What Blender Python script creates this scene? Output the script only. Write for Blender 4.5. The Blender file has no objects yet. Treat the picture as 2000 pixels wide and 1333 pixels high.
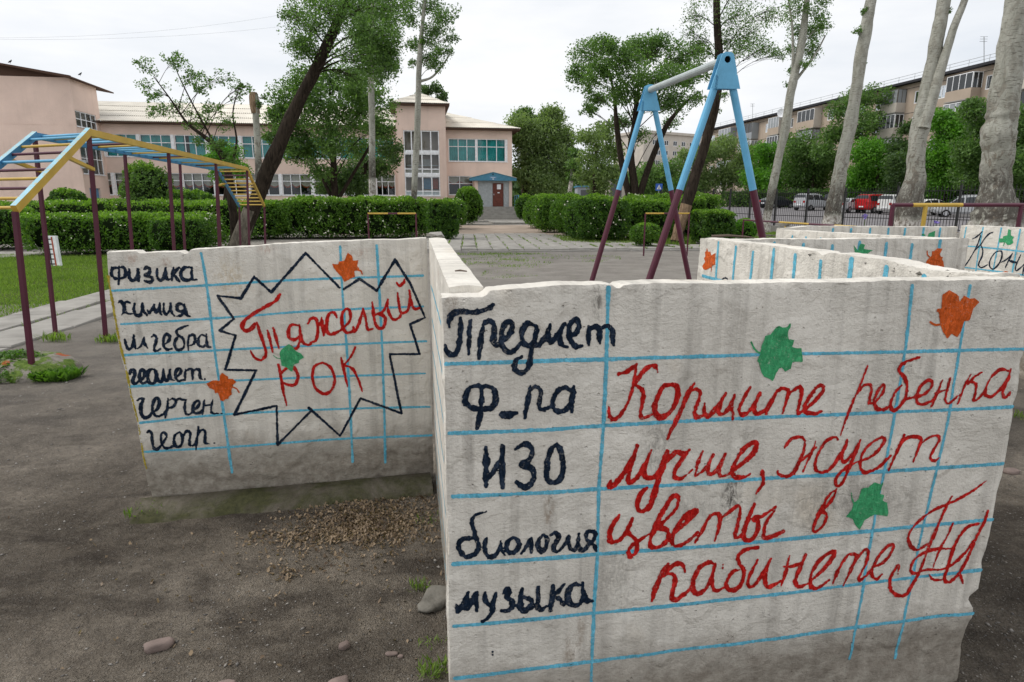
import bpy, math, random
import numpy as np
from mathutils import Vector

random.seed(7)
RNG = np.random.default_rng(11)
SC = bpy.context.scene
COL = SC.collection

# ------------------------------------------------------------------ camera, sky, light
F, CX, CY = 1214.0, 1000.0, 666.5
PITCH = math.radians(12.4)
EYE = 1.5
cam = bpy.data.cameras.new("camera")
cam.sensor_width = 36.0
cam.lens = F / 2000.0 * 36.0
cam.clip_start = 0.05
cam.clip_end = 3000
co = bpy.data.objects.new("camera", cam)
COL.objects.link(co)
co.location = (0, 0, EYE)
co.rotation_euler = (math.radians(90) - PITCH, 0, 0)
SC.camera = co

SUN_EL, SUN_AZ = math.radians(52), math.radians(-84)      # azimuth from +Y, towards -X
world = bpy.data.worlds.new("World")
SC.world = world
world.use_nodes = True
wn, wl = world.node_tree.nodes, world.node_tree.links
wn.clear()
sky = wn.new("ShaderNodeTexSky"); sky.sky_type = 'NISHITA'; sky.sun_disc = False
sky.sun_elevation = SUN_EL; sky.sun_rotation = SUN_AZ
sky.air_density = 1.0; sky.dust_density = 3.0; sky.ozone_density = 1.0
tc = wn.new("ShaderNodeTexCoord")
mp = wn.new("ShaderNodeMapping"); mp.inputs['Scale'].default_value = (1.4, 1.4, 5.5)
wl.new(tc.outputs['Generated'], mp.inputs['Vector'])
n1 = wn.new("ShaderNodeTexNoise"); n1.inputs['Scale'].default_value = 1.6; n1.inputs['Detail'].default_value = 6; n1.inputs['Roughness'].default_value = 0.55
wl.new(mp.outputs['Vector'], n1.inputs['Vector'])
cr = wn.new("ShaderNodeValToRGB")
cr.color_ramp.elements[0].position = 0.30; cr.color_ramp.elements[0].color = (8.4, 8.85, 9.5, 1)
cr.color_ramp.elements[1].position = 0.62; cr.color_ramp.elements[1].color = (11.0, 11.0, 11.05, 1)
wl.new(n1.outputs['Fac'], cr.inputs['Fac'])
mx = wn.new("ShaderNodeMix"); mx.data_type = 'RGBA'; mx.inputs['Factor'].default_value = 0.90
wl.new(sky.outputs['Color'], mx.inputs['A']); wl.new(cr.outputs['Color'], mx.inputs['B'])
bg = wn.new("ShaderNodeBackground"); bg.inputs['Strength'].default_value = 0.088
wl.new(mx.outputs['Result'], bg.inputs['Color'])
wo = wn.new("ShaderNodeOutputWorld"); wl.new(bg.outputs['Background'], wo.inputs['Surface'])

sl = bpy.data.lights.new("sun", 'SUN'); sl.energy = 1.6; sl.angle = math.radians(28); sl.color = (1.0, 0.97, 0.92)
so = bpy.data.objects.new("sun", sl); COL.objects.link(so)
so.rotation_euler = (math.radians(90) - SUN_EL, 0, math.pi - SUN_AZ)
_d = Vector((math.sin(SUN_AZ) * math.cos(SUN_EL), math.cos(SUN_AZ) * math.cos(SUN_EL), math.sin(SUN_EL)))
so.rotation_euler = _d.to_track_quat('Z', 'Y').to_euler()
so.location = _d * 60

vs = SC.view_settings
vs.view_transform = 'Standard'; vs.look = 'None'; vs.exposure = 0.2; vs.gamma = 1.0; vs.use_curve_mapping = False
SC.render.engine = 'CYCLES'
SC.cycles.max_bounces = 8
SC.cycles.transparent_max_bounces = 12

# ------------------------------------------------------------------ pixel helpers
SP, CP = math.sin(PITCH), math.cos(PITCH)
def ray(px, py):
    v = py - CY
    return np.array([px - CX, F * CP - v * SP, -(v * CP + F * SP)])
def at(px, py, Y):
    r = ray(px, py); k = Y / r[1]
    return (r[0] * k, Y, EYE + r[2] * k)
def gz(px, py, z=0.0):
    r = ray(px, py); k = (z - EYE) / r[2]
    return (r[0] * k, r[1] * k, z)
def onplane(px, py, p0, p1):
    """vertical plane through ground points p0,p1 -> (distance along, z)"""
    r = ray(px, py)
    d = np.array(p1, float) - np.array(p0, float); L = math.hypot(*d); d /= L
    n = np.array([-d[1], d[0]])
    k = (n @ np.array(p0, float)) / (n @ r[:2])
    P = r * k
    return float((P[:2] - np.array(p0)) @ d), float(EYE + P[2])

# ------------------------------------------------------------------ noise
def _h(ix, iy, s):
    n = (ix.astype(np.int64) * 374761393 + iy.astype(np.int64) * 668265263 + s * 1442695041) & 0x7fffffff
    n = ((n ^ (n >> 13)) * 1274126177) & 0x7fffffff
    return ((n ^ (n >> 16)) & 0xffff) / 65535.0
def vnoise(x, y, s=0):
    x = np.asarray(x, float); y = np.asarray(y, float)
    ix, iy = np.floor(x), np.floor(y); fx, fy = x - ix, y - iy
    fx = fx * fx * (3 - 2 * fx); fy = fy * fy * (3 - 2 * fy)
    a, b, c, d = _h(ix, iy, s), _h(ix + 1, iy, s), _h(ix, iy + 1, s), _h(ix + 1, iy + 1, s)
    return (a * (1 - fx) + b * fx) * (1 - fy) + (c * (1 - fx) + d * fx) * fy
def fbm(x, y, s=0, o=4, g=0.5):
    r, a, t = 0, 1.0, 0
    for i in range(o):
        r = r + a * vnoise(np.asarray(x) * 2 ** i, np.asarray(y) * 2 ** i, s + i * 17); t += a; a *= g
    return r / t - 0.5

# ------------------------------------------------------------------ objects
OFF = {}
def thing(name, label, cat, loc, group=None):
    o = bpy.data.objects.new(name, None); COL.objects.link(o)
    o.empty_display_size = 0.2
    o.location = loc; o['label'] = label; o['category'] = cat; o['kind'] = 'thing'
    if group: o['group'] = group
    OFF[o] = np.array(loc, float)
    return o
def mesh(name, V, Fc, mats, midx=None, smooth=False, uv=None):
    V = np.asarray(V, float)
    me = bpy.data.meshes.new(name)
    if isinstance(Fc, np.ndarray) and Fc.ndim == 2:
        n, k = Fc.shape
        me.vertices.add(len(V)); me.vertices.foreach_set('co', V.ravel())
        me.loops.add(n * k); me.loops.foreach_set('vertex_index', Fc.ravel().astype(np.int32))
        me.polygons.add(n)
        me.polygons.foreach_set('loop_start', np.arange(0, n * k, k, dtype=np.int32))
        me.polygons.foreach_set('loop_total', np.full(n, k, dtype=np.int32))
        me.update(calc_edges=True)
    else:
        me.from_pydata([tuple(v) for v in V], [], [tuple(int(i) for i in f) for f in Fc])
    if not isinstance(mats, (list, tuple)): mats = [mats]
    for m in mats: me.materials.append(m)
    if midx is not None: me.polygons.foreach_set('material_index', np.asarray(midx, np.int32))
    if smooth: me.polygons.foreach_set('use_smooth', np.ones(len(me.polygons), bool))
    if uv is not None:
        ul = me.uv_layers.new(name='UVMap')
        li = np.zeros(len(me.loops), np.int32); me.loops.foreach_get('vertex_index', li)
        ul.data.foreach_set('uv', np.asarray(uv, float)[li].ravel())
    me.validate()
    return me
def part(name, V, Fc, mats, parent=None, label=None, kind=None, **kw):
    V = np.asarray(V, float)
    if parent is not None: V = V - OFF[parent]
    me = mesh(name, V, Fc, mats, **kw)
    o = bpy.data.objects.new(name, me); COL.objects.link(o)
    if parent is not None:
        o.parent = parent; OFF[o] = OFF[parent]
    else:
        OFF[o] = np.zeros(3)
    if label: o['label'] = label
    if kind: o['kind'] = kind
    return o
def setting(name, V, Fc, mats, **kw):
    return part(name, V, Fc, mats, kind='structure', **kw)

class MB:
    """collects simple shapes into one mesh"""
    def __init__(s): s.V, s.F, s.M, s.n = [], [], [], 0
    def add(s, V, Fc, m=0):
        V = np.asarray(V, float)
        s.V.append(V); s.F += [tuple(int(i) + s.n for i in f) for f in Fc]; s.M += [m] * len(Fc); s.n += len(V)
        return s
    def box(s, x0, x1, y0, y1, z0, z1, m=0, T=None):
        V = np.array([(x, y, z) for x in (x0, x1) for y in (y0, y1) for z in (z0, z1)], float)
        if T: V = np.array([T(*v) for v in V])
        return s.add(V, [(0, 1, 3, 2), (4, 6, 7, 5), (0, 4, 5, 1), (2, 3, 7, 6), (0, 2, 6, 4), (1, 5, 7, 3)], m)
    def tube(s, P, R, seg=8, m=0, cap=True, sq=False, wob=0, seed=0):
        P = np.asarray(P, float); n = len(P)
        R = np.full(n, R, float) if np.isscalar(R) else np.asarray(R, float)
        T = np.gradient(P, axis=0); T /= np.linalg.norm(T, axis=1)[:, None] + 1e-12
        ref = np.array([0, 0, 1.0]) if abs(T[0][2]) < 0.9 else np.array([1.0, 0, 0])
        V = []
        for i in range(n):
            a = np.cross(T[i], ref); a /= np.linalg.norm(a); b = np.cross(T[i], a)
            for k in range(seg):
                t = 2 * math.pi * (k + (0.5 if sq else 0)) / seg
                r = R[i] * (1 + (wob * 2 * (float(vnoise(k * 0.9 + seed, i * 0.45, seed)) - .5) if wob else 0))
                V.append(P[i] + (a * math.cos(t) + b * math.sin(t)) * r)
            ref = b if abs(T[i] @ b) < .9 else ref
            ref = np.cross(a, T[i]) * 1.0
        Fc = []
        for i in range(n - 1):
            for k in range(seg):
                k2 = (k + 1) % seg
                Fc.append((i * seg + k, i * seg + k2, (i + 1) * seg + k2, (i + 1) * seg + k))
        if cap:
            Fc.append(tuple(range(seg))); Fc.append(tuple((n - 1) * seg + k for k in reversed(range(seg))))
        return s.add(V, Fc, m)
    def prism(s, poly, T, d0, d1, m=0):
        """poly 2D points, T(a,b,d)->xyz, extruded between d0 and d1"""
        n = len(poly)
        V = [T(a, b, d0) for a, b in poly] + [T(a, b, d1) for a, b in poly]
        Fc = [tuple(range(n)), tuple(reversed(range(n, 2 * n)))] + [(i, (i + 1) % n, n + (i + 1) % n, n + i) for i in range(n)]
        return s.add(V, Fc, m)
    def part(s, name, mats, parent=None, **kw):
        V = np.concatenate(s.V)
        return part(name, V, s.F, mats, parent, midx=s.M, **kw)

def spline(P, k=6):
    P = np.asarray(P, float)
    if len(P) < 3: 
        t = np.linspace(0, 1, k + 1)[:, None]; return P[0] * (1 - t) + P[-1] * t
    Q = np.vstack([2 * P[0] - P[1], P, 2 * P[-1] - P[-2]]); out = []
    for i in range(1, len(Q) - 2):
        for j in range(k):
            t = j / k
            out.append(0.5 * ((2 * Q[i]) + (-Q[i - 1] + Q[i + 1]) * t + (2 * Q[i - 1] - 5 * Q[i] + 4 * Q[i + 1] - Q[i + 2]) * t * t + (-Q[i - 1] + 3 * Q[i] - 3 * Q[i + 1] + Q[i + 2]) * t ** 3))
    out.append(P[-1]); return np.array(out)

# ------------------------------------------------------------------ materials
class N:
    def __init__(s, name, rough=0.8, spec=0.3, metal=0.0):
        s.m = bpy.data.materials.new(name); s.m.use_nodes = True
        s.n, s.l = s.m.node_tree.nodes, s.m.node_tree.links
        s.b = s.n['Principled BSDF']
        s.b.inputs['Roughness'].default_value = rough; s.b.inputs['Specular IOR Level'].default_value = spec; s.b.inputs['Metallic'].default_value = metal
    def new(s, t, **kw):
        x = s.n.new(t)
        for k, v in kw.items():
            if hasattr(x, k): setattr(x, k, v)
            else: x.inputs[k].default_value = v
        return x
    def link(s, a, b): s.l.new(a, b)
    def vec(s, scale=(1, 1, 1), uv=False, rot=(0, 0, 0)):
        t = s.new('ShaderNodeTexCoord'); m = s.new('ShaderNodeMapping')
        m.inputs['Scale'].default_value = scale; m.inputs['Rotation'].default_value = rot
        s.link(t.outputs['UV' if uv else 'Object'], m.inputs['Vector']); return m.outputs['Vector']
    def noise(s, sc, det=4, rough=0.55, v=None, dist=0):
        x = s.new('ShaderNodeTexNoise'); x.inputs['Scale'].default_value = sc; x.inputs['Detail'].default_value = det
        x.inputs['Roughness'].default_value = rough; x.inputs['Distortion'].default_value = dist
        s.link(v if v is not None else s.vec(), x.inputs['Vector']); return x.outputs['Fac']
    def voro(s, sc, v=None, feat='F1', out='Distance'):
        x = s.new('ShaderNodeTexVoronoi', feature=feat); x.inputs['Scale'].default_value = sc
        s.link(v if v is not None else s.vec(), x.inputs['Vector']); return x.outputs[out]
    def ramp(s, f, *st):
        x = s.new('ShaderNodeValToRGB'); e = x.color_ramp.elements
        while len(e) < len(st): e.new(0.5)
        for i, (p, c) in enumerate(st):
            e[i].position = p; e[i].color = (*(c if isinstance(c, (tuple, list)) else (c, c, c)), 1)
        s.link(f, x.inputs['Fac']); return x.outputs['Color']
    def mix(s, f, a, b, mode='MIX'):
        x = s.new('ShaderNodeMix', data_type='RGBA', blend_type=mode)
        for k, v in (('Factor', f), ('A', a), ('B', b)):
            sock = x.inputs[k] if k == 'Factor' else [i for i in x.inputs if i.name == k and i.type == 'RGBA'][0]
            if isinstance(v, (int, float)): sock.default_value = v
            elif isinstance(v, (tuple, list)): sock.default_value = (*v, 1)
            else: s.link(v, sock)
        return [o for o in x.outputs if o.type == 'RGBA'][0]
    def math(s, op, a, b=0.0, clamp=False):
        x = s.new('ShaderNodeMath', operation=op); x.use_clamp = clamp
        for i, v in enumerate((a, b)):
            if isinstance(v, (int, float)): x.inputs[i].default_value = v
            else: s.link(v, x.inputs[i])
        return x.outputs[0]
    def col(s, c):
        if isinstance(c, (tuple, list)): s.b.inputs['Base Color'].default_value = (*c, 1)
        else: s.link(c, s.b.inputs['Base Color'])
        return s
    def bump(s, h, st=0.5, d=0.01, prev=None):
        x = s.new('ShaderNodeBump'); x.inputs['Strength'].default_value = st; x.inputs['Distance'].default_value = d
        s.link(h, x.inputs['Height'])
        if prev is not None: s.link(prev, x.inputs['Normal'])
        s.link(x.outputs['Normal'], s.b.inputs['Normal']); return x.outputs['Normal']
    def sep(s, v):
        x = s.new('ShaderNodeSeparateXYZ'); s.link(v, x.inputs[0]); return x.outputs

def c3(c, k): return tuple(v * k for v in c)
def simple(name, c, rough=0.6, spec=0.4, metal=0.0, var=0.15, sc=6, bump=0.0, bsc=60):
    n = N(name, rough, spec, metal)
    f = n.noise(sc, 5)
    n.col(n.ramp(f, (0.3, c3(c, 1 - var)), (0.7, c3(c, 1 + var))))
    if bump: n.bump(n.noise(bsc, 3), 0.6, bump)
    return n.m
def plaster_bump(n, uvv=True):
    v = n.vec(uv=uvv)
    fine = n.noise(95, 5, 0.6, n.vec((1.3, 1, 1), uv=uvv))
    brush = n.noise(30, 4, 0.7, n.vec((1, 4.5, 1), uv=uvv), 0.6)
    lump = n.noise(11, 5, 0.62, v, 0.7)
    grit = n.noise(260, 3, 0.6, v)
    ang = n.noise(22, 5, 0.7, n.vec((1.0, 2.6, 1), uv=uvv, rot=(0, 0, .5)), 1.2)
    h = n.math('ADD', n.math('ADD', n.math('MULTIPLY', fine, 0.42), n.math('MULTIPLY', brush, 0.10)), n.math('MULTIPLY', lump, 0.55))
    h = n.math('ADD', h, n.math('ADD', n.math('MULTIPLY', grit, 0.16), n.math('MULTIPLY', n.math('MULTIPLY', ang, 0.55), n.ramp(n.noise(3.1, 3, 0.5, v), (0.42, 0.15), (0.62, 1.0)))))
    pits = n.ramp(n.voro(42, v), (0.05, -0.0), (0.16, 1.0)); pm = n.ramp(n.noise(7, 2, 0.5, v), (0.50, 0.0), (0.60, 0.5))
    h = n.math('ADD', h, n.math('MULTIPLY', pits, pm))
    return h
def mat_white(name, tint=(1, 1, 1), dirt_h=0.22, dirt=1.0, streak=1.0, wob=.30, spots=()):
    n = N(name, 0.93, 0.12)
    v = n.vec(uv=True)
    base = n.ramp(n.noise(3.5, 6, 0.6, v), (0.30, (0.66, 0.625, 0.56)), (0.7, (0.84, 0.80, 0.725)))
    warm = n.ramp(n.noise(2.2, 4, 0.5, n.vec((1, 1, 3.1), uv=True)), (0.60, 0.0), (0.70, 0.45))
    base = n.mix(warm, base, (0.60, 0.50, 0.37))
    sv = n.vec((20, 0.8, 1), uv=True)
    st = n.ramp(n.noise(1.0, 5, 0.6, sv, 0.3), (0.46, 0.0), (0.68, 0.55 * streak))
    gate = n.ramp(n.noise(1.9, 3, 0.5, n.vec((1.6, .8, 1), uv=True)), (0.36, 0.05), (0.60, 1.0))
    st = n.math('MULTIPLY', st, gate)
    base = n.mix(st, base, (0.25, 0.23, 0.205))
    for (u_, z_, ru, rz, k_, c_) in spots:
        xs_ = n.sep(v); du = n.math('DIVIDE', n.math('SUBTRACT', xs_[0], u_), ru); dz_ = n.math('DIVIDE', n.math('SUBTRACT', xs_[1], z_), rz)
        r2 = n.math('ADD', n.math('MULTIPLY', du, du), n.math('MULTIPLY', dz_, dz_)); nz = n.noise(34, 6, 0.75, n.vec((2.2, 0.9, 1), uv=True), 0.6)
        g_ = n.math('MULTIPLY', n.ramp(r2, (0.0, 1.0), (1.0, 0.0)), n.ramp(n.math('ADD', nz, n.math('MULTIPLY', r2, -0.12)), (0.40, 0.0), (0.58, k_)))
        base = n.mix(g_, base, c_)
    # fine scratches and grime specks
    sp = n.ramp(n.noise(58, 6, 0.75, n.vec((1.6, 0.8, 1), uv=True), 1.0), (0.60, 0.0), (0.70, 0.7))
    gsp = n.ramp(n.noise(2.6, 4, 0.6, n.vec((1.8, 0.8, 1), uv=True)), (0.44, 0.0), (0.64, 1.0))
    base = n.mix(n.math('MULTIPLY', sp, gsp), base, (0.14, 0.125, 0.11))
    pit = n.ramp(n.voro(26, v), (0.03, 0.75), (0.07, 0.0))
    pg = n.ramp(n.noise(9, 2, 0.5, v), (0.52, 0.0), (0.6, 1.0))
    base = n.mix(n.math('MULTIPLY', pit, pg), base, (0.20, 0.17, 0.14))
    # ground splash
    z = n.sep(v)[1]
    e = n.math('ADD', z, n.math('MULTIPLY', n.noise(4.5, 6, 0.65, v), -wob))
    g = n.ramp(n.math('DIVIDE', e, dirt_h), (0.0, dirt), (0.6, 0.55 * dirt), (1.0, 0.0))
    base = n.mix(g, base, n.ramp(n.noise(24, 6, 0.7, v), (0.35, (0.23, 0.20, 0.165)), (0.7, (0.42, 0.385, 0.33))))
    base = n.mix(1.0, base, tint, 'MULTIPLY')
    n.col(base)
    crk = n.ramp(n.voro(2.3, n.vec(uv=True), 'DISTANCE_TO_EDGE'), (0.0, 0.0), (0.006, 1.0))
    h = plaster_bump(n)
    n.bump(h, 1.0, 0.011)
    return n.m
def mat_paint(name, c, var=0.35, rough=0.5):
    n = N(name, 0.6, 0.13)
    v = n.vec(uv=True)
    f = n.noise(38, 5, 0.65, n.vec((2.2, 0.9, 1), uv=True), 0.8)
    col = n.ramp(f, (0.30, c3(c, 1 - var * 0.7)), (0.52, c), (0.68, tuple(min(v_ * (1 + var) + 0.035 * var, 1) for v_ in c)))
    dry = n.ramp(n.noise(60, 5, 0.8, n.vec((1.3, 1.3, 1), uv=True), 1.4), (0.56, 0.0), (0.68, 0.5))
    gd = n.ramp(n.noise(5, 3, 0.5, v), (0.45, 0.0), (0.62, 1.0))
    col = n.mix(n.math('MULTIPLY', dry, gd), col, (0.62, 0.58, 0.52))
    chip = n.ramp(n.noise(130, 3, 0.7, v), (0.665, 0.0), (0.70, 0.7))
    col = n.mix(chip, col, (0.5, 0.48, 0.44))
    n.col(col); n.bump(plaster_bump(n), 1.0, 0.009)
    return n.m
M = {}
def fuv(px, py, a=(-0.157, 1.43), b=(1.425, 1.716)): return onplane(px, py, a, b)
SOOT, BRN, OCH, PNK = (0.10, 0.09, 0.08), (0.30, 0.23, 0.17), (0.55, 0.44, 0.28), (0.50, 0.36, 0.29)
def spot(px, py, rx, ry, k, c, a=(-0.157, 1.43), b=(1.425, 1.716)):
    u, z = onplane(px, py, a, b); u2, _ = onplane(px + rx, py, a, b); _, z2 = onplane(px, py + ry, a, b); return (u, z, abs(u2 - u), abs(z2 - z), k, c)
M['white_front'] = mat_white('whitewashed_concrete_front', dirt_h=0.16, wob=.30, streak=1.15, spots=[spot(1430, 965, 26, 70, .95, SOOT), spot(1285, 870, 40, 110, .5, SOOT), spot(1072, 1000, 14, 50, .8, BRN), spot(1112, 1285, 18, 55, .75, BRN), spot(1135, 1240, 14, 60, .6, BRN),
    spot(1168, 590, 14, 55, .8, SOOT), spot(1690, 980, 120, 50, .45, SOOT), spot(1350, 1000, 60, 50, .35, SOOT), spot(1590, 1000, 60, 90, .35, SOOT), spot(885, 600, 22, 45, .7, BRN), spot(1780, 1260, 150, 60, .7, SOOT), spot(1440, 1290, 120, 50, .45, SOOT), spot(1210, 1130, 60, 90, .35, SOOT)])
LWp = ((-1.845, 2.92), (-0.437, 3.23))
M['white'] = mat_white('whitewashed_concrete', spots=[spot(450, 545, 45, 60, .6, OCH, *LWp), spot(258, 508, 18, 16, .8, PNK, *LWp), spot(325, 512, 12, 14, .8, PNK, *LWp), spot(520, 488, 26, 14, .7, PNK, *LWp), spot(705, 495, 30, 16, .6, PNK, *LWp), spot(560, 950, 140, 40, .35, SOOT, *LWp)])
M['white_low'] = mat_white('whitewashed_concrete_far', dirt_h=0.3, streak=1.2)
M['navy'] = mat_paint('navy_paint', (0.004, 0.014, 0.034), 0.8, 0.42)
M['red'] = mat_paint('red_paint', (0.46, 0.008, 0.005), 0.6, 0.4)
M['line'] = mat_paint('light_blue_paint', (0.13, 0.46, 0.62), 0.35)
M['lgreen'] = mat_paint('green_paint', (0.05, 0.34, 0.14), 0.4)
M['orange'] = mat_paint('orange_paint', (0.60, 0.10, 0.012), 0.45)
M['ochre'] = mat_paint('yellow_edge_paint', (0.42, 0.33, 0.04), 0.4)

def mat_dirt():
    n = N('trodden_dirt', 0.96, 0.1)
    v = n.vec()
    big = n.noise(0.55, 5, 0.6, v, 0.4)
    c = n.ramp(big, (0.34, (0.104, 0.088, 0.072)), (0.5, (0.198, 0.172, 0.143)), (0.64, (0.335, 0.296, 0.250)))
    fine = n.noise(45, 8, 0.75, v)
    c = n.mix(0.75, c, n.ramp(fine, (0.3, (0.62, 0.62, 0.62)), (0.72, (1.34, 1.33, 1.30))), 'MULTIPLY')
    c = n.mix(0.8, c, n.ramp(n.noise(6.5, 7, 0.7, v, 0.6), (0.34, (0.62, 0.61, 0.60)), (0.66, (1.38, 1.37, 1.34))), 'MULTIPLY')
    wet = n.ramp(n.noise(1.3, 4, 0.6, n.vec((1, 2.2, 1)), 0.5), (0.50, 0.0), (0.64, 0.72))
    c = n.mix(wet, c, (0.050, 0.041, 0.034))
    # colour lightens with distance, painting in the darker light and vignette near the viewer
    y = n.sep(v)[1]
    far = n.ramp(n.math('DIVIDE', y, 12.0), (0.24, 0.0), (0.72, 1.0))
    c = n.mix(far, c, n.ramp(n.noise(1.2, 6, 0.7, v), (0.3, (0.22, 0.20, 0.18)), (0.7, (0.36, 0.335, 0.30))))
    g = n.voro(150, v, out='Color'); gd = n.voro(150, v)
    pk = n.ramp(n.sep(g)[0], (0.86, 0.0), (0.88, 1.0))
    c = n.mix(n.math('MULTIPLY', pk, 0.16), c, (0.34, 0.32, 0.29))
    n.col(c)
    a = n.bump(n.noise(14, 8, 0.7, v), 1.0, 0.035)
    n.bump(n.math('ADD', fine, n.math('MULTIPLY', gd, 0.9)), 1.0, 0.010, a)
    return n.m
M['dirt'] = mat_dirt()
def mat_leaf(name, c1, c2, trans=0.42, sc=1.2):
    m = bpy.data.materials.new(name); m.use_nodes = True
    n = N.__new__(N); n.m = m; n.n, n.l = m.node_tree.nodes, m.node_tree.links
    n.b = n.n['Principled BSDF']; n.b.inputs['Roughness'].default_value = 0.5; n.b.inputs['Specular IOR Level'].default_value = 0.35
    gi = n.new('ShaderNodeNewGeometry')
    f = n.math('ADD', n.math('MULTIPLY', gi.outputs['Random Per Island'], 0.55), n.math('MULTIPLY', n.noise(sc, 3), 0.6))
    col = n.ramp(f, (0.25, c1), (0.8, c2))
    n.col(col)
    tr = n.new('ShaderNodeBsdfTranslucent'); n.link(n.mix(1.0, col, (1.3, 1.5, 0.6), 'MULTIPLY'), tr.inputs['Color'])
    ms = n.new('ShaderNodeMixShader'); ms.inputs[0].default_value = trans
    n.link(n.b.outputs[0], ms.inputs[1]); n.link(tr.outputs[0], ms.inputs[2])
    n.link(ms.outputs[0], n.n['Material Output'].inputs['Surface'])
    return m
M['leaf'] = mat_leaf('elm_leaves', (0.052, 0.108, 0.030), (0.15, 0.26, 0.07))
M['leaf_dark'] = mat_leaf('dark_leaves', (0.036, 0.075, 0.026), (0.10, 0.17, 0.055))
M['leaf_olive'] = mat_leaf('olive_leaves', (0.10, 0.15, 0.055), (0.225, 0.31, 0.12))
M['leaf_bright'] = mat_leaf('fresh_leaves', (0.048, 0.15, 0.014), (0.14, 0.33, 0.035))
M['leaf_hedge'] = mat_leaf('hedge_leaves', (0.036, 0.095, 0.014), (0.13, 0.255, 0.035), sc=2.5)
M['leaf_hedge_dark'] = mat_leaf('dense_hedge_leaves', (0.026, 0.072, 0.014), (0.085, 0.18, 0.025), sc=2.5)
M['grass'] = mat_leaf('grass_blades', (0.075, 0.14, 0.022), (0.22, 0.32, 0.06), sc=1.0)
M['blossom'] = simple('white_blossom', (0.75, 0.74, 0.6), 0.7)
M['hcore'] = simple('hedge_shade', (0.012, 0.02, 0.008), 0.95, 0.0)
def mat_bark_white():
    n = N('poplar_bark', 0.88, 0.15)
    v = n.vec((1, 1, 0.35))
    c = n.ramp(n.noise(5, 5, 0.6, v), (0.3, (0.29, 0.29, 0.245)), (0.7, (0.46, 0.455, 0.40)))
    patch = n.ramp(n.noise(3.2, 6, 0.65, n.vec((1.4, 1.4, 0.8)), 1.2), (0.525, 0.0), (0.57, 0.95))
    z = n.sep(n.vec())[2]
    low = n.ramp(n.math('DIVIDE', z, 6.0), (0.15, 1.0), (0.75, 0.25))
    c = n.mix(n.math('MULTIPLY', patch, low), c, n.ramp(n.noise(18, 4, 0.6), (0.35, (0.05, 0.04, 0.032)), (0.7, (0.22, 0.165, 0.115))))
    len_ = n.ramp(n.noise(7, 3, 0.5, n.vec((0.9, 0.9, 8))), (0.60, 0.0), (0.64, 0.8))
    c = n.mix(len_, c, (0.13, 0.12, 0.10))
    rough = n.ramp(n.math('DIVIDE', z, 2.6), (0.45, 0.0), (0.52, 0.95), (0.8, 0.75), (1.15, 0.0))
    rn = n.ramp(n.noise(7, 6, 0.7, n.vec((1.2, 1.2, 0.6)), 1.5), (0.38, 0.0), (0.50, 1.0))
    c = n.mix(n.math('MULTIPLY', rough, rn), c, (0.085, 0.075, 0.065))
    wash = n.ramp(n.math('ADD', n.math('DIVIDE', z, 1.75), n.math('MULTIPLY', n.noise(5, 3), 0.25)), (0.78, 1.0), (0.86, 0.0))
    wc = n.ramp(n.noise(14, 5, 0.7, n.vec((1, 1, 0.6))), (0.42, (0.22, 0.19, 0.16)), (0.56, (0.62, 0.59, 0.55)))
    c = n.mix(wash, c, wc)
    n.col(c); n.bump(n.noise(9, 6, 0.7, n.vec((1, 1, 0.5)), 1.0), 0.9, 0.06)
    return n.m
M['poplar'] = mat_bark_white()
def mat_bark(name, a, b):
    n = N(name, 0.95, 0.1)
    f = n.noise(14, 6, 0.7, n.vec((1, 1, 0.18)), 0.8)
    n.col(n.ramp(f, (0.35, c3(a, 1.3)), (0.68, c3(b, 1.2)))); n.bump(f, 1.0, 0.05); return n.m
M['bark'] = mat_bark('elm_bark', (0.012, 0.009, 0.007), (0.055, 0.042, 0.032))
M['bark_grey'] = mat_bark('grey_bark', (0.06, 0.052, 0.042), (0.21, 0.185, 0.15))
M['bark_tan'] = mat_bark('worn_tan_bark', (0.10, 0.065, 0.04), (0.34, 0.24, 0.16))
def mat_metal(name, c, chip=(0.10, 0.05, 0.035), amt=0.66):
    n = N(name, 0.42, 0.45)
    v = n.vec()
    col = n.ramp(n.noise(4, 4, 0.6, v), (0.3, c3(c, 0.85)), (0.7, c3(c, 1.12)))
    ch = n.ramp(n.noise(22, 6, 0.7, v, 0.5), (amt, 0.0), (amt + 0.03, 0.85))
    n.col(n.mix(ch, col, chip)); n.bump(n.noise(60, 3, 0.6, v), 0.3, 0.002); return n.m
M['maroon'] = mat_metal('maroon_enamel', (0.085, 0.012, 0.030), (0.03, 0.01, 0.012), 0.68)
M['sky'] = mat_metal('sky_blue_enamel', (0.13, 0.42, 0.66), (0.22, 0.30, 0.33), 0.68)
M['skyworn'] = mat_metal('worn_pale_blue_enamel', (0.25, 0.50, 0.60), (0.45, 0.38, 0.16), 0.56)
M['yellow'] = mat_metal('yellow_enamel', (0.55, 0.36, 0.055), (0.25, 0.2, 0.12), 0.66)
M['dblue'] = mat_metal('blue_enamel', (0.05, 0.22, 0.42), (0.25, 0.3, 0.3), 0.66)
M['pipe'] = mat_metal('grey_pipe', (0.42, 0.47, 0.47), (0.3, 0.3, 0.28), 0.66)
M['iron'] = simple('black_iron', (0.012, 0.012, 0.013), 0.45, 0.5)
M['hole'] = simple('dark_void', (0.004, 0.004, 0.004), 0.9, 0.0)
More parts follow.
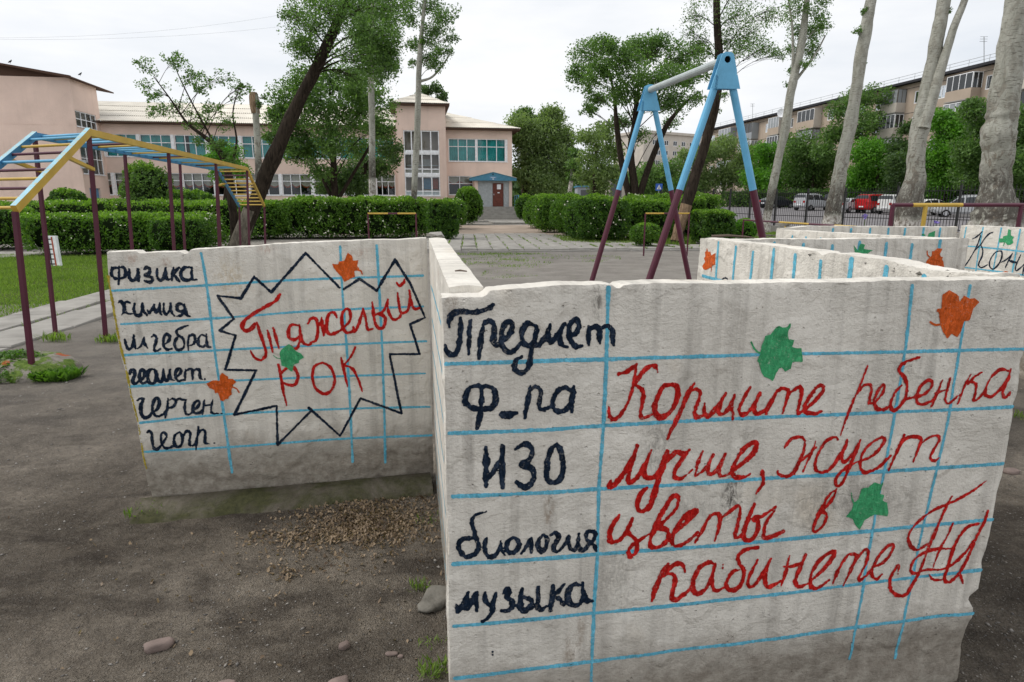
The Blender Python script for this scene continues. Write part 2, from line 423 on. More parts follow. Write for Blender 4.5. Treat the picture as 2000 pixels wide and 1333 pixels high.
def mat_stucco(name, c):
    n = N(name, 0.92, 0.12)
    v = n.vec()
    col = n.ramp(n.noise(0.5, 6, 0.6, v), (0.3, c3(c, 0.88)), (0.7, c3(c, 1.08)))
    st = n.ramp(n.noise(1.0, 5, 0.6, n.vec((1.6, 1.6, 0.12))), (0.55, 0.0), (0.8, 0.35))
    col = n.mix(st, col, c3(c, 0.62)); n.col(col)
    n.bump(n.noise(16, 5, 0.7, v), 0.7, 0.03); return n.m
M['pink'] = mat_stucco('pink_stucco', (0.80, 0.62, 0.53))
M['beige'] = mat_stucco('beige_panel', (0.46, 0.375, 0.30))
M['beige2'] = mat_stucco('pale_panel', (0.56, 0.51, 0.45))
M['greymetal'] = mat_stucco('grey_cladding', (0.33, 0.35, 0.37))
M['slate'] = mat_stucco('asbestos_slate', (0.78, 0.735, 0.65))
M['wood'] = mat_stucco('old_soffit_wood', (0.10, 0.06, 0.045))
M['frame'] = simple('white_window_frame', (0.85, 0.86, 0.88), 0.5)
M['teal'] = simple('teal_curtain', (0.07, 0.52, 0.52), 0.85, 0.1, var=0.25, sc=1.5)
M['cream'] = simple('cream_blind', (0.6, 0.55, 0.47), 0.9, 0.1)
M['swag'] = simple('red_swag', (0.42, 0.09, 0.05), 0.9, 0.1)
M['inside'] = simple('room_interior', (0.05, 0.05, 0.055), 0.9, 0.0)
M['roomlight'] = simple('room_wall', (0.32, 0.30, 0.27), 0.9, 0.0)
M['bluetin'] = simple('blue_tin', (0.07, 0.24, 0.36), 0.5)
M['door'] = simple('brown_door', (0.14, 0.035, 0.022), 0.45, var=0.3)
M['bdoor'] = simple('blue_door', (0.12, 0.28, 0.45), 0.5)
M['corr'] = simple('corrugated_sheet', (0.40, 0.42, 0.43), 0.5)
M['concrete'] = simple('old_concrete', (0.33, 0.315, 0.29), 0.95, 0.1, var=0.16, sc=3, bump=0.01, bsc=30)
M['concrete_dk'] = simple('damp_concrete', (0.16, 0.15, 0.13), 0.95, 0.1, var=0.4, sc=8, bump=0.012, bsc=40)
def mat_glass():
    m = bpy.data.materials.new('window_glass'); m.use_nodes = True
    nt = m.node_tree; nt.nodes.clear()
    o = nt.nodes.new('ShaderNodeOutputMaterial'); t = nt.nodes.new('ShaderNodeBsdfTransparent'); g = nt.nodes.new('ShaderNodeBsdfGlossy')
    t.inputs[0].default_value = (0.75, 0.8, 0.8, 1); g.inputs['Roughness'].default_value = 0.03; g.inputs[0].default_value = (0.9, 0.95, 1, 1)
    fr = nt.nodes.new('ShaderNodeFresnel'); fr.inputs[0].default_value = 1.5
    mm = nt.nodes.new('ShaderNodeMath'); mm.operation = 'MULTIPLY_ADD'; mm.inputs[1].default_value = 0.6; mm.inputs[2].default_value = 0.03
    x = nt.nodes.new('ShaderNodeMixShader')
    nt.links.new(fr.outputs[0], mm.inputs[0]); nt.links.new(mm.outputs[0], x.inputs[0])
    nt.links.new(t.outputs[0], x.inputs[1]); nt.links.new(g.outputs[0], x.inputs[2]); nt.links.new(x.outputs[0], o.inputs[0])
    return m
M['glass'] = mat_glass()
def mat_moss():
    n = N('mossy_footing', 0.97, 0.05); v = n.vec()
    c = n.ramp(n.noise(9, 6, 0.7, v), (0.3, (0.085, 0.073, 0.057)), (0.6, (0.16, 0.142, 0.115)))
    g = n.ramp(n.noise(3.4, 5, 0.7, v, 0.6), (0.40, 0.0), (0.58, 0.8))
    c = n.mix(g, c, n.ramp(n.noise(40, 4, 0.7, v), (0.3, (0.028, 0.034, 0.012)), (0.7, (0.085, 0.088, 0.035))))
    n.col(c); n.bump(n.noise(40, 6, 0.7, v), 0.9, 0.012); return n.m
M['moss'] = mat_moss()
M['asphalt'] = simple('asphalt', (0.20, 0.19, 0.195), 0.95, 0.1, var=0.15, sc=0.6)
M['pinkpath'] = simple('sandy_path', (0.36, 0.29, 0.235), 0.95, 0.1, var=0.2, sc=0.8)
M['slab'] = simple('paving_slab', (0.31, 0.295, 0.27), 0.95, 0.1, var=0.25, sc=2.5, bump=0.006, bsc=50)
M['lawn'] = simple('lawn_soil', (0.07, 0.10, 0.022), 0.95, 0.05, var=0.35, sc=2)
M['rubber'] = simple('rubber', (0.015, 0.015, 0.015), 0.8)
M['alloy'] = simple('alloy', (0.5, 0.5, 0.52), 0.3, 0.5, 0.7)
M['carglass'] = simple('car_glass', (0.02, 0.024, 0.028), 0.08, 0.7)
M['tail'] = simple('tail_lamp', (0.35, 0.01, 0.01), 0.2, 0.6)
M['lamp'] = simple('head_lamp', (0.6, 0.62, 0.65), 0.15, 0.6)
M['stone'] = simple('rounded_stone', (0.20, 0.155, 0.138), 0.9, 0.15, var=0.25, sc=14, bump=0.004, bsc=60)
M['litter'] = mat_leaf('dry_leaves', (0.085, 0.055, 0.035), (0.32, 0.235, 0.15), 0.15, 6)
M['pebble'] = mat_leaf('gravel_chips', (0.07, 0.065, 0.062), (0.30, 0.275, 0.245), 0.0, 9)
M['stick'] = simple('stick', (0.12, 0.09, 0.07), 0.9)
# ------------------------------------------------------------------ terrain
def terr(x, y):
    x = np.asarray(x, float); y = np.asarray(y, float)
    s = 0.013 + 0.011 * np.clip((x - 4) / 9, 0, 1)
    return s * np.log1p(np.exp(np.clip((y - 34.5) / 1.5, -30, 30))) * 1.5
def micro(x, y):
    r = np.hypot(x, y - 2)
    k = np.clip((16 - r) / 6, 0, 1)
    h = fbm(x * 0.9, y * 0.9, 3, 4) * 0.05 + fbm(x * 5, y * 5, 9, 4) * 0.016
    return h * k
def ground_z(x, y): return terr(x, y) + micro(x, y)
def sheet(name, xs, ys, zf, mat, kind='structure', **kw):
    X, Y = np.meshgrid(xs, ys, indexing='ij'); Z = zf(X, Y)
    V = np.stack([X, Y, Z], -1).reshape(-1, 3); nx, ny = len(xs), len(ys)
    i, j = np.meshgrid(np.arange(nx - 1), np.arange(ny - 1), indexing='ij')
    a = (i * ny + j).ravel(); Fq = np.stack([a, a + ny, a + ny + 1, a + 1], 1)
    return part(name, V, Fq, mat, kind=kind, smooth=True, **kw)
gx = np.concatenate([-np.geomspace(900, 16, 34), np.linspace(-15, -4.2, 80), np.arange(-4, 3.5, 0.03), np.linspace(3.6, 15, 80), np.geomspace(16, 900, 34)])
gy = np.concatenate([[-60, -20, -6, -2], np.arange(-0.6, 6, 0.03), np.linspace(6.1, 18, 90), np.geomspace(18.5, 1800, 60)])
sheet('ground', gx, gy, lambda X, Y: ground_z(X, Y), M['dirt'])
def on_ground_poly(name, poly, mat, dz=0.004, step=0.6, kind='structure', far=False):
    """a strip between two polylines of equal length, following the terrain"""
    A, B = poly
    V, Fc = [], []
    n = 24
    for k, (p, q) in enumerate(zip(A, B)):
        for j in range(n + 1):
            t = j / n; x = p[0] * (1 - t) + q[0] * t; y = p[1] * (1 - t) + q[1] * t
            V.append((x, y, float(ground_z(x, y)) + dz))
    for k in range(len(A) - 1):
        for j in range(n):
            a = k * (n + 1) + j; Fc.append((a, a + 1, a + n + 2, a + n + 1))
    return part(name, V, Fc, mat, kind=kind)
def lerp(a, b, t): return tuple(np.array(a) * (1 - t) + np.array(b) * t)
def strip(name, a0, a1, b0, b1, mat, dz=0.006, n=30):
    A = [lerp(a0, a1, i / n) for i in range(n + 1)]; B = [lerp(b0, b1, i / n) for i in range(n + 1)]
    return on_ground_poly(name, (A, B), mat, dz)

# ------------------------------------------------------------------ painted walls
class Wall:
    def __init__(s, label, p0, p1, ztop, th=0.09, left=(0, 0), right=(0, 0), mat='white', seed=0, res=0.012,
                 lprof=None, rprof=None, lpx=None, rpx=None, notch=None, amp=1.0, tn=1.0, group='whitewashed labyrinth walls with painted school diary', cat='concrete wall', bottom=-0.05):
        s.p0, s.p1 = np.array(p0, float), np.array(p1, float)
        d = s.p1 - s.p0; s.L = math.hypot(*d); s.d = d / s.L
        s.n = np.array([s.d[1], -s.d[0]])          # outward, towards the viewer side
        s.seed, s.amp = seed, amp
        s.root = thing('painted_wall', label, cat, (p0[0], p0[1], 0), group)
        nu, nv, nt = max(int(s.L / res), 8), max(int((max(z for _, z in ztop) - bottom) / res), 8), 7
        zt = lambda u: np.interp(u, [a * s.L for a, _ in ztop], [z for _, z in ztop])
        lp = lprof or [(0, 0), (2, 0)]; rp = rprof or [(0, 0), (2, 0)]
        if lpx: lp = sorted((z, u) for u, z in (s.uv(*q) for q in lpx))
        if rpx: rp = sorted((z, u - s.L) for u, z in (s.uv(*q) for q in rpx))
        lo = lambda z: np.interp(z, [a for a, _ in lp], [b for _, b in lp]) + fbm(z * 9, 3.3, seed + 5, 4) * 0.012
        ro = lambda z: s.L + np.interp(z, [a for a, _ in rp], [b for _, b in rp]) + fbm(z * 9, 7.7, seed + 6, 4) * 0.012
        t = np.linspace(0, 1, nv + 1)
        sI = np.linspace(0, 1, nu + 1)
        U0 = sI * s.L
        top = zt(U0) + tn * (fbm(U0 * 7, 1.5, seed + 2, 5) * 0.011 + fbm(U0 * 45, 2.5, seed + 7, 3) * 0.004) + (np.interp(U0, *notch) if notch else 0)
        Z = bottom + t[None, :] * (top[:, None] - bottom)
        U = lo(Z) * (1 - sI[:, None]) + ro(Z) * sI[:, None]
        edge = np.minimum(np.minimum(U - lo(Z), ro(Z) - U), top[:, None] - Z)
        rd = tn * -0.0015 * np.exp(-edge / 0.006) - tn * 0.02 * np.clip(fbm(U * 16, Z * 16, seed + 31, 4) - 0.04, 0, 1) * np.exp(-edge / 0.014)
        R = s.relief(U, Z)
        Rb = fbm(U * 3, Z * 3, seed + 77, 4) * 0.012
        fr = s.P3(U, Z, R + rd); bk = s.P3(U, Z, -th + Rb - rd)
        w = np.linspace(0, 1, nt + 2)
        tp = []
        for k in w:
            q = fr[:, -1] * (1 - k) + bk[:, -1] * k
            q = q.copy(); q[:, 2] += math.sin(math.pi * min(max(k, 0), 1)) ** .5 * (0.001 + tn * fbm(U0 * 14, k * th * 14, seed + 41, 3) * 0.007)
            tp.append(q)
        tp = np.stack(tp, 1)
        G = np.concatenate([fr, tp, bk[:, ::-1]], 1)       # (nu+1, cols, 3)
        cols = G.shape[1]
        uv_f = np.stack([U, Z], -1); zz = top[:, None] + w[None, :] * th
        uv_t = np.stack([np.repeat(U[:, -1:], nt + 2, 1), zz], -1)
        uv_b = np.stack([U[:, ::-1] + 7, Z[:, ::-1]], -1)
        UVg = np.concatenate([uv_f, uv_t, uv_b], 1)
        i, j = np.meshgrid(np.arange(nu), np.arange(cols - 1), indexing='ij')
        okj = (j != nv) & (j != nv + nt + 2)
        a = (i * cols + j)[okj].ravel(); Fq = np.stack([a, a + cols, a + cols + 1, a + 1], 1)
        V = [G.reshape(-1, 3)]; UVs = [UVg.reshape(-1, 2)]; Fs = [Fq]; off = len(V[0])
        for side, ci in ((0, 0), (1, nu)):                  # end faces
            f, b = fr[ci], bk[ci]; m = 6
            k = np.linspace(0, 1, m + 1)[:, None, None]
            E = f[None] * (1 - k) + b[None] * k
            bul = fbm(np.linspace(0, 1, m + 1)[:, None] * 3, Z[ci][None] * 12, seed + 50 + side, 4) * 0.012 * np.sin(np.pi * np.linspace(0, 1, m + 1))[:, None]
            E = E + np.array([s.d[0], s.d[1], 0]) * bul[..., None]
            E[:, -1, 2] += 0.005 * np.sin(np.pi * np.linspace(0, 1, m + 1))
            V.append(E.reshape(-1, 3))
            UVs.append(np.stack([np.broadcast_to(np.linspace(0, th, m + 1)[:, None] + (20 if side else -20), E.shape[:2]), np.broadcast_to(Z[ci][None], E.shape[:2])], -1).reshape(-1, 2))
            ii, jj = np.meshgrid(np.arange(m), np.arange(nv), indexing='ij'); a = (ii * (nv + 1) + jj).ravel() + off
            q = np.stack([a, a + 1, a + nv + 2, a + nv + 1], 1)
            Fs.append(q if side == 0 else q[:, ::-1]); off += E.shape[0] * E.shape[1]
        s.panel = part('concrete_panel', np.concatenate(V), np.concatenate(Fs), M[mat], s.root, smooth=True, uv=np.concatenate(UVs))
    def relief(s, u, z):
        u = np.asarray(u); z = np.asarray(z)
        r = fbm(u * 2.2, z * 2.2, s.seed + 100, 3) * 0.014 + fbm(u * 8, z * 8, s.seed + 200, 3) * 0.0055
        k = np.clip((0.32 - z) / 0.25, 0, 1)
        r = r + k * (fbm(u * 11, z * 16, s.seed + 300, 4) * 0.022 - 0.006)
        return r * s.amp
    def P3(s, U, Z, off):
        q = s.p0 + U[..., None] * s.d + (off * np.ones_like(U))[..., None] * s.n
        return np.concatenate([q, Z[..., None]], -1)
    def uv(s, px, py): return onplane(px, py, s.p0, s.p1)
    def trace(s, pts, org, sc):
        return np.array([s.uv(org[0] + x / sc, org[1] + y / sc) for x, y in pts])
    def sdf_mesh(s, name, mat, prims, level, label=None, ragged=0.0021, cell=0.0025, thick=0.0002, seed=0):
        """prims: ('s', pts, [hw]) brush strokes or ('p', poly) filled shapes, all in wall metres"""
        allp = np.concatenate([p[1] for p in prims]); mh = max([np.max(p[2]) for p in prims if p[0] == 's'] + [0.0]) + 0.012
        lo, hi = allp.min(0) - mh, allp.max(0) + mh
        nx, ny = int((hi[0] - lo[0]) / cell) + 2, int((hi[1] - lo[1]) / cell) + 2
        xs, ys = lo[0] + np.arange(nx) * cell, lo[1] + np.arange(ny) * cell
        D = np.full((nx, ny), 1.0)
        for p in prims:
            if p[0] == 's':
                P, H = p[1], np.asarray(p[2])
                for k in range(len(P) - 1):
                    a, b = P[k], P[k + 1]; h0, h1 = H[k], H[k + 1]; m = max(h0, h1) + 0.008
                    i0, i1 = int((min(a[0], b[0]) - m - lo[0]) / cell), int((max(a[0], b[0]) + m - lo[0]) / cell) + 2
                    j0, j1 = int((min(a[1], b[1]) - m - lo[1]) / cell), int((max(a[1], b[1]) + m - lo[1]) / cell) + 2
                    i0, j0 = max(i0, 0), max(j0, 0)
                    X, Y = xs[i0:i1, None], ys[None, j0:j1]; ab = b - a; L2 = ab @ ab + 1e-12
                    t = np.clip(((X - a[0]) * ab[0] + (Y - a[1]) * ab[1]) / L2, 0, 1)
                    d = np.hypot(X - a[0] - t * ab[0], Y - a[1] - t * ab[1]) - (h0 * (1 - t) + h1 * t)
                    D[i0:i1, j0:j1] = np.minimum(D[i0:i1, j0:j1], d)
            else:
                P = p[1]; X, Y = np.meshgrid(xs, ys, indexing='ij'); ins = np.zeros(X.shape, bool); dm = np.full(X.shape, 1.0)
                for k in range(len(P)):
                    a, b = P[k], P[(k + 1) % len(P)]
                    c = ((a[1] > Y) != (b[1] > Y)) & (X < (b[0] - a[0]) * (Y - a[1]) / (b[1] - a[1] + 1e-12) + a[0]); ins ^= c
                    ab = b - a; t = np.clip(((X - a[0]) * ab[0] + (Y - a[1]) * ab[1]) / (ab @ ab + 1e-12), 0, 1)
                    dm = np.minimum(dm, np.hypot(X - a[0] - t * ab[0], Y - a[1] - t * ab[1]))
                D = np.minimum(D, np.where(ins, -dm, dm))
        XX, YY = np.meshgrid(xs, ys, indexing='ij')
        D = D + fbm(XX * 170, YY * 170, s.seed + seed + 60, 2) * ragged * 2.4 + fbm(XX * 25, YY * 25, s.seed + seed + 61, 2) * ragged * 1.6
        c = (D[:-1, :-1] + D[1:, :-1] + D[:-1, 1:] + D[1:, 1:]) / 4 < 0
        if not c.any(): return None
        gx_, gy_ = np.gradient(D, cell)
        gn = gx_ ** 2 + gy_ ** 2 + 1e-6
        bx = np.zeros(D.shape, int); bx[:-1, :-1] += c; bx[1:, :-1] += c; bx[:-1, 1:] += c; bx[1:, 1:] += c
        bd = (bx > 0) & (bx < 4)
        mv = np.clip(-D / gn, -cell * 1.6, cell * 1.6)
        PX = np.where(bd, XX + gx_ * mv, XX); PY = np.where(bd, YY + gy_ * mv, YY)
        dome = np.clip(-D / 0.004, 0, 1)
        W = level + thick * np.where(bd, 0, dome)
        idx = -np.ones(D.shape, int); used = bx > 0; idx[used] = np.arange(used.sum())
        i, j = np.nonzero(c)
        Fq = np.stack([idx[i, j], idx[i + 1, j], idx[i + 1, j + 1], idx[i, j + 1]], 1)
        u, z = PX[used], PY[used]
        V = s.P3(u, z, s.relief(u, z) + W[used])
        return part(name, V, Fq, M[mat], s.root, label=label, smooth=True, uv=np.stack([u, z], 1))
    def word(s, org, sc, strokes, mat, hw, label, level=0.0014, taper=0.58, seed=1, name='painted_word'):
        prims = []
        for k, st in enumerate(strokes):
            h = hw
            if isinstance(st, tuple) and isinstance(st[0], (int, float)): h, st = st
            P = spline(st, 4); n = len(P)
            Q = s.trace(P, org, sc)
            x0, y0 = org[0] + st[0][0] / sc, org[1] + st[0][1] / sc
            k1 = 1.12 * abs(s.uv(x0, y0 + h / sc)[1] - s.uv(x0, y0)[1])
            e = np.minimum(np.arange(n), np.arange(n)[::-1]) / 4.0
            H = k1 * (taper + (1 - taper) * np.clip(e, 0, 1)) * (1 + 0.30 * 2 * (vnoise(np.arange(n) * 0.45, k * 3.1, seed + 4) - 0.5))
            prims.append(('s', Q, H))
        return s.sdf_mesh(name, mat, prims, level, label, seed=seed)
    def gridline(s, org, sc, pts, hw, horiz, k, mat='line', hwm=None, label=None):
        P = spline(pts, 5) if len(pts) > 2 else spline(pts, 12)
        Q = s.trace(P, org, sc)
        x0, y0 = org[0] + pts[0][0] / sc, org[1] + pts[0][1] / sc
        k1 = hwm or (abs(s.uv(x0, y0 + hw)[1] - s.uv(x0, y0)[1]))
        H = k1 * (1 + 0.18 * 2 * (vnoise(np.arange(len(P)) * 0.6, k * 2.7, 5) - 0.5))
        return s.sdf_mesh('grid_line', mat, [('s', Q, H)], 0.0005 if horiz else 0.0010, label, thick=0.0003, seed=k, ragged=0.0013, cell=0.0034)
    def leaf(s, org, sc, poly, mat, stem=None, hw=4, level=0.0014, label=None, seed=0):
        pr = [('p', s.trace(poly, org, sc))]
        if stem is not None:
            P = spline(stem, 4); Q = s.trace(P, org, sc)
            k1 = abs(s.uv(org[0], org[1] + hw / sc)[1] - s.uv(org[0], org[1])[1]); pr.append(('s', Q, np.full(len(Q), k1)))
        return s.sdf_mesh('painted_leaf', mat, pr, level, label, ragged=0.0009, seed=seed)

# ---- front wall
FW = Wall('nearest whitewashed wall with red lettering beside a navy school subject column', (-0.157, 1.43), (1.425, 1.716),
          [(0, 1.298), (0.18, 1.31), (0.5, 1.305), (1, 1.298)], th=0.085, seed=3, res=0.0095, mat='white_front',
          rpx=[(2016, 549), (2008, 640), (1997, 712), (1988, 767), (1981, 792), (1973, 842), (1963, 902), (1957, 930), (1946, 965), (1938, 1005), (1931, 1050), (1917, 1115), (1911, 1150), (1893, 1171), (1900, 1188), (1897, 1205), (1888, 1235), (1880, 1290), (1872, 1340)],
          lpx=[(863, 570), (867, 700), (871, 850), (874, 1000), (877, 1200), (881, 1340)],
          notch=([0, 0.05, 0.10, 0.115, 0.16, 0.41, 0.425, 0.44, 2], [-0.012, -0.012, -0.014, 0.0, 0, 0, -0.012, 0, 0]))
O0 = (0, 0)
for k, P in enumerate([[(870, 711), (1000, 708), (1183, 702), (1500, 693), (2005, 682)], [(878, 847), (1050, 841), (1180, 832), (1500, 815), (1977, 795)],
                       [(884, 971), (1180, 956), (1500, 935), (1958, 906)], [(886, 1102), (1180, 1083), (1500, 1057), (1937, 1014)],
                       [(886, 1222), (1000, 1213), (1180, 1197), (1500, 1163), (1914, 1113)], [(889, 1327), (1180, 1291), (1500, 1250), (1898, 1197)]]):
    FW.gridline(O0, 1, P, 3.9 if k < 4 else 3.6, True, k)
for k, P in enumerate([[(1189, 563), (1184, 700), (1178, 840), (1170, 960), (1167, 1090), (1160, 1200), (1155, 1345)],
                       [(1781, 558), (1767, 680), (1748, 800), (1722, 940), (1702, 1050), (1681, 1180), (1662, 1290)],
                       [(1894, 558), (1874, 680), (1853, 800), (1830, 910), (1803, 1030), (1775, 1170), (1752, 1290)]]):
    FW.gridline(O0, 1, P, 3.9 if k == 0 else 3.2, False, 10 + k)
A_ = (850, 580); B_ = (850, 840); C_ = (850, 1080); D_ = (1170, 680); E_ = (1500, 680); F_ = (1170, 900); H_ = (1500, 900)
FW.word(A_, 5, [(27, [(140, 300), (135, 240), (175, 165), (250, 145), (370, 152), (460, 140), (530, 110), (570, 80)]),
    [(245, 205), (250, 300), (240, 420), (215, 530), (170, 570), (115, 530), (95, 470)], [(345, 235), (335, 350), (330, 450), (325, 560)],
    [(485, 235), (455, 340), (445, 440), (425, 600)], [(470, 280), (520, 240), (565, 265), (575, 340), (570, 430), (600, 472), (640, 440)],
    [(640, 450), (700, 400), (748, 330), (745, 262), (700, 250), (662, 310), (648, 400), (660, 485), (710, 540), (770, 530), (840, 450)],
    [(980, 290), (920, 258), (870, 290), (845, 370), (862, 450), (915, 485), (970, 440), (990, 350), (985, 280)], [(985, 300), (975, 420), (945, 520), (930, 620), (905, 700), (850, 742), (790, 725), (772, 670), (800, 615), (850, 585)],
    [(945, 490), (1020, 470), (1070, 400), (1125, 275)], [(1125, 275), (1105, 370), (1118, 440), (1160, 420), (1210, 350), (1262, 262)], [(1245, 290), (1215, 400), (1240, 480), (1300, 495)],
    (23, [(1310, 390), (1370, 360), (1405, 300), (1400, 245), (1360, 228), (1315, 280), (1308, 370), (1330, 440), (1380, 488), (1440, 480)]),
    (23, [(1505, 290), (1500, 380), (1500, 475)]), (23, [(1510, 310), (1560, 292), (1600, 310), (1605, 400), (1605, 455)]), (24, [(1620, 312), (1680, 288), (1722, 325), (1730, 400), (1738, 470)])],
    'navy', 24, 'navy word in cursive capitalised script at the top of the column', seed=1)
FW.word(A_, 5, [(24, [(455, 885), (410, 870), (340, 890), (298, 960), (300, 1040), (370, 1088), (455, 1095), (540, 1090), (588, 1035), (590, 960), (560, 900), (500, 878), (455, 885)]),
    [(450, 880), (455, 1000), (445, 1100), (430, 1180), (412, 1280)], (44, [(655, 1150), (720, 1155), (785, 1140)]),
    (20, [(930, 870), (915, 970), (893, 1080), (875, 1185)]), (20, [(935, 915), (985, 880), (1035, 930), (1020, 1020), (1020, 1090), (1070, 1100), (1135, 1070)]),
    (23, [(1340, 930), (1270, 888), (1200, 920), (1150, 1010), (1150, 1080), (1200, 1122), (1280, 1100), (1330, 1010), (1345, 930), (1352, 870)]), (20, [(1345, 930), (1332, 1020), (1335, 1130)])],
    'navy', 24, seed=2, label='navy abbreviation with a thick dash')
FW.word(B_, 5, [[(495, 168), (500, 300), (495, 420), (495, 555)], (24, [(500, 490), (560, 420), (620, 330), (655, 270)]), [(658, 160), (655, 300), (655, 450), (655, 560)],
    [(785, 190), (840, 150), (905, 145), (948, 200), (920, 285), (850, 340), (930, 368), (965, 430), (940, 520), (870, 560), (790, 510)],
    (24, [(1180, 140), (1130, 190), (1100, 300), (1085, 420), (1098, 490), (1150, 515), (1210, 488), (1245, 400), (1240, 270), (1215, 180), (1180, 140)])],
    'navy', 27, seed=3, label='three large navy capital letters')
FW.word(B_, 5, [[(490, 800), (400, 825), (355, 880), (375, 960), (400, 1060), (425, 1130), (390, 1208), (300, 1238), (240, 1180), (232, 1105), (290, 1060), (390, 1060)],
    [(500, 1055), (480, 1120), (492, 1200), (540, 1235), (600, 1200), (640, 1100)], [(637, 1080), (642, 1160), (680, 1215)],
    [(760, 1045), (705, 1090), (700, 1165), (740, 1195), (800, 1155), (812, 1085), (770, 1045)], (17, [(840, 1195), (890, 1130), (930, 1055)]), (19, [(935, 1050), (940, 1120), (935, 1190)]),
    [(1050, 1012), (1005, 1080), (1002, 1140), (1035, 1185), (1082, 1140), (1090, 1060), (1050, 1012)], (19, [(1130, 1020), (1175, 1002), (1205, 1045), (1165, 1115), (1150, 1165), (1190, 1190)]),
    (18, [(1190, 1190), (1250, 1140), (1302, 1035)]), (18, [(1302, 1040), (1312, 1150), (1355, 1175), (1390, 1110), (1402, 1015)]), (18, [(1402, 1030), (1400, 1130), (1432, 1180), (1480, 1155), (1530, 1100)]),
    (18, [(1535, 1105), (1480, 1070), (1480, 1010), (1522, 988), (1568, 1020), (1548, 1080), (1505, 1120), (1472, 1165)]), (18, [(1510, 1100), (1560, 1140), (1575, 1185)])],
    'navy', 20, seed=4, label='navy lower case subject name under the three capitals')
FW.word(C_, 5, [(20, [(208, 505), (222, 565), (262, 495), (320, 375)]), [(312, 400), (300, 535), (350, 480), (400, 385)], [(405, 390), (405, 560)],
    [(482, 385), (492, 460), (530, 505), (570, 460), (588, 390)], (22, [(578, 440), (562, 540), (520, 620), (462, 660)]), (20, [(660, 390), (700, 350), (720, 385), (690, 432), (742, 462), (752, 520), (700, 562), (645, 560)]),
    [(848, 345), (832, 440), (832, 540), (880, 558), (938, 510), (935, 455), (865, 425)], [(1005, 330), (1000, 420), (1000, 510), (1022, 555), (1080, 520)],
    [(1150, 320), (1140, 430), (1125, 560)], (20, [(1258, 305), (1200, 375), (1145, 420)]), (22, [(1170, 420), (1220, 460), (1258, 515)]),
    (25, [(1420, 320), (1350, 312), (1300, 380), (1300, 470), (1350, 520), (1420, 498), (1440, 430)]), (24, [(1440, 295), (1450, 400), (1480, 470), (1535, 480)]), (7, [(560, 955), (560, 1000)])],
    'navy', 24, seed=5, label='navy lower case subject name lowest in the column')
FW.word(D_, 4, [[(150, 203), (220, 182), (292, 130)], [(288, 140), (275, 250), (240, 380), (190, 490), (130, 553), (82, 535), (76, 455)], (16, [(458, 190), (440, 143), (390, 146), (330, 200), (280, 285)]),
    (16, [(280, 290), (338, 330), (338, 420), (320, 510), (340, 547), (410, 520)]), (19, [(560, 285), (500, 302), (455, 390), (432, 480), (470, 542), (540, 518), (598, 430), (618, 350), (600, 295), (550, 282)]),
    (17, [(745, 268), (690, 370), (640, 490), (590, 590), (535, 710)]), (15, [(700, 345), (750, 322), (788, 350), (770, 430), (745, 500), (762, 538), (810, 530)]),
    (14, [(822, 430), (822, 500), (850, 538), (910, 470), (985, 352)]), (15, [(983, 360), (932, 470), (942, 515), (990, 500), (1030, 430), (1058, 358)]), (14, [(1058, 365), (1030, 450), (1045, 510), (1040, 560)]),
    (16, [(1178, 305), (1120, 400), (1092, 480), (1112, 518), (1170, 490), (1250, 362)]), (15, [(1252, 350), (1210, 450), (1225, 510), (1300, 480), (1342, 400)]),
    (16, [(1385, 330), (1340, 420), (1302, 510)]), (13, [(1350, 392), (1400, 325), (1450, 315), (1475, 342), (1452, 430), (1428, 515)]), (15, [(1480, 350), (1560, 302), (1577, 350), (1557, 440), (1550, 505), (1600, 478)]),
    (14, [(1600, 480), (1680, 410), (1738, 340), (1745, 295), (1700, 298), (1640, 380), (1600, 450), (1612, 500), (1680, 508), (1732, 490)])],
    'red', 16, seed=6, label='large red cursive word at the start of the top red line')
FW.word(E_, 4, [(10, [(770, 140), (710, 290), (660, 400), (610, 530), (560, 675)]), (11, [(690, 350), (740, 292), (793, 288), (795, 350), (782, 425), (830, 420)]),
    [(830, 420), (880, 360), (903, 300), (880, 292), (840, 350), (820, 410), (842, 468), (900, 478), (950, 450)], (11, [(1175, 72), (1090, 98), (1022, 140), (1017, 180), (1060, 230), (1080, 300), (1060, 400), (1000, 478), (962, 478), (952, 430), (990, 340), (1035, 292)]),
    (11, [(1060, 400), (1140, 380), (1220, 358), (1278, 290), (1260, 248), (1200, 280), (1158, 360), (1158, 420), (1210, 438), (1290, 400)]),
    (11, [(1360, 245), (1320, 340), (1267, 455)]), (9, [(1300, 352), (1390, 322)]), (11, [(1418, 235), (1390, 340), (1377, 410), (1410, 428), (1490, 360)]),
    (12, [(1588, 195), (1540, 280), (1472, 435)]), (10, [(1668, 188), (1600, 230), (1552, 290)]), (11, [(1560, 262), (1618, 282), (1608, 360), (1597, 408), (1640, 388), (1690, 330)]),
    (11, [(1888, 182), (1820, 167), (1750, 212), (1700, 300), (1692, 360), (1740, 378), (1800, 330), (1870, 240), (1893, 165)]), (12, [(1880, 212), (1832, 330), (1842, 388), (1870, 370), (1885, 348)])],
    'red', 12, seed=7, label='thin red cursive word at the end of the top red line')
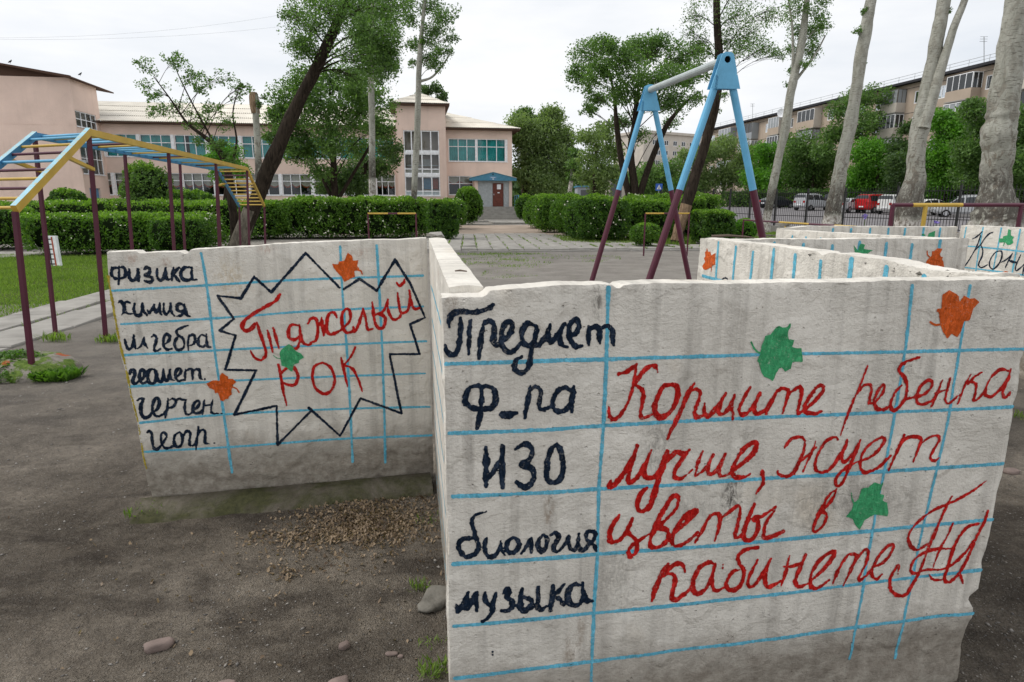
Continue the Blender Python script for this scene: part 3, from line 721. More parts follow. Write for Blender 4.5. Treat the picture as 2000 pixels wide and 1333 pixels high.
FW.word(D_, 4, [(18, [(92, 1040), (78, 1088), (130, 1060), (200, 970), (260, 870), (298, 765)]), [(292, 790), (250, 920), (227, 1020), (242, 1055), (310, 1000), (360, 900)],
    [(408, 795), (360, 920), (352, 995), (410, 1018), (470, 960), (510, 860), (533, 805)], (19, [(533, 810), (500, 940), (450, 1060), (420, 1180), (380, 1255), (322, 1275), (298, 1220), (330, 1135), (368, 1098)]),
    (15, [(530, 890), (600, 812), (660, 822), (708, 795)]), (16, [(698, 805), (640, 880), (592, 960), (592, 1008), (640, 1018), (730, 950)]),
    [(808, 805), (770, 900), (747, 1000)], (14, [(752, 1000), (830, 940), (893, 835)]), [(888, 840), (852, 940), (862, 988), (930, 940), (988, 825)], [(985, 835), (942, 940), (952, 1000), (1010, 985)],
    (16, [(1010, 990), (1100, 920), (1198, 830), (1228, 750), (1190, 742), (1120, 800), (1062, 900), (1042, 960), (1062, 1008), (1130, 1010), (1178, 985)]),
    (26, [(1277, 965), (1277, 985)]), (14, [(1282, 990), (1282, 1060), (1230, 1135)])], 'red', 16, seed=8, label='red cursive word ending in a comma')
FW.word(E_, 4, [(11, [(127, 778), (160, 722), (230, 692), (278, 712), (275, 790), (240, 880), (200, 970), (140, 1003), (82, 988), (77, 960)]), (10, [(373, 705), (330, 820), (270, 965)]), (10, [(230, 900), (290, 850), (372, 770)]),
    (13, [(538, 710), (510, 692), (440, 730), (382, 830), (362, 920), (400, 968), (470, 948), (540, 860), (590, 780), (613, 715)]), (11, [(608, 722), (572, 830), (582, 888), (640, 840), (720, 712)]),
    (11, [(718, 722), (680, 810), (630, 920), (590, 1020), (550, 1072), (522, 1058), (532, 1000), (600, 930), (700, 880)]), (12, [(700, 880), (790, 850), (868, 780), (903, 722), (880, 697), (800, 740), (732, 820), (712, 920), (750, 968), (840, 940), (950, 842)]),
    (12, [(1058, 678), (1010, 790), (932, 955)]), (10, [(990, 822), (1060, 712), (1130, 688), (1188, 712), (1160, 800), (1127, 885)]), (11, [(1190, 742), (1260, 692), (1318, 682), (1328, 720), (1282, 800), (1262, 860), (1300, 878), (1332, 852)])],
    'red', 12, seed=9, label='thin red cursive word to the right of the comma')
FW.word(F_, 4, [(18, [(160, 425), (110, 500), (83, 580), (102, 638), (170, 618), (230, 530), (263, 455)]), (14, [(240, 480), (222, 560), (270, 600), (298, 650), (290, 720), (250, 757), (232, 730), (242, 690), (300, 640), (400, 572)]),
    (16, [(400, 580), (480, 430), (560, 292), (600, 272), (620, 310), (580, 400), (500, 480), (440, 540), (402, 620), (412, 678), (480, 670), (538, 610), (530, 542), (470, 530), (432, 552)]),
    (15, [(560, 590), (640, 520), (728, 430), (758, 392), (720, 390), (652, 450), (592, 540), (567, 620), (600, 668), (680, 638), (770, 560)]),
    (15, [(860, 425), (812, 530), (752, 635)]), (13, [(820, 500), (880, 422), (938, 420), (940, 500), (902, 625)]), (13, [(950, 450), (1020, 400), (1088, 355), (1105, 400), (1082, 490), (1062, 588), (1092, 592), (1140, 540)]),
    (16, [(1218, 340), (1170, 440), (1132, 540), (1132, 608), (1180, 618), (1230, 560), (1240, 480), (1212, 452), (1280, 430), (1378, 362)]), (15, [(1368, 392), (1310, 470), (1282, 560), (1292, 598), (1360, 588), (1438, 552)])],
    'red', 15, seed=11, label='red cursive word at the start of the third red line')
FW.word(F_, 4, [(10, [(1848, 218), (1790, 270), (1732, 380), (1692, 470), (1672, 530), (1690, 558), (1748, 510), (1778, 440), (1760, 402), (1720, 402), (1780, 350), (1830, 280), (1850, 215)])],
    'red', 10, seed=12, label='single thin red letter before the lower green leaf')
FW.word(F_, 4, [(17, [(540, 805), (480, 900), (440, 1000), (413, 1095)]), (14, [(668, 868), (660, 822), (610, 805), (560, 835), (500, 898), (540, 882), (588, 900), (588, 970), (568, 1060), (600, 1090), (670, 1040), (720, 980)]),
    (15, [(900, 812), (860, 792), (790, 830), (742, 910), (732, 1000), (770, 1038), (830, 1000), (880, 900), (903, 805)]), (14, [(898, 830), (880, 920), (892, 1000), (940, 1012), (1000, 970)]), (5, [(966, 812), (960, 878)]),
    (14, [(1238, 678), (1150, 692), (1087, 740), (1092, 800), (1130, 860), (1120, 950), (1070, 1008), (1012, 1008), (992, 960), (1040, 872), (1098, 852)]),
    (14, [(1238, 775), (1190, 870), (1162, 950), (1190, 988), (1250, 930), (1338, 775)]), (14, [(1343, 765), (1310, 850), (1297, 940), (1320, 988), (1370, 970), (1420, 940)]),
    (13, [(1488, 745), (1460, 860), (1422, 975)]), (11, [(1450, 832), (1520, 822), (1590, 792)]), (14, [(1613, 730), (1570, 840), (1532, 940), (1560, 983), (1630, 960)]),
    (13, [(1630, 960), (1740, 860), (1820, 760), (1838, 712), (1790, 722), (1712, 790), (1662, 880), (1652, 970), (1700, 998), (1800, 930)]),
    (12, [(1912, 768), (1860, 870), (1826, 962)]), (11, [(1880, 830), (1940, 740), (2000, 732), (2010, 762), (1960, 870), (1912, 972)]), (11, [(2010, 780), (2070, 702), (2104, 712), (2090, 800), (2040, 900), (2030, 938), (2080, 910), (2140, 840)]),
    (11, [(2140, 840), (2220, 800), (2288, 720), (2298, 662), (2260, 667), (2200, 730), (2150, 820), (2132, 890), (2170, 928), (2213, 887)])], 'red', 14, seed=13, label='long red cursive word on the lowest red line')
FW.word(H_, 4, [(10, [(1708, 155), (1620, 220), (1530, 275), (1420, 330), (1300, 380), (1190, 460), (1110, 560), (1102, 640), (1150, 698), (1200, 688), (1250, 652)]),
    (12, [(1433, 280), (1370, 400), (1310, 540), (1250, 700), (1190, 860), (1130, 970), (1080, 1047), (1020, 1057), (962, 1010), (957, 920), (1000, 842), (1020, 825), (1017, 882)]),
    (10, [(1438, 485), (1400, 580), (1340, 700), (1290, 838)]), (10, [(1428, 688), (1330, 690), (1220, 722), (1142, 780), (1112, 850), (1150, 882), (1240, 852), (1350, 850), (1430, 812), (1530, 720), (1618, 600)]),
    (12, [(1640, 490), (1560, 512), (1490, 590), (1440, 700), (1400, 830), (1372, 920), (1400, 948), (1450, 920), (1500, 860), (1560, 740), (1620, 600), (1680, 480), (1713, 390)]),
    (12, [(1490, 872), (1520, 955)]), (9, [(1252, 882), (1290, 928), (1350, 930)])], 'red', 11, seed=14, label='tall overlapping red monogram at the lower right')
Z_ = (1440, 550)
s4 = 2000 / 520.0
FW.leaf(Z_, s4, [(398, 312), (400, 345), (383, 365), (378, 400), (385, 435), (428, 438), (412, 490), (432, 500), (480, 500), (490, 602), (412, 606), (400, 655), (355, 680), (332, 648), (312, 655), (290, 690), (265, 752), (240, 732), (200, 715), (178, 680), (165, 615), (148, 598), (172, 545), (180, 490), (210, 408), (250, 395), (285, 350), (312, 335), (340, 350), (375, 340)], 'lgreen', [(170, 540), (130, 510), (102, 455)], 6, label='upper green maple leaf', seed=1)
FW.leaf(Z_, s4, [(1590, 65), (1640, 90), (1662, 110), (1668, 150), (1700, 105), (1745, 130), (1778, 125), (1815, 155), (1770, 205), (1745, 292), (1702, 300), (1680, 370), (1650, 420), (1608, 395), (1575, 432), (1540, 375), (1520, 320), (1515, 240), (1492, 225), (1500, 205), (1530, 200), (1540, 100)], 'orange', [(1530, 322), (1480, 325), (1445, 305)], 10, label='orange maple leaf', seed=2)
FW.leaf(H_, 4, [(900, 155), (880, 185), (825, 165), (780, 205), (725, 215), (700, 300), (665, 335), (655, 380), (610, 440), (660, 455), (680, 500), (715, 540), (755, 465), (830, 420), (930, 435), (942, 410), (930, 330), (895, 310), (910, 270), (872, 258)], 'lgreen', [(668, 335), (652, 290), (645, 250)], 5, label='lower green maple leaf', seed=3)

# ---- left wall
LW = Wall('whitewashed wall behind, with a navy starburst round red words', (-1.845, 2.92), (-0.437, 3.23), [(0, 1.275), (0.3, 1.29), (0.6, 1.315), (1, 1.33)], th=0.10, seed=19, res=0.012,
          lpx=[(208, 497), (214, 570), (229, 660), (236, 690), (246, 732), (255, 773), (267, 822), (276, 880), (288, 940), (300, 985)], notch=([0, 0.12, 0.13, 0.3, 0.33, 0.35, 2], [0.006, 0.008, -0.004, -0.002, -0.02, 0, 0]))
Q_ = (200, 440); sq = 1666 / 700.0
for k, P in enumerate([[(38, 306), (485, 280), (900, 255), (1490, 235)], [(88, 461), (500, 435), (1000, 398), (1490, 378)], [(95, 605), (520, 582), (1100, 555), (1505, 540)],
                       [(130, 750), (560, 725), (1100, 703), (1500, 690)], [(178, 918), (560, 880), (1100, 855), (1520, 845)], [(190, 1053), (600, 1030), (1100, 995), (1530, 977)]]):
    LW.gridline(Q_, sq, P, 2.3, True, 30 + k)
for k, P in enumerate([[(460, 130), (487, 290), (520, 560), (565, 880), (603, 1150)], [(1105, 100), (1115, 300), (1135, 560), (1152, 850), (1163, 1100)], [(1275, 95), (1287, 300), (1300, 560), (1310, 850), (1315, 1105)]]):
    LW.gridline(Q_, sq, P, 2.5, False, 40 + k)
L1, L2, Lm, s6 = (200, 480), (200, 680), (440, 530), 2000 / 300.0
LW.word(L1, s6, [[(215, 290), (135, 295), (120, 370), (150, 420), (215, 430), (290, 408), (300, 330), (270, 285), (215, 290)], [(215, 272), (215, 380), (210, 505)], [(350, 305), (345, 390), (380, 455), (440, 425), (463, 300)], [(465, 305), (465, 400), (475, 465)],
    [(542, 310), (580, 282), (618, 310), (610, 360), (562, 390), (635, 412), (655, 450), (620, 478), (552, 460)], [(715, 300), (710, 380), (740, 448), (790, 430), (823, 290)], [(825, 300), (830, 380), (845, 438), (890, 435)],
    [(930, 285), (915, 370), (905, 458)], (17, [(1000, 280), (950, 340), (920, 380)]), [(930, 372), (970, 430), (1005, 470)], [(1150, 285), (1070, 288), (1022, 350), (1042, 430), (1120, 450), (1170, 420)], [(1170, 285), (1165, 370), (1180, 440), (1230, 445)]], 'navy', 19, 'navy subject name in the top row', seed=21, level=0.0017)
LW.word(L1, s6, [(17, [(208, 745), (245, 725), (280, 790), (300, 865), (345, 890), (390, 885)]), (17, [(358, 745), (310, 735), (285, 790), (280, 860), (252, 902)]), [(418, 752), (410, 840), (440, 905), (500, 895), (520, 765)], [(525, 755), (530, 850), (580, 905)],
    (15, [(590, 842), (610, 880), (650, 820), (680, 765)]), [(675, 775), (690, 865), (720, 850), (750, 755)], [(750, 765), (750, 860), (770, 900)], [(800, 755), (800, 840), (830, 895), (880, 840), (890, 752)], [(890, 765), (898, 860), (940, 918)],
    (18, [(1070, 785), (1010, 755), (972, 790), (982, 848), (1040, 858), (1070, 838)]), (18, [(1068, 762), (1080, 850), (1100, 905), (1142, 920)]), (15, [(1060, 872), (1020, 915), (972, 918)])], 'navy', 19, 'navy subject name in the second row', seed=22, level=0.0017)
LW.word(L1, s6, [(18, [(292, 1222), (310, 1300), (342, 1348), (390, 1310), (410, 1172)]), (17, [(405, 1162), (415, 1250), (430, 1343)]), (15, [(462, 1342), (510, 1290), (540, 1192)]), [(545, 1192), (550, 1280), (598, 1338)],
    [(637, 1192), (670, 1172), (702, 1200), (692, 1280), (672, 1350), (710, 1372), (760, 1342)], (17, [(790, 1292), (858, 1250), (878, 1182), (830, 1155), (797, 1220), (802, 1310), (842, 1352), (910, 1340)]),
    (15, [(1118, 1042), (1020, 1072), (967, 1110), (987, 1168), (1050, 1210), (1068, 1290), (1030, 1352), (962, 1348), (942, 1280), (962, 1212), (1010, 1172)]), (13, [(1130, 1162), (1115, 1260), (1120, 1362)]), (13, [(1125, 1182), (1180, 1157), (1208, 1200), (1190, 1278), (1132, 1300)]),
    (15, [(1348, 1182), (1290, 1162), (1252, 1210), (1252, 1290), (1310, 1318), (1348, 1290)]), (15, [(1355, 1152), (1360, 1260), (1372, 1313), (1412, 1320)])], 'navy', 17, 'navy subject name in the third row', seed=23, level=0.0017)
LW.word(L2, s6, [[(362, 338), (372, 292), (415, 290), (425, 350), (397, 420), (422, 468), (480, 430), (538, 380), (550, 312), (515, 282), (487, 320), (487, 400), (520, 458), (590, 440)], [(650, 272), (602, 300), (592, 380), (620, 455), (680, 450), (708, 370), (690, 292), (645, 272)],
    (17, [(710, 300), (722, 400), (760, 438), (790, 380), (795, 272)]), (17, [(792, 285), (815, 400), (850, 428), (870, 350), (885, 277)]), (17, [(882, 292), (900, 400), (945, 418)]), (17, [(940, 392), (1008, 340), (1028, 282), (990, 268), (957, 320), (962, 390), (1000, 428), (1058, 410)]),
    (15, [(1090, 275), (1080, 340), (1080, 418)]), (14, [(1092, 302), (1140, 268), (1173, 290), (1180, 408)]), (15, [(1185, 302), (1230, 272), (1268, 290), (1275, 380), (1308, 405)]), (14, [(1331, 402), (1341, 407)])], 'navy', 18, 'navy shortened subject name in the fourth row', seed=24, level=0.0017)
LW.word(L2, s6, [(16, [(462, 680), (492, 658), (542, 652)]), (17, [(545, 652), (507, 740), (512, 850), (552, 907), (610, 888), (650, 850)]), (16, [(640, 842), (710, 800), (748, 730), (730, 652), (692, 660), (657, 740), (667, 840), (720, 887), (790, 860), (840, 802)]),
    (15, [(860, 650), (850, 780), (822, 905)]), (14, [(860, 682), (920, 657), (963, 690), (930, 758), (862, 780)]), (14, [(960, 690), (1000, 655), (1040, 670), (1090, 667)]), (16, [(1090, 672), (1072, 760), (1092, 850), (1130, 863), (1180, 830)]),
    (15, [(1172, 820), (1238, 770), (1268, 710), (1240, 682), (1192, 730), (1182, 810), (1220, 848), (1270, 840), (1310, 800)]), (15, [(1330, 672), (1320, 760), (1305, 858)]), (12, [(1322, 750), (1390, 740), (1430, 732)]), (15, [(1440, 668), (1422, 760), (1422, 830), (1450, 850), (1508, 850)]), (14, [(1545, 850), (1555, 851)])], 'navy', 16, 'navy shortened subject name in the fifth row', seed=25, level=0.0017)
LW.word(L2, s6, [(16, [(587, 1098), (610, 1077), (648, 1110), (652, 1200), (672, 1290), (710, 1318), (760, 1272), (820, 1190), (838, 1130), (800, 1092), (767, 1140), (777, 1230), (820, 1298), (900, 1288), (940, 1252)]), (17, [(1010, 1092), (947, 1130), (937, 1220), (970, 1282), (1030, 1260), (1048, 1170), (1020, 1092)]),
    (15, [(1052, 1150), (1100, 1082), (1148, 1100), (1140, 1190), (1142, 1258), (1190, 1268), (1230, 1212)]), (15, [(1255, 1022), (1242, 1120), (1227, 1230), (1220, 1328)]), (14, [(1245, 1132), (1290, 1067), (1338, 1080), (1340, 1160), (1342, 1230), (1400, 1245)]), (15, [(1455, 1235), (1466, 1237)])], 'navy', 16, 'navy shortened subject name in the sixth row', seed=26, level=0.0017)
LW.word(Lm, 5, [(17, [(535, 225), (490, 290), (390, 350), (270, 420), (192, 480), (167, 540), (200, 583), (260, 558), (290, 512)]), (15, [(310, 498), (340, 600), (380, 720), (398, 810), (350, 868), (282, 838), (247, 778)]), (14, [(415, 578), (440, 680), (463, 788)]), (15, [(470, 555), (495, 650), (525, 755)]),
    [(720, 532), (650, 522), (617, 580), (627, 650), (680, 668), (728, 630)], [(722, 522), (737, 620), (762, 700), (820, 718), (850, 690)], [(730, 660), (710, 738), (672, 757), (642, 728)], (13, [(810, 512), (832, 467), (880, 462), (902, 520), (902, 620), (880, 680), (832, 695)]), (13, [(940, 450), (950, 540), (962, 628)]), (11, [(902, 560), (940, 470)]), (10, [(965, 620), (990, 560)]),
    (14, [(1090, 452), (1060, 402), (1012, 420), (992, 500), (992, 580), (1030, 618), (1100, 590), (1160, 560)]), (14, [(1160, 550), (1218, 480), (1218, 392), (1180, 367), (1142, 420), (1142, 520), (1180, 598), (1240, 588), (1260, 550)]), (13, [(1247, 542), (1262, 588), (1310, 500), (1345, 362)]), (14, [(1347, 365), (1372, 470), (1392, 568), (1440, 560)]),
    [(1435, 305), (1447, 400), (1462, 500), (1500, 557), (1550, 540), (1560, 452), (1500, 417), (1462, 430)], (13, [(1480, 420), (1550, 380), (1590, 275)]), (13, [(1587, 275), (1592, 390), (1640, 473), (1700, 450), (1720, 412)]), (13, [(1682, 212), (1692, 300), (1710, 398), (1740, 408), (1788, 370), (1805, 250), (1795, 185)]), (13, [(1800, 192), (1822, 320), (1850, 368), (1898, 360)]),
    (14, [(1672, 112), (1700, 142), (1740, 112), (1750, 80)])], 'red', 14, 'rising red cursive word inside the starburst', seed=27, level=0.0017)
LW.word(Lm, 5, [[(520, 912), (545, 1040), (565, 1160), (600, 1312)], [(545, 1000), (600, 950), (668, 942), (708, 1010), (690, 1098), (622, 1112), (562, 1082)], [(950, 892), (872, 930), (852, 1030), (880, 1138), (960, 1198), (1038, 1160), (1068, 1060), (1030, 942), (950, 892)], [(1130, 842), (1160, 980), (1195, 1128)], (12, [(1270, 742), (1230, 830), (1162, 910)]), (12, [(1160, 920), (1240, 950), (1300, 1060), (1338, 1175)])], 'red', 13, 'three plain red capitals inside the starburst', seed=28, level=0.0017)
burst = [(535, 328), (645, 340), (705, 240), (785, 312), (945, 130), (1103, 292)], [(1122, 298), (1195, 250), (1275, 305), (1360, 162), (1430, 270), (1500, 430), (1430, 460), (1475, 600), (1335, 600), (1390, 875), (1200, 805), (1105, 980), (960, 850)], [(972, 862), (815, 1020), (810, 840), (615, 880), (715, 675), (572, 672), (620, 512), (545, 490), (612, 435), (535, 328)]
prims = []
for st in burst:
    P = np.vstack([np.linspace(st[i], st[i + 1], 7)[:-1] for i in range(len(st) - 1)] + [np.array([st[-1]], float)])
    Qp = LW.trace(P, Q_, sq); prims.append(('s', Qp, 0.0066 * (1 + 0.3 * (vnoise(np.arange(len(P)) * .5, 1.0, 3) - .5))))
LW.sdf_mesh('starburst_outline', 'navy', prims, 0.0016, 'jagged navy starburst outline', seed=29)
LW.leaf(L2, s6, [(1560, 320), (1600, 350), (1640, 370), (1640, 400), (1700, 400), (1750, 440), (1700, 480), (1690, 515), (1680, 560), (1690, 600), (1650, 630), (1640, 660), (1610, 660), (1570, 690), (1540, 680), (1515, 600), (1500, 578), (1470, 590), (1460, 545), (1400, 520), (1355, 460), (1440, 420), (1530, 425), (1532, 360)], 'orange', [(1695, 505), (1750, 530), (1782, 575)], 9, label='orange maple leaf by the lower left of the starburst', seed=4, level=0.0024)
LW.leaf(Q_, sq, [(1140, 127), (1162, 145), (1165, 165), (1190, 165), (1185, 190), (1195, 205), (1170, 215), (1175, 240), (1150, 250), (1125, 265), (1112, 240), (1095, 225), (1075, 200), (1068, 180), (1095, 183), (1100, 170), (1125, 165)], 'orange', [(1175, 208), (1200, 212), (1208, 228)], 4, label='orange maple leaf at the top of the starburst', seed=5, level=0.0024)
LW.leaf(Lm, 5, [(625, 710), (660, 740), (690, 780), (735, 800), (770, 840), (720, 870), (720, 895), (670, 910), (655, 980), (640, 975), (595, 935), (550, 920), (540, 860), (530, 800), (545, 770), (590, 730)], 'lgreen', [(540, 855), (500, 845), (470, 820)], 4, label='green maple leaf between the red words', seed=6, level=0.0026)
LW.sdf_mesh('edge_stripe', 'ochre', [('s', LW.trace(spline([(211, 540), (217, 575), (232, 660), (239, 690), (249, 732), (257, 773), (270, 822), (279, 880), (290, 935)], 3), (0, 0), 1)[:24], 0.0012 + 0.004 * vnoise(np.arange(24), 2.0, 8))], 0.0018, 'thin yellow edge stripe', ragged=0.003)
V, Fc = [], []
fb = MB()
_n = 26
prof = [(0.0, 0.02), (0.02, 0.045), (0.10, 0.035), (0.16, 0.012), (0.19, -0.03)]
for i in range(_n + 1):
    t = i / _n
    for k, (o, z) in enumerate(prof):
        u = -0.04 + t * (LW.L + 0.02); w = o * (1 + 0.35 * float(fbm(t * 6, k * .3, 4)))
        q = LW.p0 + LW.d * u + LW.n * (w - 0.004); V.append((q[0], q[1], z + 0.012 * float(fbm(t * 9, k, 6)) + 0.004))
m_ = len(prof)
Fc = [(i * m_ + k, i * m_ + k + 1, (i + 1) * m_ + k + 1, (i + 1) * m_ + k) for i in range(_n) for k in range(m_ - 1)]
part('footing', V, Fc, M['moss'], LW.root, label='mossy concrete footing', smooth=True)

# ---- connecting wall (seen edge-on), its left face painted
CW = Wall('narrow white wall running back from the nearest wall to the starburst wall', (-0.437 + 0.01, 3.23), (-0.155, 1.52), [(0, 1.33), (0.5, 1.31), (1, 1.30)], th=0.085, seed=37, res=0.012, amp=.3, tn=.25)
for k, zz in enumerate([0.1, 0.27, 0.44, 0.61, 0.78, 0.95, 1.12]):
    CW.sdf_mesh('grid_line', 'line', [('s', np.array([(u, zz + 0.03 * (u - 1.7) * (1 if u > 1.5 else 0.3)) for u in np.linspace(0.15, 1.70, 14)]), 0.006 + 0.002 * vnoise(np.arange(14), k, 3))], 0.0008, seed=50 + k, cell=0.005)

# ---- labyrinth beyond: B, C, F, E, D
WB = Wall('bright side wall with a crumbling top, orange leaf at its far end', (1.12, 3.65), (1.385, 1.80), [(0, 1.31), (1, 1.31)], th=0.10, seed=51, res=0.014, lprof=[(0, -0.03), (1.31, 0.0)],
          notch=([0, 0.10, 0.14, 0.17, 1.05, 1.10, 1.14, 1.45, 1.55, 1.66, 1.78, 2], [0, 0, -0.006, 0, 0, -0.014, 0, -0.004, -0.012, -0.016, -0.01, -0.006]), mat='white_low')
G8 = (1350, 350); s8 = 2000 / 650.0
for k, x in enumerate([155, 258, 365, 490, 622, 782, 962, 1175, 1415]):
    u, _ = WB.uv(1350 + x / s8, 520); 
    if u < WB.L: WB.sdf_mesh('grid_line', 'line', [('s', np.array([(u, z) for z in np.linspace(0.15, 1.292 - 0.012 * (k % 3), 14)]), 0.011 * (1 + .3 * (vnoise(np.arange(14) * .7, k * 2.0, 3) - .5)))], 0.0012, seed=k + 60, cell=0.004)
for k, zz in enumerate([1.09, 0.92, 0.75, 0.58, 0.41]):
    WB.sdf_mesh('grid_line', 'line', [('s', np.array([(u, zz - 0.01 * u) for u in np.linspace(0.0, 1.8, 14)]), np.full(14, 0.009))], 0.0006, seed=k + 70, cell=0.004)
WB.leaf((1350, 300), 2000 / 350.0, [(180, 1050), (190, 1095), (205, 1100), (215, 1090), (225, 1140), (275, 1110), (270, 1190), (272, 1240), (250, 1250), (235, 1255), (228, 1330), (222, 1270), (190, 1290), (170, 1300), (145, 1295), (128, 1260), (160, 1210), (148, 1170), (162, 1150), (158, 1100), (172, 1090)], 'orange', label='ragged orange leaf', seed=7, level=0.002)
WB.word(G8, s8, [[(186, 618), (192, 600), (207, 594), (220, 602), (224, 618), (220, 640), (205, 655), (190, 640), (186, 618)]], 'navy', 4, 'top of a navy letter', seed=31, level=0.0017)
# broken crown of wall B
rb = MB(); rr = random.Random(4)
for k in range(190):
    u = 0.95 + rr.random() * 0.92; w = rr.uniform(-0.095, -0.004); sz = rr.uniform(0.004, 0.013)
    q = WB.p0 + WB.d * u + WB.n * w; zc = 1.283 + rr.uniform(-0.01, 0.01)
    Vv = np.array([(rr.gauss(0, 1), rr.gauss(0, 1), rr.gauss(0, .6)) for _ in range(6)]); Vv = Vv / np.linalg.norm(Vv, axis=1)[:, None] * sz * np.array([1.4, 1.4, .7])
    o6 = np.array([(1, 0, 0), (-1, 0, 0), (0, 1, 0), (0, -1, 0), (0, 0, 1), (0, 0, -1)], float) * sz * np.array([1.5, 1.2, .7]) + Vv * .4
    rb.add(o6 + np.array([q[0], q[1], zc]), [(0, 2, 4), (2, 1, 4), (1, 3, 4), (3, 0, 4), (2, 0, 5), (1, 2, 5), (3, 1, 5), (0, 3, 5)], k % 2)
rb.part('broken_concrete', [M['concrete_dk'], M['concrete']], WB.root, label='crumbled dark concrete along the top', kind='stuff')

WC = Wall('grey facing wall mid-labyrinth with a cropped orange leaf near its right end', (1.14, 3.67), (2.81, 3.95), [(0, 1.30), (1, 1.29)], th=0.10, seed=63, res=0.016, mat='white_low')
for k, x in enumerate([500, 675, 848, 1010, 1170, 1325, 1490]):
    u, _ = WC.uv(1350 + x / s8, 480)
    WC.sdf_mesh('grid_line', 'line', [('s', np.array([(u, z) for z in np.linspace(0.15, 1.275 - 0.01 * (k % 3), 14)]), 0.010 * (1 + .3 * (vnoise(np.arange(14) * .7, k * 2.0, 3) - .5)))], 0.0012, seed=k + 80, cell=0.005)
for k, zz in enumerate([0.95, 0.76, 0.57]):
    WC.sdf_mesh('grid_line', 'line', [('s', np.array([(u, zz) for u in np.linspace(0.05, 1.6, 14)]), np.full(14, 0.009))], 0.0006, seed=k + 90, cell=0.005)
N_ = (1800, 420)
WC.leaf(N_, 10, [(300, 650), (400, 660), (340, 770), (360, 815), (405, 825), (385, 870), (410, 900), (425, 1000), (400, 1100), (300, 1150), (160, 1120), (90, 1040), (70, 920), (110, 860), (180, 800), (190, 710), (240, 700)], 'orange', [(140, 820), (100, 780), (95, 710)], 12, label='orange leaf near the right end', seed=8, level=0.002)
WC.leaf(G8, s8, [(975, 395), (1000, 430), (1012, 395), (1022, 388), (1045, 395), (1035, 420), (1090, 428), (1060, 445), (1070, 500), (1010, 500), (985, 455)], 'lgreen', label='green leaf in the middle', seed=9, level=0.002)
WF = Wall('low white strip of wall in the labyrinth, running back towards the fence', (2.50, 5.85), (2.80, 3.97), [(0, 1.27), (1, 1.285)], th=0.10, seed=71, res=0.02, mat='white_low')
for k, u in enumerate(np.arange(0.18, 1.8, 0.2)):
    WF.sdf_mesh('grid_line', 'line', [('s', np.array([(u, z) for z in np.linspace(0.2, 1.22, 10)]), np.full(10, 0.011))], 0.0012, seed=k + 100, cell=0.006)
WE = Wall('farthest grey facing wall of the labyrinth, with a small green leaf at its right', (2.52, 5.88), (4.37, 6.19), [(0, 1.28), (0.15, 1.30), (1, 1.285)], th=0.10, seed=81, res=0.02, mat='white_low')
for k, x in enumerate([850, 960, 1075, 1185, 1285, 1395, 1495]):
    u, _ = WE.uv(1350 + x / s8, 450)
    WE.sdf_mesh('grid_line', 'line', [('s', np.array([(u, z) for z in np.linspace(0.2, 1.27, 10)]), np.full(10, 0.012))], 0.0012, seed=k + 110, cell=0.006)
WE.leaf(N_, 10, [(260, 310), (250, 430), (255, 520), (150, 500), (110, 430), (140, 360)], 'lgreen', [(60, 400), (15, 385)], 16, label='cropped green leaf', seed=10, level=0.002)
WD = Wall('white wall at the right edge with a navy capital word, pale orange along its top', (4.385, 6.17), (4.75, 3.9), [(0, 1.30), (1, 1.30)], th=0.10, seed=91, res=0.016, mat='white_low')
for k, P in enumerate([[(880, 240), (850, 420), (820, 600), (795, 800), (770, 1000)], [(1212, 250), (1130, 640), (1060, 1100)], [(1560, 260), (1500, 600), (1440, 900), (1380, 1200)], [(1930, 290), (1850, 700), (1750, 1250)]]):
    WD.gridline(N_, 10, P, 1, False, 120 + k, hwm=0.007)
for u in (1.0, 1.2, 1.4, 1.6, 1.8, 2.0): WD.sdf_mesh('grid_line', 'line', [('s', np.array([(u, z) for z in np.linspace(0.3, 1.25, 10)]), np.full(10, 0.009))], 0.0012, seed=int(u * 10), cell=0.006)
for k, P in enumerate([[(800, 602), (1400, 655), (2000, 720), (2600, 790)], [(770, 1020), (1400, 1095), (2000, 1178), (2600, 1265)]]):
    WD.gridline(N_, 10, P, 1.3, True, 130 + k)
WD.word(N_, 10, [[(1000, 470), (1080, 430), (1192, 330)], [(1160, 400), (1120, 520), (1050, 680), (950, 850), (860, 978), (812, 1000), (778, 970)], [(1400, 340), (1330, 370), (1240, 460), (1160, 580), (1060, 680)], [(1160, 590), (1198, 680), (1188, 800), (1130, 930), (1120, 990), (1180, 1030), (1300, 970)],
    [(1520, 705), (1440, 740), (1350, 870), (1332, 980), (1370, 1048), (1430, 1048), (1530, 940), (1578, 800), (1570, 722), (1520, 705)], [(1560, 930), (1680, 860), (1780, 750)], [(1780, 750), (1700, 900), (1640, 1025)], (26, [(1700, 890), (1800, 920), (1860, 930)]), [(1940, 780), (1860, 950), (1832, 1060), (1860, 1088), (1940, 1030), (2010, 960)],
    [(2010, 960), (1990, 1100), (1980, 1180)], [(2180, 960), (2010, 1060)], [(2010, 1060), (2080, 1180)]], 'navy', 14, 'navy word beginning with a tall cursive capital', seed=33, level=0.0017)
WD.leaf(N_, 10, [(1700, 275), (1750, 300), (1752, 400), (1810, 430), (1782, 490), (1802, 540), (1740, 585), (1680, 590), (1640, 540), (1520, 540), (1520, 460), (1590, 460), (1602, 420), (1682, 400)], 'lgreen', [(1620, 550), (1605, 600)], 9, label='green leaf above the word', seed=11, level=0.002)
WD.leaf(N_, 10, [(1510, 1200), (1560, 1130), (1640, 1100), (1690, 1110), (1700, 1210), (1720, 1230), (1700, 1320), (1590, 1360), (1520, 1300)], 'orange', [(1520, 1210), (1490, 1130)], 10, label='orange leaf below the word', seed=12, level=0.002)

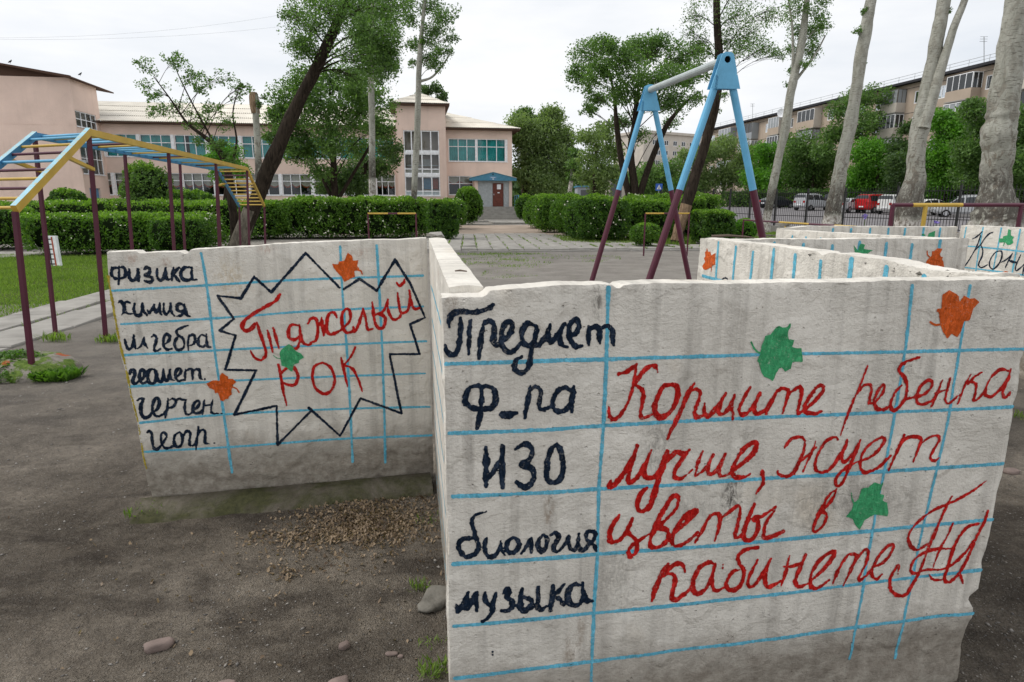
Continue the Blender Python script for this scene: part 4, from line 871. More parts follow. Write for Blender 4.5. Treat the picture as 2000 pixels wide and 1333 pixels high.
# ---- rest of the near ground: litter, gravel, stones, lumps
def scatter_leaves(name, label, cat, n, xy, size, mat, lift=0.01, up=0.5, parent=None, kind='stuff', seed=1):
    r = np.random.default_rng(seed); c = np.asarray(xy)[:n]
    n = len(c); th = r.uniform(0, 6.283, n); s_ = size * r.uniform(0.5, 1.4, n)
    nx = r.normal(0, up, n); ny = r.normal(0, up, n)
    ax = np.stack([np.cos(th), np.sin(th), nx], 1); ay = np.stack([-np.sin(th), np.cos(th), ny], 1)
    base = np.stack([c[:, 0], c[:, 1], ground_z(c[:, 0], c[:, 1]) + lift * r.uniform(0.2, 1.6, n)], 1)
    curl = r.uniform(-.5, .9, n)[:, None] * s_[:, None] * np.array([0, 0, 1.0])
    k_ = s_[:, None]; w1, w2 = r.uniform(.35, .75, n)[:, None], r.uniform(.25, .8, n)[:, None]; c2 = r.uniform(-.6, 1.0, n)[:, None] * k_ * np.array([0, 0, 1.0])
    V = np.stack([base - ax * k_, base - ax * k_ * .25 - ay * k_ * w1 + curl * .6, base + ax * k_ * .45 - ay * k_ * w2 + c2 * .5, base + ax * k_ * 1.1 + c2 * .3, base + ax * k_ * .3 + ay * k_ * w1 + curl * .6, base - ax * k_ * .4 + ay * k_ * w2 + c2 * .6, base + c2 * -.2], 1).reshape(-1, 3)
    Fq = (np.array([(6, 0, 1), (6, 1, 2), (6, 2, 3), (6, 3, 4), (6, 4, 5), (6, 5, 0)])[None] + (np.arange(n) * 7)[:, None, None]).reshape(-1, 3)
    o = part(name, V, Fq, M[mat], kind=kind)
    if label: o['label'] = label
    return o
r = np.random.default_rng(5)
def blob_xy(cx, cy, sx, sy, n, px=True):
    p = np.stack([r.normal(cx, sx, n), r.normal(cy, sy, n)], 1)
    return [gz(a, b)[:2] for a, b in p if b > 900] if px else p
xy = blob_xy(715, 1022, 68, 20, 2600) + blob_xy(590, 1048, 60, 10, 420) + blob_xy(740, 985, 60, 16, 700) + blob_xy(640, 1085, 90, 28, 260) + blob_xy(820, 960, 14, 14, 160) + blob_xy(563, 1122, 10, 9, 60) + blob_xy(500, 1150, 260, 110, 180)
xy = [p for p in xy if (np.array(p) - LW.p0) @ LW.n > 0.02 and p[0] < -0.2]
scatter_leaves('leaf_litter', 'dry brown leaves drifted below the starburst wall', 'dry leaves', len(xy), xy, 0.0066, 'litter', 0.007, up=.7)
# gravel
n = 24000
px = r.uniform(-60, 2080, n); py = 560 + (r.uniform(0, 1, n) ** 0.8) * 820
P = np.array([gz(a, b)[:2] for a, b in zip(px, py)])
keep = np.ones(n, bool)
dens = fbm(P[:, 0] * 1.5, P[:, 1] * 1.5, 21, 4) + 0.5
keep &= r.uniform(0, 1, n) < np.clip((dens - 0.32) * 3.0, 0.08, 1)
P = P[keep]; n = len(P)
sz = 0.0022 * np.exp(r.normal(0, 0.55, n)) + 0.0002 * np.hypot(P[:, 0], P[:, 1]); 
o6 = np.array([(1, 0, 0), (-1, 0, 0), (0, 1, 0), (0, -1, 0), (0, 0, 1), (0, 0, -.6)], float)
a = r.uniform(0, 6.28, n); ca, sa = np.cos(a), np.sin(a)
sc3 = np.stack([r.uniform(.8, 1.7, n), r.uniform(.6, 1.1, n), r.uniform(.35, .7, n)], 1) * sz[:, None]
loc = o6[None] * sc3[:, None, :]
X = loc[..., 0] * ca[:, None] - loc[..., 1] * sa[:, None]; Y = loc[..., 0] * sa[:, None] + loc[..., 1] * ca[:, None]
V = np.stack([X + P[:, :1], Y + P[:, 1:], loc[..., 2] + (ground_z(P[:, 0], P[:, 1]) + 0.2 * sz)[:, None]], -1).reshape(-1, 3)
f8 = np.array([(0, 2, 4), (2, 1, 4), (1, 3, 4), (3, 0, 4), (2, 0, 5), (1, 2, 5), (3, 1, 5), (0, 3, 5)])
Fq = (f8[None] + (np.arange(n) * 6)[:, None, None]).reshape(-1, 3)
o = part('gravel', V, Fq, M['pebble'], kind='stuff'); o['label'] = 'fine gravel scattered over the trodden dirt'
def rock(label, px, py, wpx, hz, seed, mat='stone', name='stone', cat='stone', flat=0.5, asp=0.7, yaw=0.3, rough=.45):
    x, y, _ = gz(px, py); z0 = float(ground_z(x, y)); w = wpx / F * math.hypot(y, EYE) / 2
    nu, nv = 18, 12; V = []; Fc = []
    for i in range(nv + 1):
        ph = math.pi * i / nv
        for j in range(nu):
            th = 2 * math.pi * j / nu
            d = np.array([math.sin(ph) * math.cos(th), math.sin(ph) * math.sin(th), math.cos(ph)])
            k = 1 + rough * float(fbm(d[0] * 1.4 + seed, d[1] * 1.4 + d[2], seed, 3 if rough < .5 else 5, .5 if rough < .5 else .65))
            q = np.sign(d) * np.abs(d) ** 0.8 * k * np.array([w, w * asp, w * flat])
            V.append((x + q[0] * math.cos(yaw) - q[1] * math.sin(yaw), y + q[0] * math.sin(yaw) + q[1] * math.cos(yaw), z0 + w * flat * 0.45 + q[2]))
    Fc = [(i * nu + j, i * nu + (j + 1) % nu, (i + 1) * nu + (j + 1) % nu, (i + 1) * nu + j) for i in range(nv) for j in range(nu)]
    o = part(name, V, Fc, M[mat], smooth=True); o['label'] = label; o['category'] = cat
    return o
for a in [('pinkish rounded stone lying alone on the dirt at the lower left', 310, 1262, 48, 0, 1, .42, .62, .45), ('small brown stone on the dirt near the nearest wall', 672, 1263, 20, 0, 2, .7, .8, .8),
          ('grey stone half in the frame at the bottom, nearest the walls', 658, 1338, 44, 0, 3, .4, .6, .5), ('flat pink stone cut by the bottom of the frame', 440, 1340, 34, 0, 4, .35, .6, .2),
          ('flat grey pebble to the right of the small brown stone', 765, 1273, 22, 0, 5, .25, .5, 0.1), ('pale pebble on the dirt, low and close to the nearest wall', 782, 1278, 10, 0, 6, .6, .8, 0.1),
          ('pale stone seen past the right edge of the nearest wall', 1975, 921, 30, 0, 8, .4, .7, 0.1)]:
    rock(a[0], a[1], a[2], a[3], a[4], a[5], flat=a[6], asp=a[7], yaw=a[8])['group'] = 'loose stones on the dirt'
rock('rough lump of concrete in the grass against the foot of the nearest wall', 848, 1170, 78, 0, 14, 'concrete_dk', 'concrete_lump', 'concrete lump', .22, .62, 1.35, rough=.9)
def tuft(label, px, py, h, n, spread, mat='grass', seed=0, group='weeds on the dirt', broad=False, xyz=None):
    rr = np.random.default_rng(seed)
    x, y = xyz[:2] if xyz else gz(px, py)[:2]
    bx = x + np.clip(rr.normal(0, spread, n), -1.5 * spread, 1.5 * spread); by = y + np.clip(rr.normal(0, spread * .7, n), -spread, spread); bz = ground_z(bx, by)
    th = rr.uniform(0, 6.28, n); ln = rr.uniform(.1, .9, n) * h; hh = h * rr.uniform(.4, 1.1, n)
    w = (0.22 if broad else 0.07) * h * rr.uniform(.6, 1.2, n)
    b = np.stack([bx, by, bz], 1); dx = np.stack([np.cos(th), np.sin(th), 0 * th], 1); sd = np.stack([-np.sin(th), np.cos(th), 0 * th], 1)
    up = np.array([0, 0, 1.0])
    mid = b + dx * (ln * .45)[:, None] + up * (hh * .65)[:, None]; tip = b + dx * ln[:, None] + up * hh[:, None]
    V = np.stack([b, mid - sd * w[:, None], tip, mid + sd * w[:, None]], 1).reshape(-1, 3)
    o = part('weed_tuft', V, np.arange(n * 4).reshape(n, 4), M[mat]); o['label'] = label; o['category'] = 'weeds'
    if group: o['group'] = group
    return o
for k, a in enumerate([('leafy weeds beside the concrete lump at the nearest wall', 818, 1145, .035, 60, .025, 0), ('leafy weeds at the foot of the nearest wall, at the bottom of the frame', 850, 1310, .045, 90, .035, 0),
    ('thin weeds between the small brown stone and the nearest wall', 842, 1255, .03, 30, .03, 0), ('green weeds at the left end of the mossy footing', 287, 1003, .06, 80, .05, 0), ('bushy dark weeds right of the painted mound', 112, 738, .10, 520, .10, 1),
    ('weeds round the foot of the second maroon post', 112, 668, .11, 110, .09, 0), ('weeds between the third maroon post and the starburst wall', 222, 668, .10, 160, .09, 0), ('weeds on the dirt seen past the right edge of the nearest wall', 1995, 815, .06, 60, .06, 0),
    ('weeds at the foot of the corner under the dry leaves', 845, 1010, .03, 50, .05, 0), ('moss and grass at the right of the mossy footing', 760, 958, .022, 220, .06, 0)]):
    tuft(a[0], a[1], a[2], a[3], a[4], a[5], 'leaf_hedge' if a[6] else 'grass', seed=k, broad=bool(a[6]))
# ------------------------------------------------------------------ playground ground surfaces
GA = math.radians(9.1)
gt = np.array([math.cos(GA), math.sin(GA)]); gb = np.array([-math.sin(GA), math.cos(GA)])   # along the school front / away from the viewer
def quad_sheet(name, pts, mat, dz, n=26):
    a, b, c, d = [np.array(p[:2], float) for p in pts]
    A = [a * (1 - i / n) + b * (i / n) for i in range(n + 1)]; B = [d * (1 - i / n) + c * (i / n) for i in range(n + 1)]
    return on_ground_poly(name, (A, B), mat, dz)
# lawn on the left
lawn_poly = np.array([gz(-260, 655)[:2], gz(40, 622)[:2], gz(130, 590)[:2], gz(205, 572)[:2], gz(420, 520)[:2], gz(420, 494)[:2], (-14.3, 18.8), (-32, 18.5)])
quad_sheet('lawn', [(-16, 6.2), (-4.9, 10.6), (-8.4, 18.9), (-34, 18.9)], M['lawn'], 0.006)
# concrete footpath: two rows of slabs crossing the left side
def slab_on(parent, c, ax, ay, w, l, tilt, mat, th=0.05, top=0.035, name='slab'):
    """one slab centred at c with unit axes ax, ay"""
    V = []
    z0 = float(ground_z(c[0], c[1]))
    b = 0.012
    for (zz, k) in ((-th, 1.0), (top - b, 1.0), (top, 1 - 2 * b / max(w, l))):
        for sx, sy in ((-1, -1), (1, -1), (1, 1), (-1, 1)):
            q = np.array(c) + ax * sx * w / 2 * k + ay * sy * l / 2 * k
            V.append((q[0], q[1], z0 + zz + tilt[0] * sx + tilt[1] * sy))
    Fc = [(0, 1, 5, 4), (1, 2, 6, 5), (2, 3, 7, 6), (3, 0, 4, 7), (4, 5, 9, 8), (5, 6, 10, 9), (6, 7, 11, 10), (7, 4, 8, 11), (8, 9, 10, 11), (3, 2, 1, 0)]
    return part(name, V, Fc, M[mat], parent)
def holder(name, V=None):
    o = bpy.data.objects.new(name, None); COL.objects.link(o); o['kind'] = 'structure'; OFF[o] = np.zeros(3); o.empty_display_size = .2
    return o
rr = random.Random(3)
fp = holder('footpath')
p0 = np.array(gz(-120, 690)[:2]); p1 = np.array(gz(212, 590)[:2]); d = p1 - p0; d /= np.linalg.norm(d); nn = np.array([-d[1], d[0]])
L = 0
while L < 13:
    w = 1.22
    for row, off in ((0, 0.33), (1, -0.33)):
        c = p0 + d * (L + w / 2 - 1.5 + (0.35 if row else 0)) + nn * off
        if c[1] < 17.5: slab_on(fp, c, d, nn, w - 0.03, 0.62, (rr.uniform(-.008, .008), rr.uniform(-.008, .008)), 'slab', top=0.03)
    L += w
fq = holder('far_left_path')
for i in range(5):
    for j in range(3):
        c = np.array([-14.9 - i * 1.05, 17.5 + j * .95]) 
        slab_on(fq, c, gt, gb, 1.0, .9, (rr.uniform(-.01, .01), rr.uniform(-.01, .01)), 'slab', top=0.03)
# paved apron in front of the school gate
pv = holder('paving')
Pc = np.array(gz(905, 491)[:2])
ad = np.array([-0.095, 0.9955]); at_ = np.array([0.9955, 0.095])
for r_ in range(6):
    l = 1.9
    for k in range(-3, 24):
        if r_ >= 1 and k > 7 + (5 - r_) * 1.6: continue
        if r_ >= 3 and k > 9: continue
        if r_ == 0 and k > 21: continue
        c = Pc + at_ * (k * 0.52 + 0.2 + r_ * 0.05) + ad * (r_ * l + l / 2 + (0.12 if r_ == 0 and rr.random() < .3 else 0))
        drop = rr.random() < 0.12 and r_ == 0
        slab_on(pv, c, at_, ad, 0.492, l - 0.04, (rr.uniform(-.006, .006), rr.uniform(-.01, .01) - (0.02 if drop else 0)), 'slab', top=0.055, th=.08)
# broken kerb line in front of it
kb = holder('kerb_line')
for k in range(10):
    c = Pc + at_ * (k * 1.32 - 0.5) + ad * (-0.55 + rr.uniform(-.04, .04) - (0.5 if k > 6 else 0))
    slab_on(kb, c, at_, ad, 1.28, 0.16, (rr.uniform(-.012, .012), 0), 'concrete', top=0.05, th=.08, name='kerb_stone')
quad_sheet('courtyard_road', [(-9.5, 31.2), (6.5, 31.9), (7.6, 43.5), (-14, 42)], M['pinkpath'], 0.008)
kc = holder('courtyard_kerb')
for k in range(14):
    c = np.array(gz(812, 440)[:2]) + gt * (k * 1.1)
    if k < 9: slab_on(kc, c, gt, gb, 1.06, 0.2, (0, 0), 'concrete', top=0.13, th=.08, name='kerb_stone')
ep = holder('entrance_path')
for i in range(3):
    for j in range(5):
        c = np.array([-2.3, 44.6]) + gt * (i * 1.25 + 1.6) + gb * (j * 1.3)
        slab_on(ep, c, gt, gb, 1.2, 1.25, (rr.uniform(-.01, .01), rr.uniform(-.01, .01)), 'slab', top=0.12, th=.08)
# parking
quad_sheet('parking_lot', [(10.5, 40.5), (60, 18), (110, 60), (24, 140)], M['asphalt'], 0.012, n=40)
# right strip under poplars: low concrete borders
lb = holder('border_kerb')
for k in range(8):
    c = np.array(gz(1432, 462)[:2]) + np.array([0.5, -0.86]) * (k * 1.5)
    slab_on(lb, c, np.array([0.5, -0.86]), np.array([0.86, 0.5]), 1.45, 0.22, (0, 0), 'concrete_dk', top=0.16, th=.08, name='kerb_stone')

def grass(name, label, poly, n, h, mat='grass', seed=0, kind='stuff', jit=1.0, patchy=None):
    r = np.random.default_rng(seed); poly = np.asarray(poly)
    lo, hi = poly.min(0), poly.max(0); c = r.uniform(lo, hi, (n * 3, 2)); ins = np.zeros(len(c), bool)
    for k in range(len(poly)):
        a, b = poly[k], poly[(k + 1) % len(poly)]
        ins ^= ((a[1] > c[:, 1]) != (b[1] > c[:, 1])) & (c[:, 0] < (b[0] - a[0]) * (c[:, 1] - a[1]) / (b[1] - a[1] + 1e-12) + a[0])
    c = c[ins]; keep = r.uniform(0, 1, len(c)) < np.clip(0.35 + 1.6 * (fbm(c[:, 0] * .8, c[:, 1] * .8, seed + 3, 4) + .3), .15, 1); keep = keep if patchy is None else fbm(c[:, 0] * 1.3, c[:, 1] * 1.3, seed + 3, 4) + .1 * r.normal(0, 1, len(c)) > patchy
    c = c[keep][:n]; n = len(c)
    th = r.uniform(0, 6.28, n); hh = h * r.uniform(.4, 1.3, n) * (1 + 1.2 * fbm(c[:, 0] * .6, c[:, 1] * .6, seed, 3)); w = h * .09 * r.uniform(.6, 1.5, n) + .0009 * c[:, 1] * .25
    b = np.stack([c[:, 0], c[:, 1], ground_z(c[:, 0], c[:, 1]) + .003], 1); s_ = np.stack([np.cos(th), np.sin(th), 0 * th], 1)
    lean = np.stack([r.normal(0, .35, n), r.normal(0, .35, n), np.ones(n)], 1) * hh[:, None]
    V = np.stack([b - s_ * w[:, None], b + s_ * w[:, None], b + lean], 1).reshape(-1, 3)
    o = part(name, V, np.arange(3 * n).reshape(n, 3), M[mat], kind=kind); o['label'] = label
    return o
lp_ = []
A0 = p0 + nn * .68
path_edge = [tuple(A0 + d * t) for t in (-6, 0, 3, 6, 9.5)]
grass('lawn_grass', 'mown green grass between the footpath and the hedge', path_edge + [(-8.2, 18.9), (-15.3, 18.9), (-20, 15)], 110000, 0.06, seed=2)
grass('footpath_grass', 'thin grass in the joint and along the near side of the footpath', [tuple(p0 + d * 3 - nn * .68), tuple(p0 + d * 10 - nn * .68), tuple(p0 + d * 10 - nn * 1.15), tuple(p0 + d * 5 - nn * 1.0)], 5000, 0.05, seed=4)
grass('joint_grass', 'grass growing in the joint between the two slab rows', [tuple(p0 - nn * .035), tuple(p0 + d * 11 - nn * .05), tuple(p0 + d * 11 + nn * .04), tuple(p0 + nn * .035)], 1500, 0.05, seed=5)
def gpoly(pts): return [gz(a, b)[:2] for a, b in pts]
grass('bare_patch_grass', 'sparse grass on the bare ground in front of the paving', gpoly([(870, 494), (1010, 490), (1100, 500), (1060, 526), (880, 520)]), 3000, 0.05, seed=6, patchy=.10)
grass('bare_patch_grass', 'sparse short grass nearer the wall on the bare ground', gpoly([(950, 525), (1060, 518), (1050, 540), (930, 548)]), 1500, 0.028, seed=7, patchy=.10)
grass('bare_patch_grass', 'scattered grass along the foot of the kerb line', gpoly([(1060, 500), (1210, 500), (1215, 512), (1060, 514)]), 900, 0.04, seed=8, patchy=.08)
grass('hedge_foot_grass', 'grass under the hedges right of the paving', gpoly([(1080, 462), (1350, 462), (1360, 478), (1180, 478), (1100, 474)]), 9000, 0.13, seed=9)
grass('border_grass', 'grass round the poplar trunks by the fence', [(13, 35), (17.5, 31), (16, 20), (12, 22), (10.5, 30)], 14000, 0.12, seed=10)
grass('courtyard_grass', 'grass along the school wall and hedges', [(-33, 43), (-4, 46), (-4, 55), (-32, 50)], 9000, 0.16, seed=11)
# crack tufts between paving slabs
cg = []
r = np.random.default_rng(8)
for k in range(-2, 20):
    for _ in range(160):
        t = r.uniform(0, 9) if k < 9 else r.uniform(0, 2); q = Pc + at_ * (k * .52 - .06 + t * .026) + ad * t
        if fbm(q[0] * 1.5, q[1] * 1.5, 4, 3) > -.02: cg.append(q + r.normal(0, .008, 2))
cg = np.array(cg); n = len(cg); th = r.uniform(0, 6.28, n); hh = r.uniform(.02, .075, n)
b = np.stack([cg[:, 0], cg[:, 1], ground_z(cg[:, 0], cg[:, 1]) + .03], 1); s_ = np.stack([np.cos(th), np.sin(th), 0 * th], 1) * .012
V = np.stack([b - s_, b + s_, b + np.stack([r.normal(0, .03, n), r.normal(0, .03, n), hh + .03], 1)], 1).reshape(-1, 3)
part('joint_grass', V, np.arange(3 * n).reshape(n, 3), M['grass'], kind='stuff')['label'] = 'grass sprouting in the joints of the paving'
# white flakes on bare ground
r = np.random.default_rng(77)
fl = [gz(a, b)[:2] for a, b in zip(r.uniform(900, 1210, 260), r.uniform(500, 548, 260))] + [gz(a, b)[:2] for a, b in zip(r.uniform(0, 300, 90), r.uniform(620, 900, 90))]
fl = np.array(fl); n = len(fl); th = r.uniform(0, 6.28, n); sz = r.uniform(.006, .022, n) * np.clip(fl[:, 1] / 8, .35, 1.3)
b = np.stack([fl[:, 0], fl[:, 1], ground_z(fl[:, 0], fl[:, 1]) + .006], 1); ax = np.stack([np.cos(th), np.sin(th), .1 + 0 * th], 1) * sz[:, None]; ay = np.stack([-np.sin(th), np.cos(th), .2 + 0 * th], 1) * sz[:, None] * .5
part('plaster_flakes', np.stack([b - ax, b - ay, b + ax, b + ay], 1).reshape(-1, 3), np.arange(4 * n).reshape(n, 4), M['concrete'], kind='stuff')['label'] = 'pale flakes of plaster scattered on the bare ground'

# ------------------------------------------------------------------ school
SA = math.radians(9.09); ST = np.array([math.cos(SA), math.sin(SA)]); SN = np.array([math.sin(SA), -math.cos(SA)])
S0 = np.array([0.0, 57.0])
def sT(u, d, z): q = S0 + ST * u + SN * d; return (q[0], q[1], z)
def fac(px, py, d=0.0):
    o = S0 + SN * d; return onplane(px, py, o, o + ST)
class Face:
    """a vertical wall face with recessed openings"""
    def __init__(s, root, o, t, n): s.root, s.o, s.t, s.n = root, np.array(o, float), np.array(t, float), np.array(n, float)
    def T(s, u, d, z): q = s.o + s.t * u + s.n * d; return (q[0], q[1], z)
    def uv(s, px, py, d=0.0): o = s.o + s.n * d; return onplane(px, py, o, o + s.t)
    def wall(s, u0, u1, z0, z1, ops, mat, name='wall', rev=0.28, thick=None, label=None):
        us = sorted({u0, u1} | {v for o in ops for v in (o[0], o[1])}); zs = sorted({z0, z1} | {v for o in ops for v in (o[2], o[3])})
        us = [u for u in us if u0 <= u <= u1]; zs = [z for z in zs if z0 <= z <= z1]
        V, Fc = [], []
        def q(*p): Fc.append(tuple(range(len(V), len(V) + 4))); V.extend(p)
        for a, b in zip(us, us[1:]):
            for c, e in zip(zs, zs[1:]):
                m = ((a + b) / 2, (c + e) / 2)
                if any(o[0] < m[0] < o[1] and o[2] < m[1] < o[3] for o in ops): continue
                q(s.T(a, 0, c), s.T(b, 0, c), s.T(b, 0, e), s.T(a, 0, e))
        for o in ops:
            a, b, c, e = o[:4]
            q(s.T(a, 0, c), s.T(a, -rev, c), s.T(a, -rev, e), s.T(a, 0, e)); q(s.T(b, 0, c), s.T(b, 0, e), s.T(b, -rev, e), s.T(b, -rev, c))
            q(s.T(a, 0, e), s.T(a, -rev, e), s.T(b, -rev, e), s.T(b, 0, e)); q(s.T(a, 0, c), s.T(b, 0, c), s.T(b, -rev, c), s.T(a, -rev, c))
        if thick:
            q(s.T(u0, 0, z0), s.T(u0, 0, z1), s.T(u0, -thick, z1), s.T(u0, -thick, z0)); q(s.T(u1, 0, z0), s.T(u1, -thick, z0), s.T(u1, -thick, z1), s.T(u1, 0, z1))
        return part(name, V, Fc, M[mat], s.root, label=label)
    def window(s, a, b, c, e, vs_, hs, fw=0.06, d=-0.12, curtain=None, sill=True, fm='frame', room=True, cdrop=1.0, rd=1.6, rs=.3):
        m = MB(); T = s.T
        def bx(u0, u1, z0, z1, d0, d1, k=0): m.box(u0, u1, d0, d1, z0, z1, k, T=lambda x, y, z: T(x, y, z))
        bx(a, b, c, c + fw, d, d + .07); bx(a, b, e - fw, e, d, d + .07); bx(a, a + fw, c + fw, e - fw, d + .001, d + .068); bx(b - fw, b, c + fw, e - fw, d + .001, d + .068)
        for v in vs_:
            w = fw * .5 if not isinstance(v, tuple) else v[1]; v = v[0] if isinstance(v, tuple) else v
            bx(v - w, v + w, c + fw, e - fw, d + .003, d + .066)
        for h in hs: bx(a + fw, b - fw, h - fw * .5, h + fw * .5, d + .006, d + .062)
        wobj = m.part('window', [M[fm]], s.root)
        if sill:
            k = MB(); k.box(a - .05, b + .05, d + .08, .07, c - .05, c + .0, 0, T=lambda x, y, z: T(x, y, z)); k.part('sill', [M[fm]], wobj)
        vs2 = [a] + [v[0] if isinstance(v, tuple) else v for v in vs_] + [b]; hs2 = [c] + list(hs) + [e]
        for i in range(len(vs2) - 1):
            for j in range(len(hs2) - 1):
                part('pane', [T(vs2[i], d + .03, hs2[j]), T(vs2[i + 1], d + .03, hs2[j]), T(vs2[i + 1], d + .03, hs2[j + 1]), T(vs2[i], d + .03, hs2[j + 1])], [(0, 1, 2, 3)], M['glass'], wobj)
        if room:
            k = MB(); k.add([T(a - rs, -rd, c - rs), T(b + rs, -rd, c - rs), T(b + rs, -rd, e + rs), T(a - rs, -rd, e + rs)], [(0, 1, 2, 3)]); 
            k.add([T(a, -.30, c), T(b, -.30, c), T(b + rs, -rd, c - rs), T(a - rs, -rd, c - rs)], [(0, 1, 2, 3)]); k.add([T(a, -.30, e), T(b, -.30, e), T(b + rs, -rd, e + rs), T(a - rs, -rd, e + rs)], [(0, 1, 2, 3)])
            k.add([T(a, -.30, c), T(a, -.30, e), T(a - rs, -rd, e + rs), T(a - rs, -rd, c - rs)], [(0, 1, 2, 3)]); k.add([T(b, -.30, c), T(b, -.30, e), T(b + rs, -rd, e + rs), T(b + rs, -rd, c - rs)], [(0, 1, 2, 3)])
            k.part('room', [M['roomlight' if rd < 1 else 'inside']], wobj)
        if curtain:
            n_ = max(int((b - a) / .05), 6); rr_ = random.Random(int(a * 100))
            us = np.linspace(a + .03, b - .03, n_ + 1)
            if curtain == 'teal':
                hi, lo_ = e, c + .02
                V, Fc = [], []
                gap = rr_.random() < .25; gu = rr_.uniform(.3, .7)
                for i, u in enumerate(us):
                    dd = -.33 + .03 * math.sin(i * 1.9) + .02 * math.sin(i * .8)
                    V += [T(u, dd, lo_), T(u, dd, hi)]
                Fc = [(2 * i, 2 * i + 2, 2 * i + 3, 2 * i + 1) for i in range(n_) if not (gap and abs(i / n_ - gu) < .09)]
                part('curtain', V, Fc, M['teal'], wobj)
            elif curtain == 'swag':
                ks = [a] + [v[0] if isinstance(v, tuple) else v for v in vs_] + [b]
                V, Fc, mi = [], [], []
                for k0, k1 in zip(ks, ks[1:]):
                    mid = e - (e - c) * .52 * cdrop
                    for i in range(9):
                        t = i / 8; u = k0 + .04 + (k1 - k0 - .08) * t; sag = (1 - (2 * t - 1) ** 2) * .22
                        V += [T(u, -.34, e), T(u, -.34, mid - sag + .02), T(u, -.335, mid - sag - .10)]
                        if i:
                            q = len(V) - 6; Fc += [(q, q + 3, q + 4, q + 1), (q + 1, q + 4, q + 5, q + 2)]; mi += [0, 1]
                part('curtain', V, Fc, [M['cream'], M['swag']], wobj, midx=mi)
        return wobj
def corrugated(name, root, A, B, C, D, mat, pitch=0.16, amp=0.028, rows=4, label=None):
    """roof slope: A-B eave (left,right), D-C ridge; waves run from eave to ridge, in stepped courses"""
    A, B, C, D = [np.array(p, float) for p in (A, B, C, D)]
    n = max(int(np.linalg.norm(B - A) / (pitch / 4)), 4)
    nrm = np.cross(B - A, D - A); nrm /= np.linalg.norm(nrm)
    if nrm[2] < 0: nrm = -nrm
    V, Fc = [], []
    Lr = np.linalg.norm(B - A)
    for r_ in range(rows):
        for t in (r_ / rows, (r_ + 1) / rows + .015):
            e0, e1 = A + (D - A) * t, B + (C - B) * t
            lift = 0.03 if t == r_ / rows else 0.0
            for i in range(n + 1):
                s_ = i / n; p = e0 + (e1 - e0) * s_; x = np.dot(p - A, (B - A) / Lr)
                V.append(p + nrm * (amp * math.sin(2 * math.pi * x / pitch) + lift + .004 * r_))
        b0 = r_ * 2 * (n + 1)
        Fc += [(b0 + i, b0 + i + 1, b0 + n + 2 + i, b0 + n + 1 + i) for i in range(n)]
    return part(name, V, Fc, M[mat], root, label=label)
SH = thing('school_building', 'long pink two-storey school with a slate roof and a blue-gabled porch', 'school', (0, 57, 0))
SF = Face(SH, S0, ST, SN)
EZ = 8.0
uL = fac(205, 300)[0] - 4.5
uT0, uT1 = fac(775, 300, 1.3)[0], fac(871.5, 300, 1.3)[0]
rw = [fac(876, 290)[0], fac(991.5, 290)[0]]
ops = []; winspec = []
mod = (fac(405, 290)[0] - fac(271.6, 290)[0]) / 2
u = fac(271.6, 290)[0] - 2 * mod
while u + mod < uT0 + 0.4:
    a, b = u + .12, min(u + mod - .12, uT0 - .25)
    ops.append((a, b, 5.25, 7.0)); winspec.append((a, b, 5.25, 7.0, 'teal'))
    ops.append((a + .35, b + .35 if b + .35 < uT0 - .1 else b, 2.25, 4.0)); winspec.append((ops[-1][0], ops[-1][1], 2.25, 4.0, 'swag'))
    u += mod
zu = (fac(930, 316)[1], fac(930, 271.5)[1]); zl = (fac(900, 381)[1], fac(900, 344)[1])
um = fac(932, 290)[0]; up_ = fac(986, 290)[0]
npier = sorted(ops, key=lambda o: (o[2], o[0]))
for o1, o2 in zip(npier, npier[1:]):
    if o1[2] == o2[2] and 0 < o2[0] - o1[1] < 0.8:
        k = MB(); k.box(o1[1] + .004, o2[0] - .004, .002, .03, o1[2], o1[3], 0, T=SF.T); k.part('pier_panel', [M['frame']], SH)
ops += [(rw[0], rw[1], zu[0], zu[1])]; ul = (fac(876, 360)[0], fac(924, 360)[0]); ops += [(ul[0], ul[1], zl[0], zl[1])]
SF.wall(uL, 0.0, -0.2, EZ - .05, ops, 'pink', thick=14)
for (a, b, c, e, k) in winspec:
    w_ = b - a
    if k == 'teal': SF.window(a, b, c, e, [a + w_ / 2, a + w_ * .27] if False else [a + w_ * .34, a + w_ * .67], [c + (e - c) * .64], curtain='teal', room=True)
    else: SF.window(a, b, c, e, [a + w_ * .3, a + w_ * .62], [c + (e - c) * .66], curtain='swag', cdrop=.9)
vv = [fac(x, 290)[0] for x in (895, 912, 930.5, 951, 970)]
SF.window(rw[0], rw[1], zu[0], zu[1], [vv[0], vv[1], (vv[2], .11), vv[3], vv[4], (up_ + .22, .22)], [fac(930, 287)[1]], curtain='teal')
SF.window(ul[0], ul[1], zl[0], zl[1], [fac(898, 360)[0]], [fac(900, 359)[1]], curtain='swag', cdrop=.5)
k = MB(); k.box(uL, -.02, .002, .10, -0.2, 1.25, 0, T=SF.T); k.part('plinth', [M['pink']], SH)
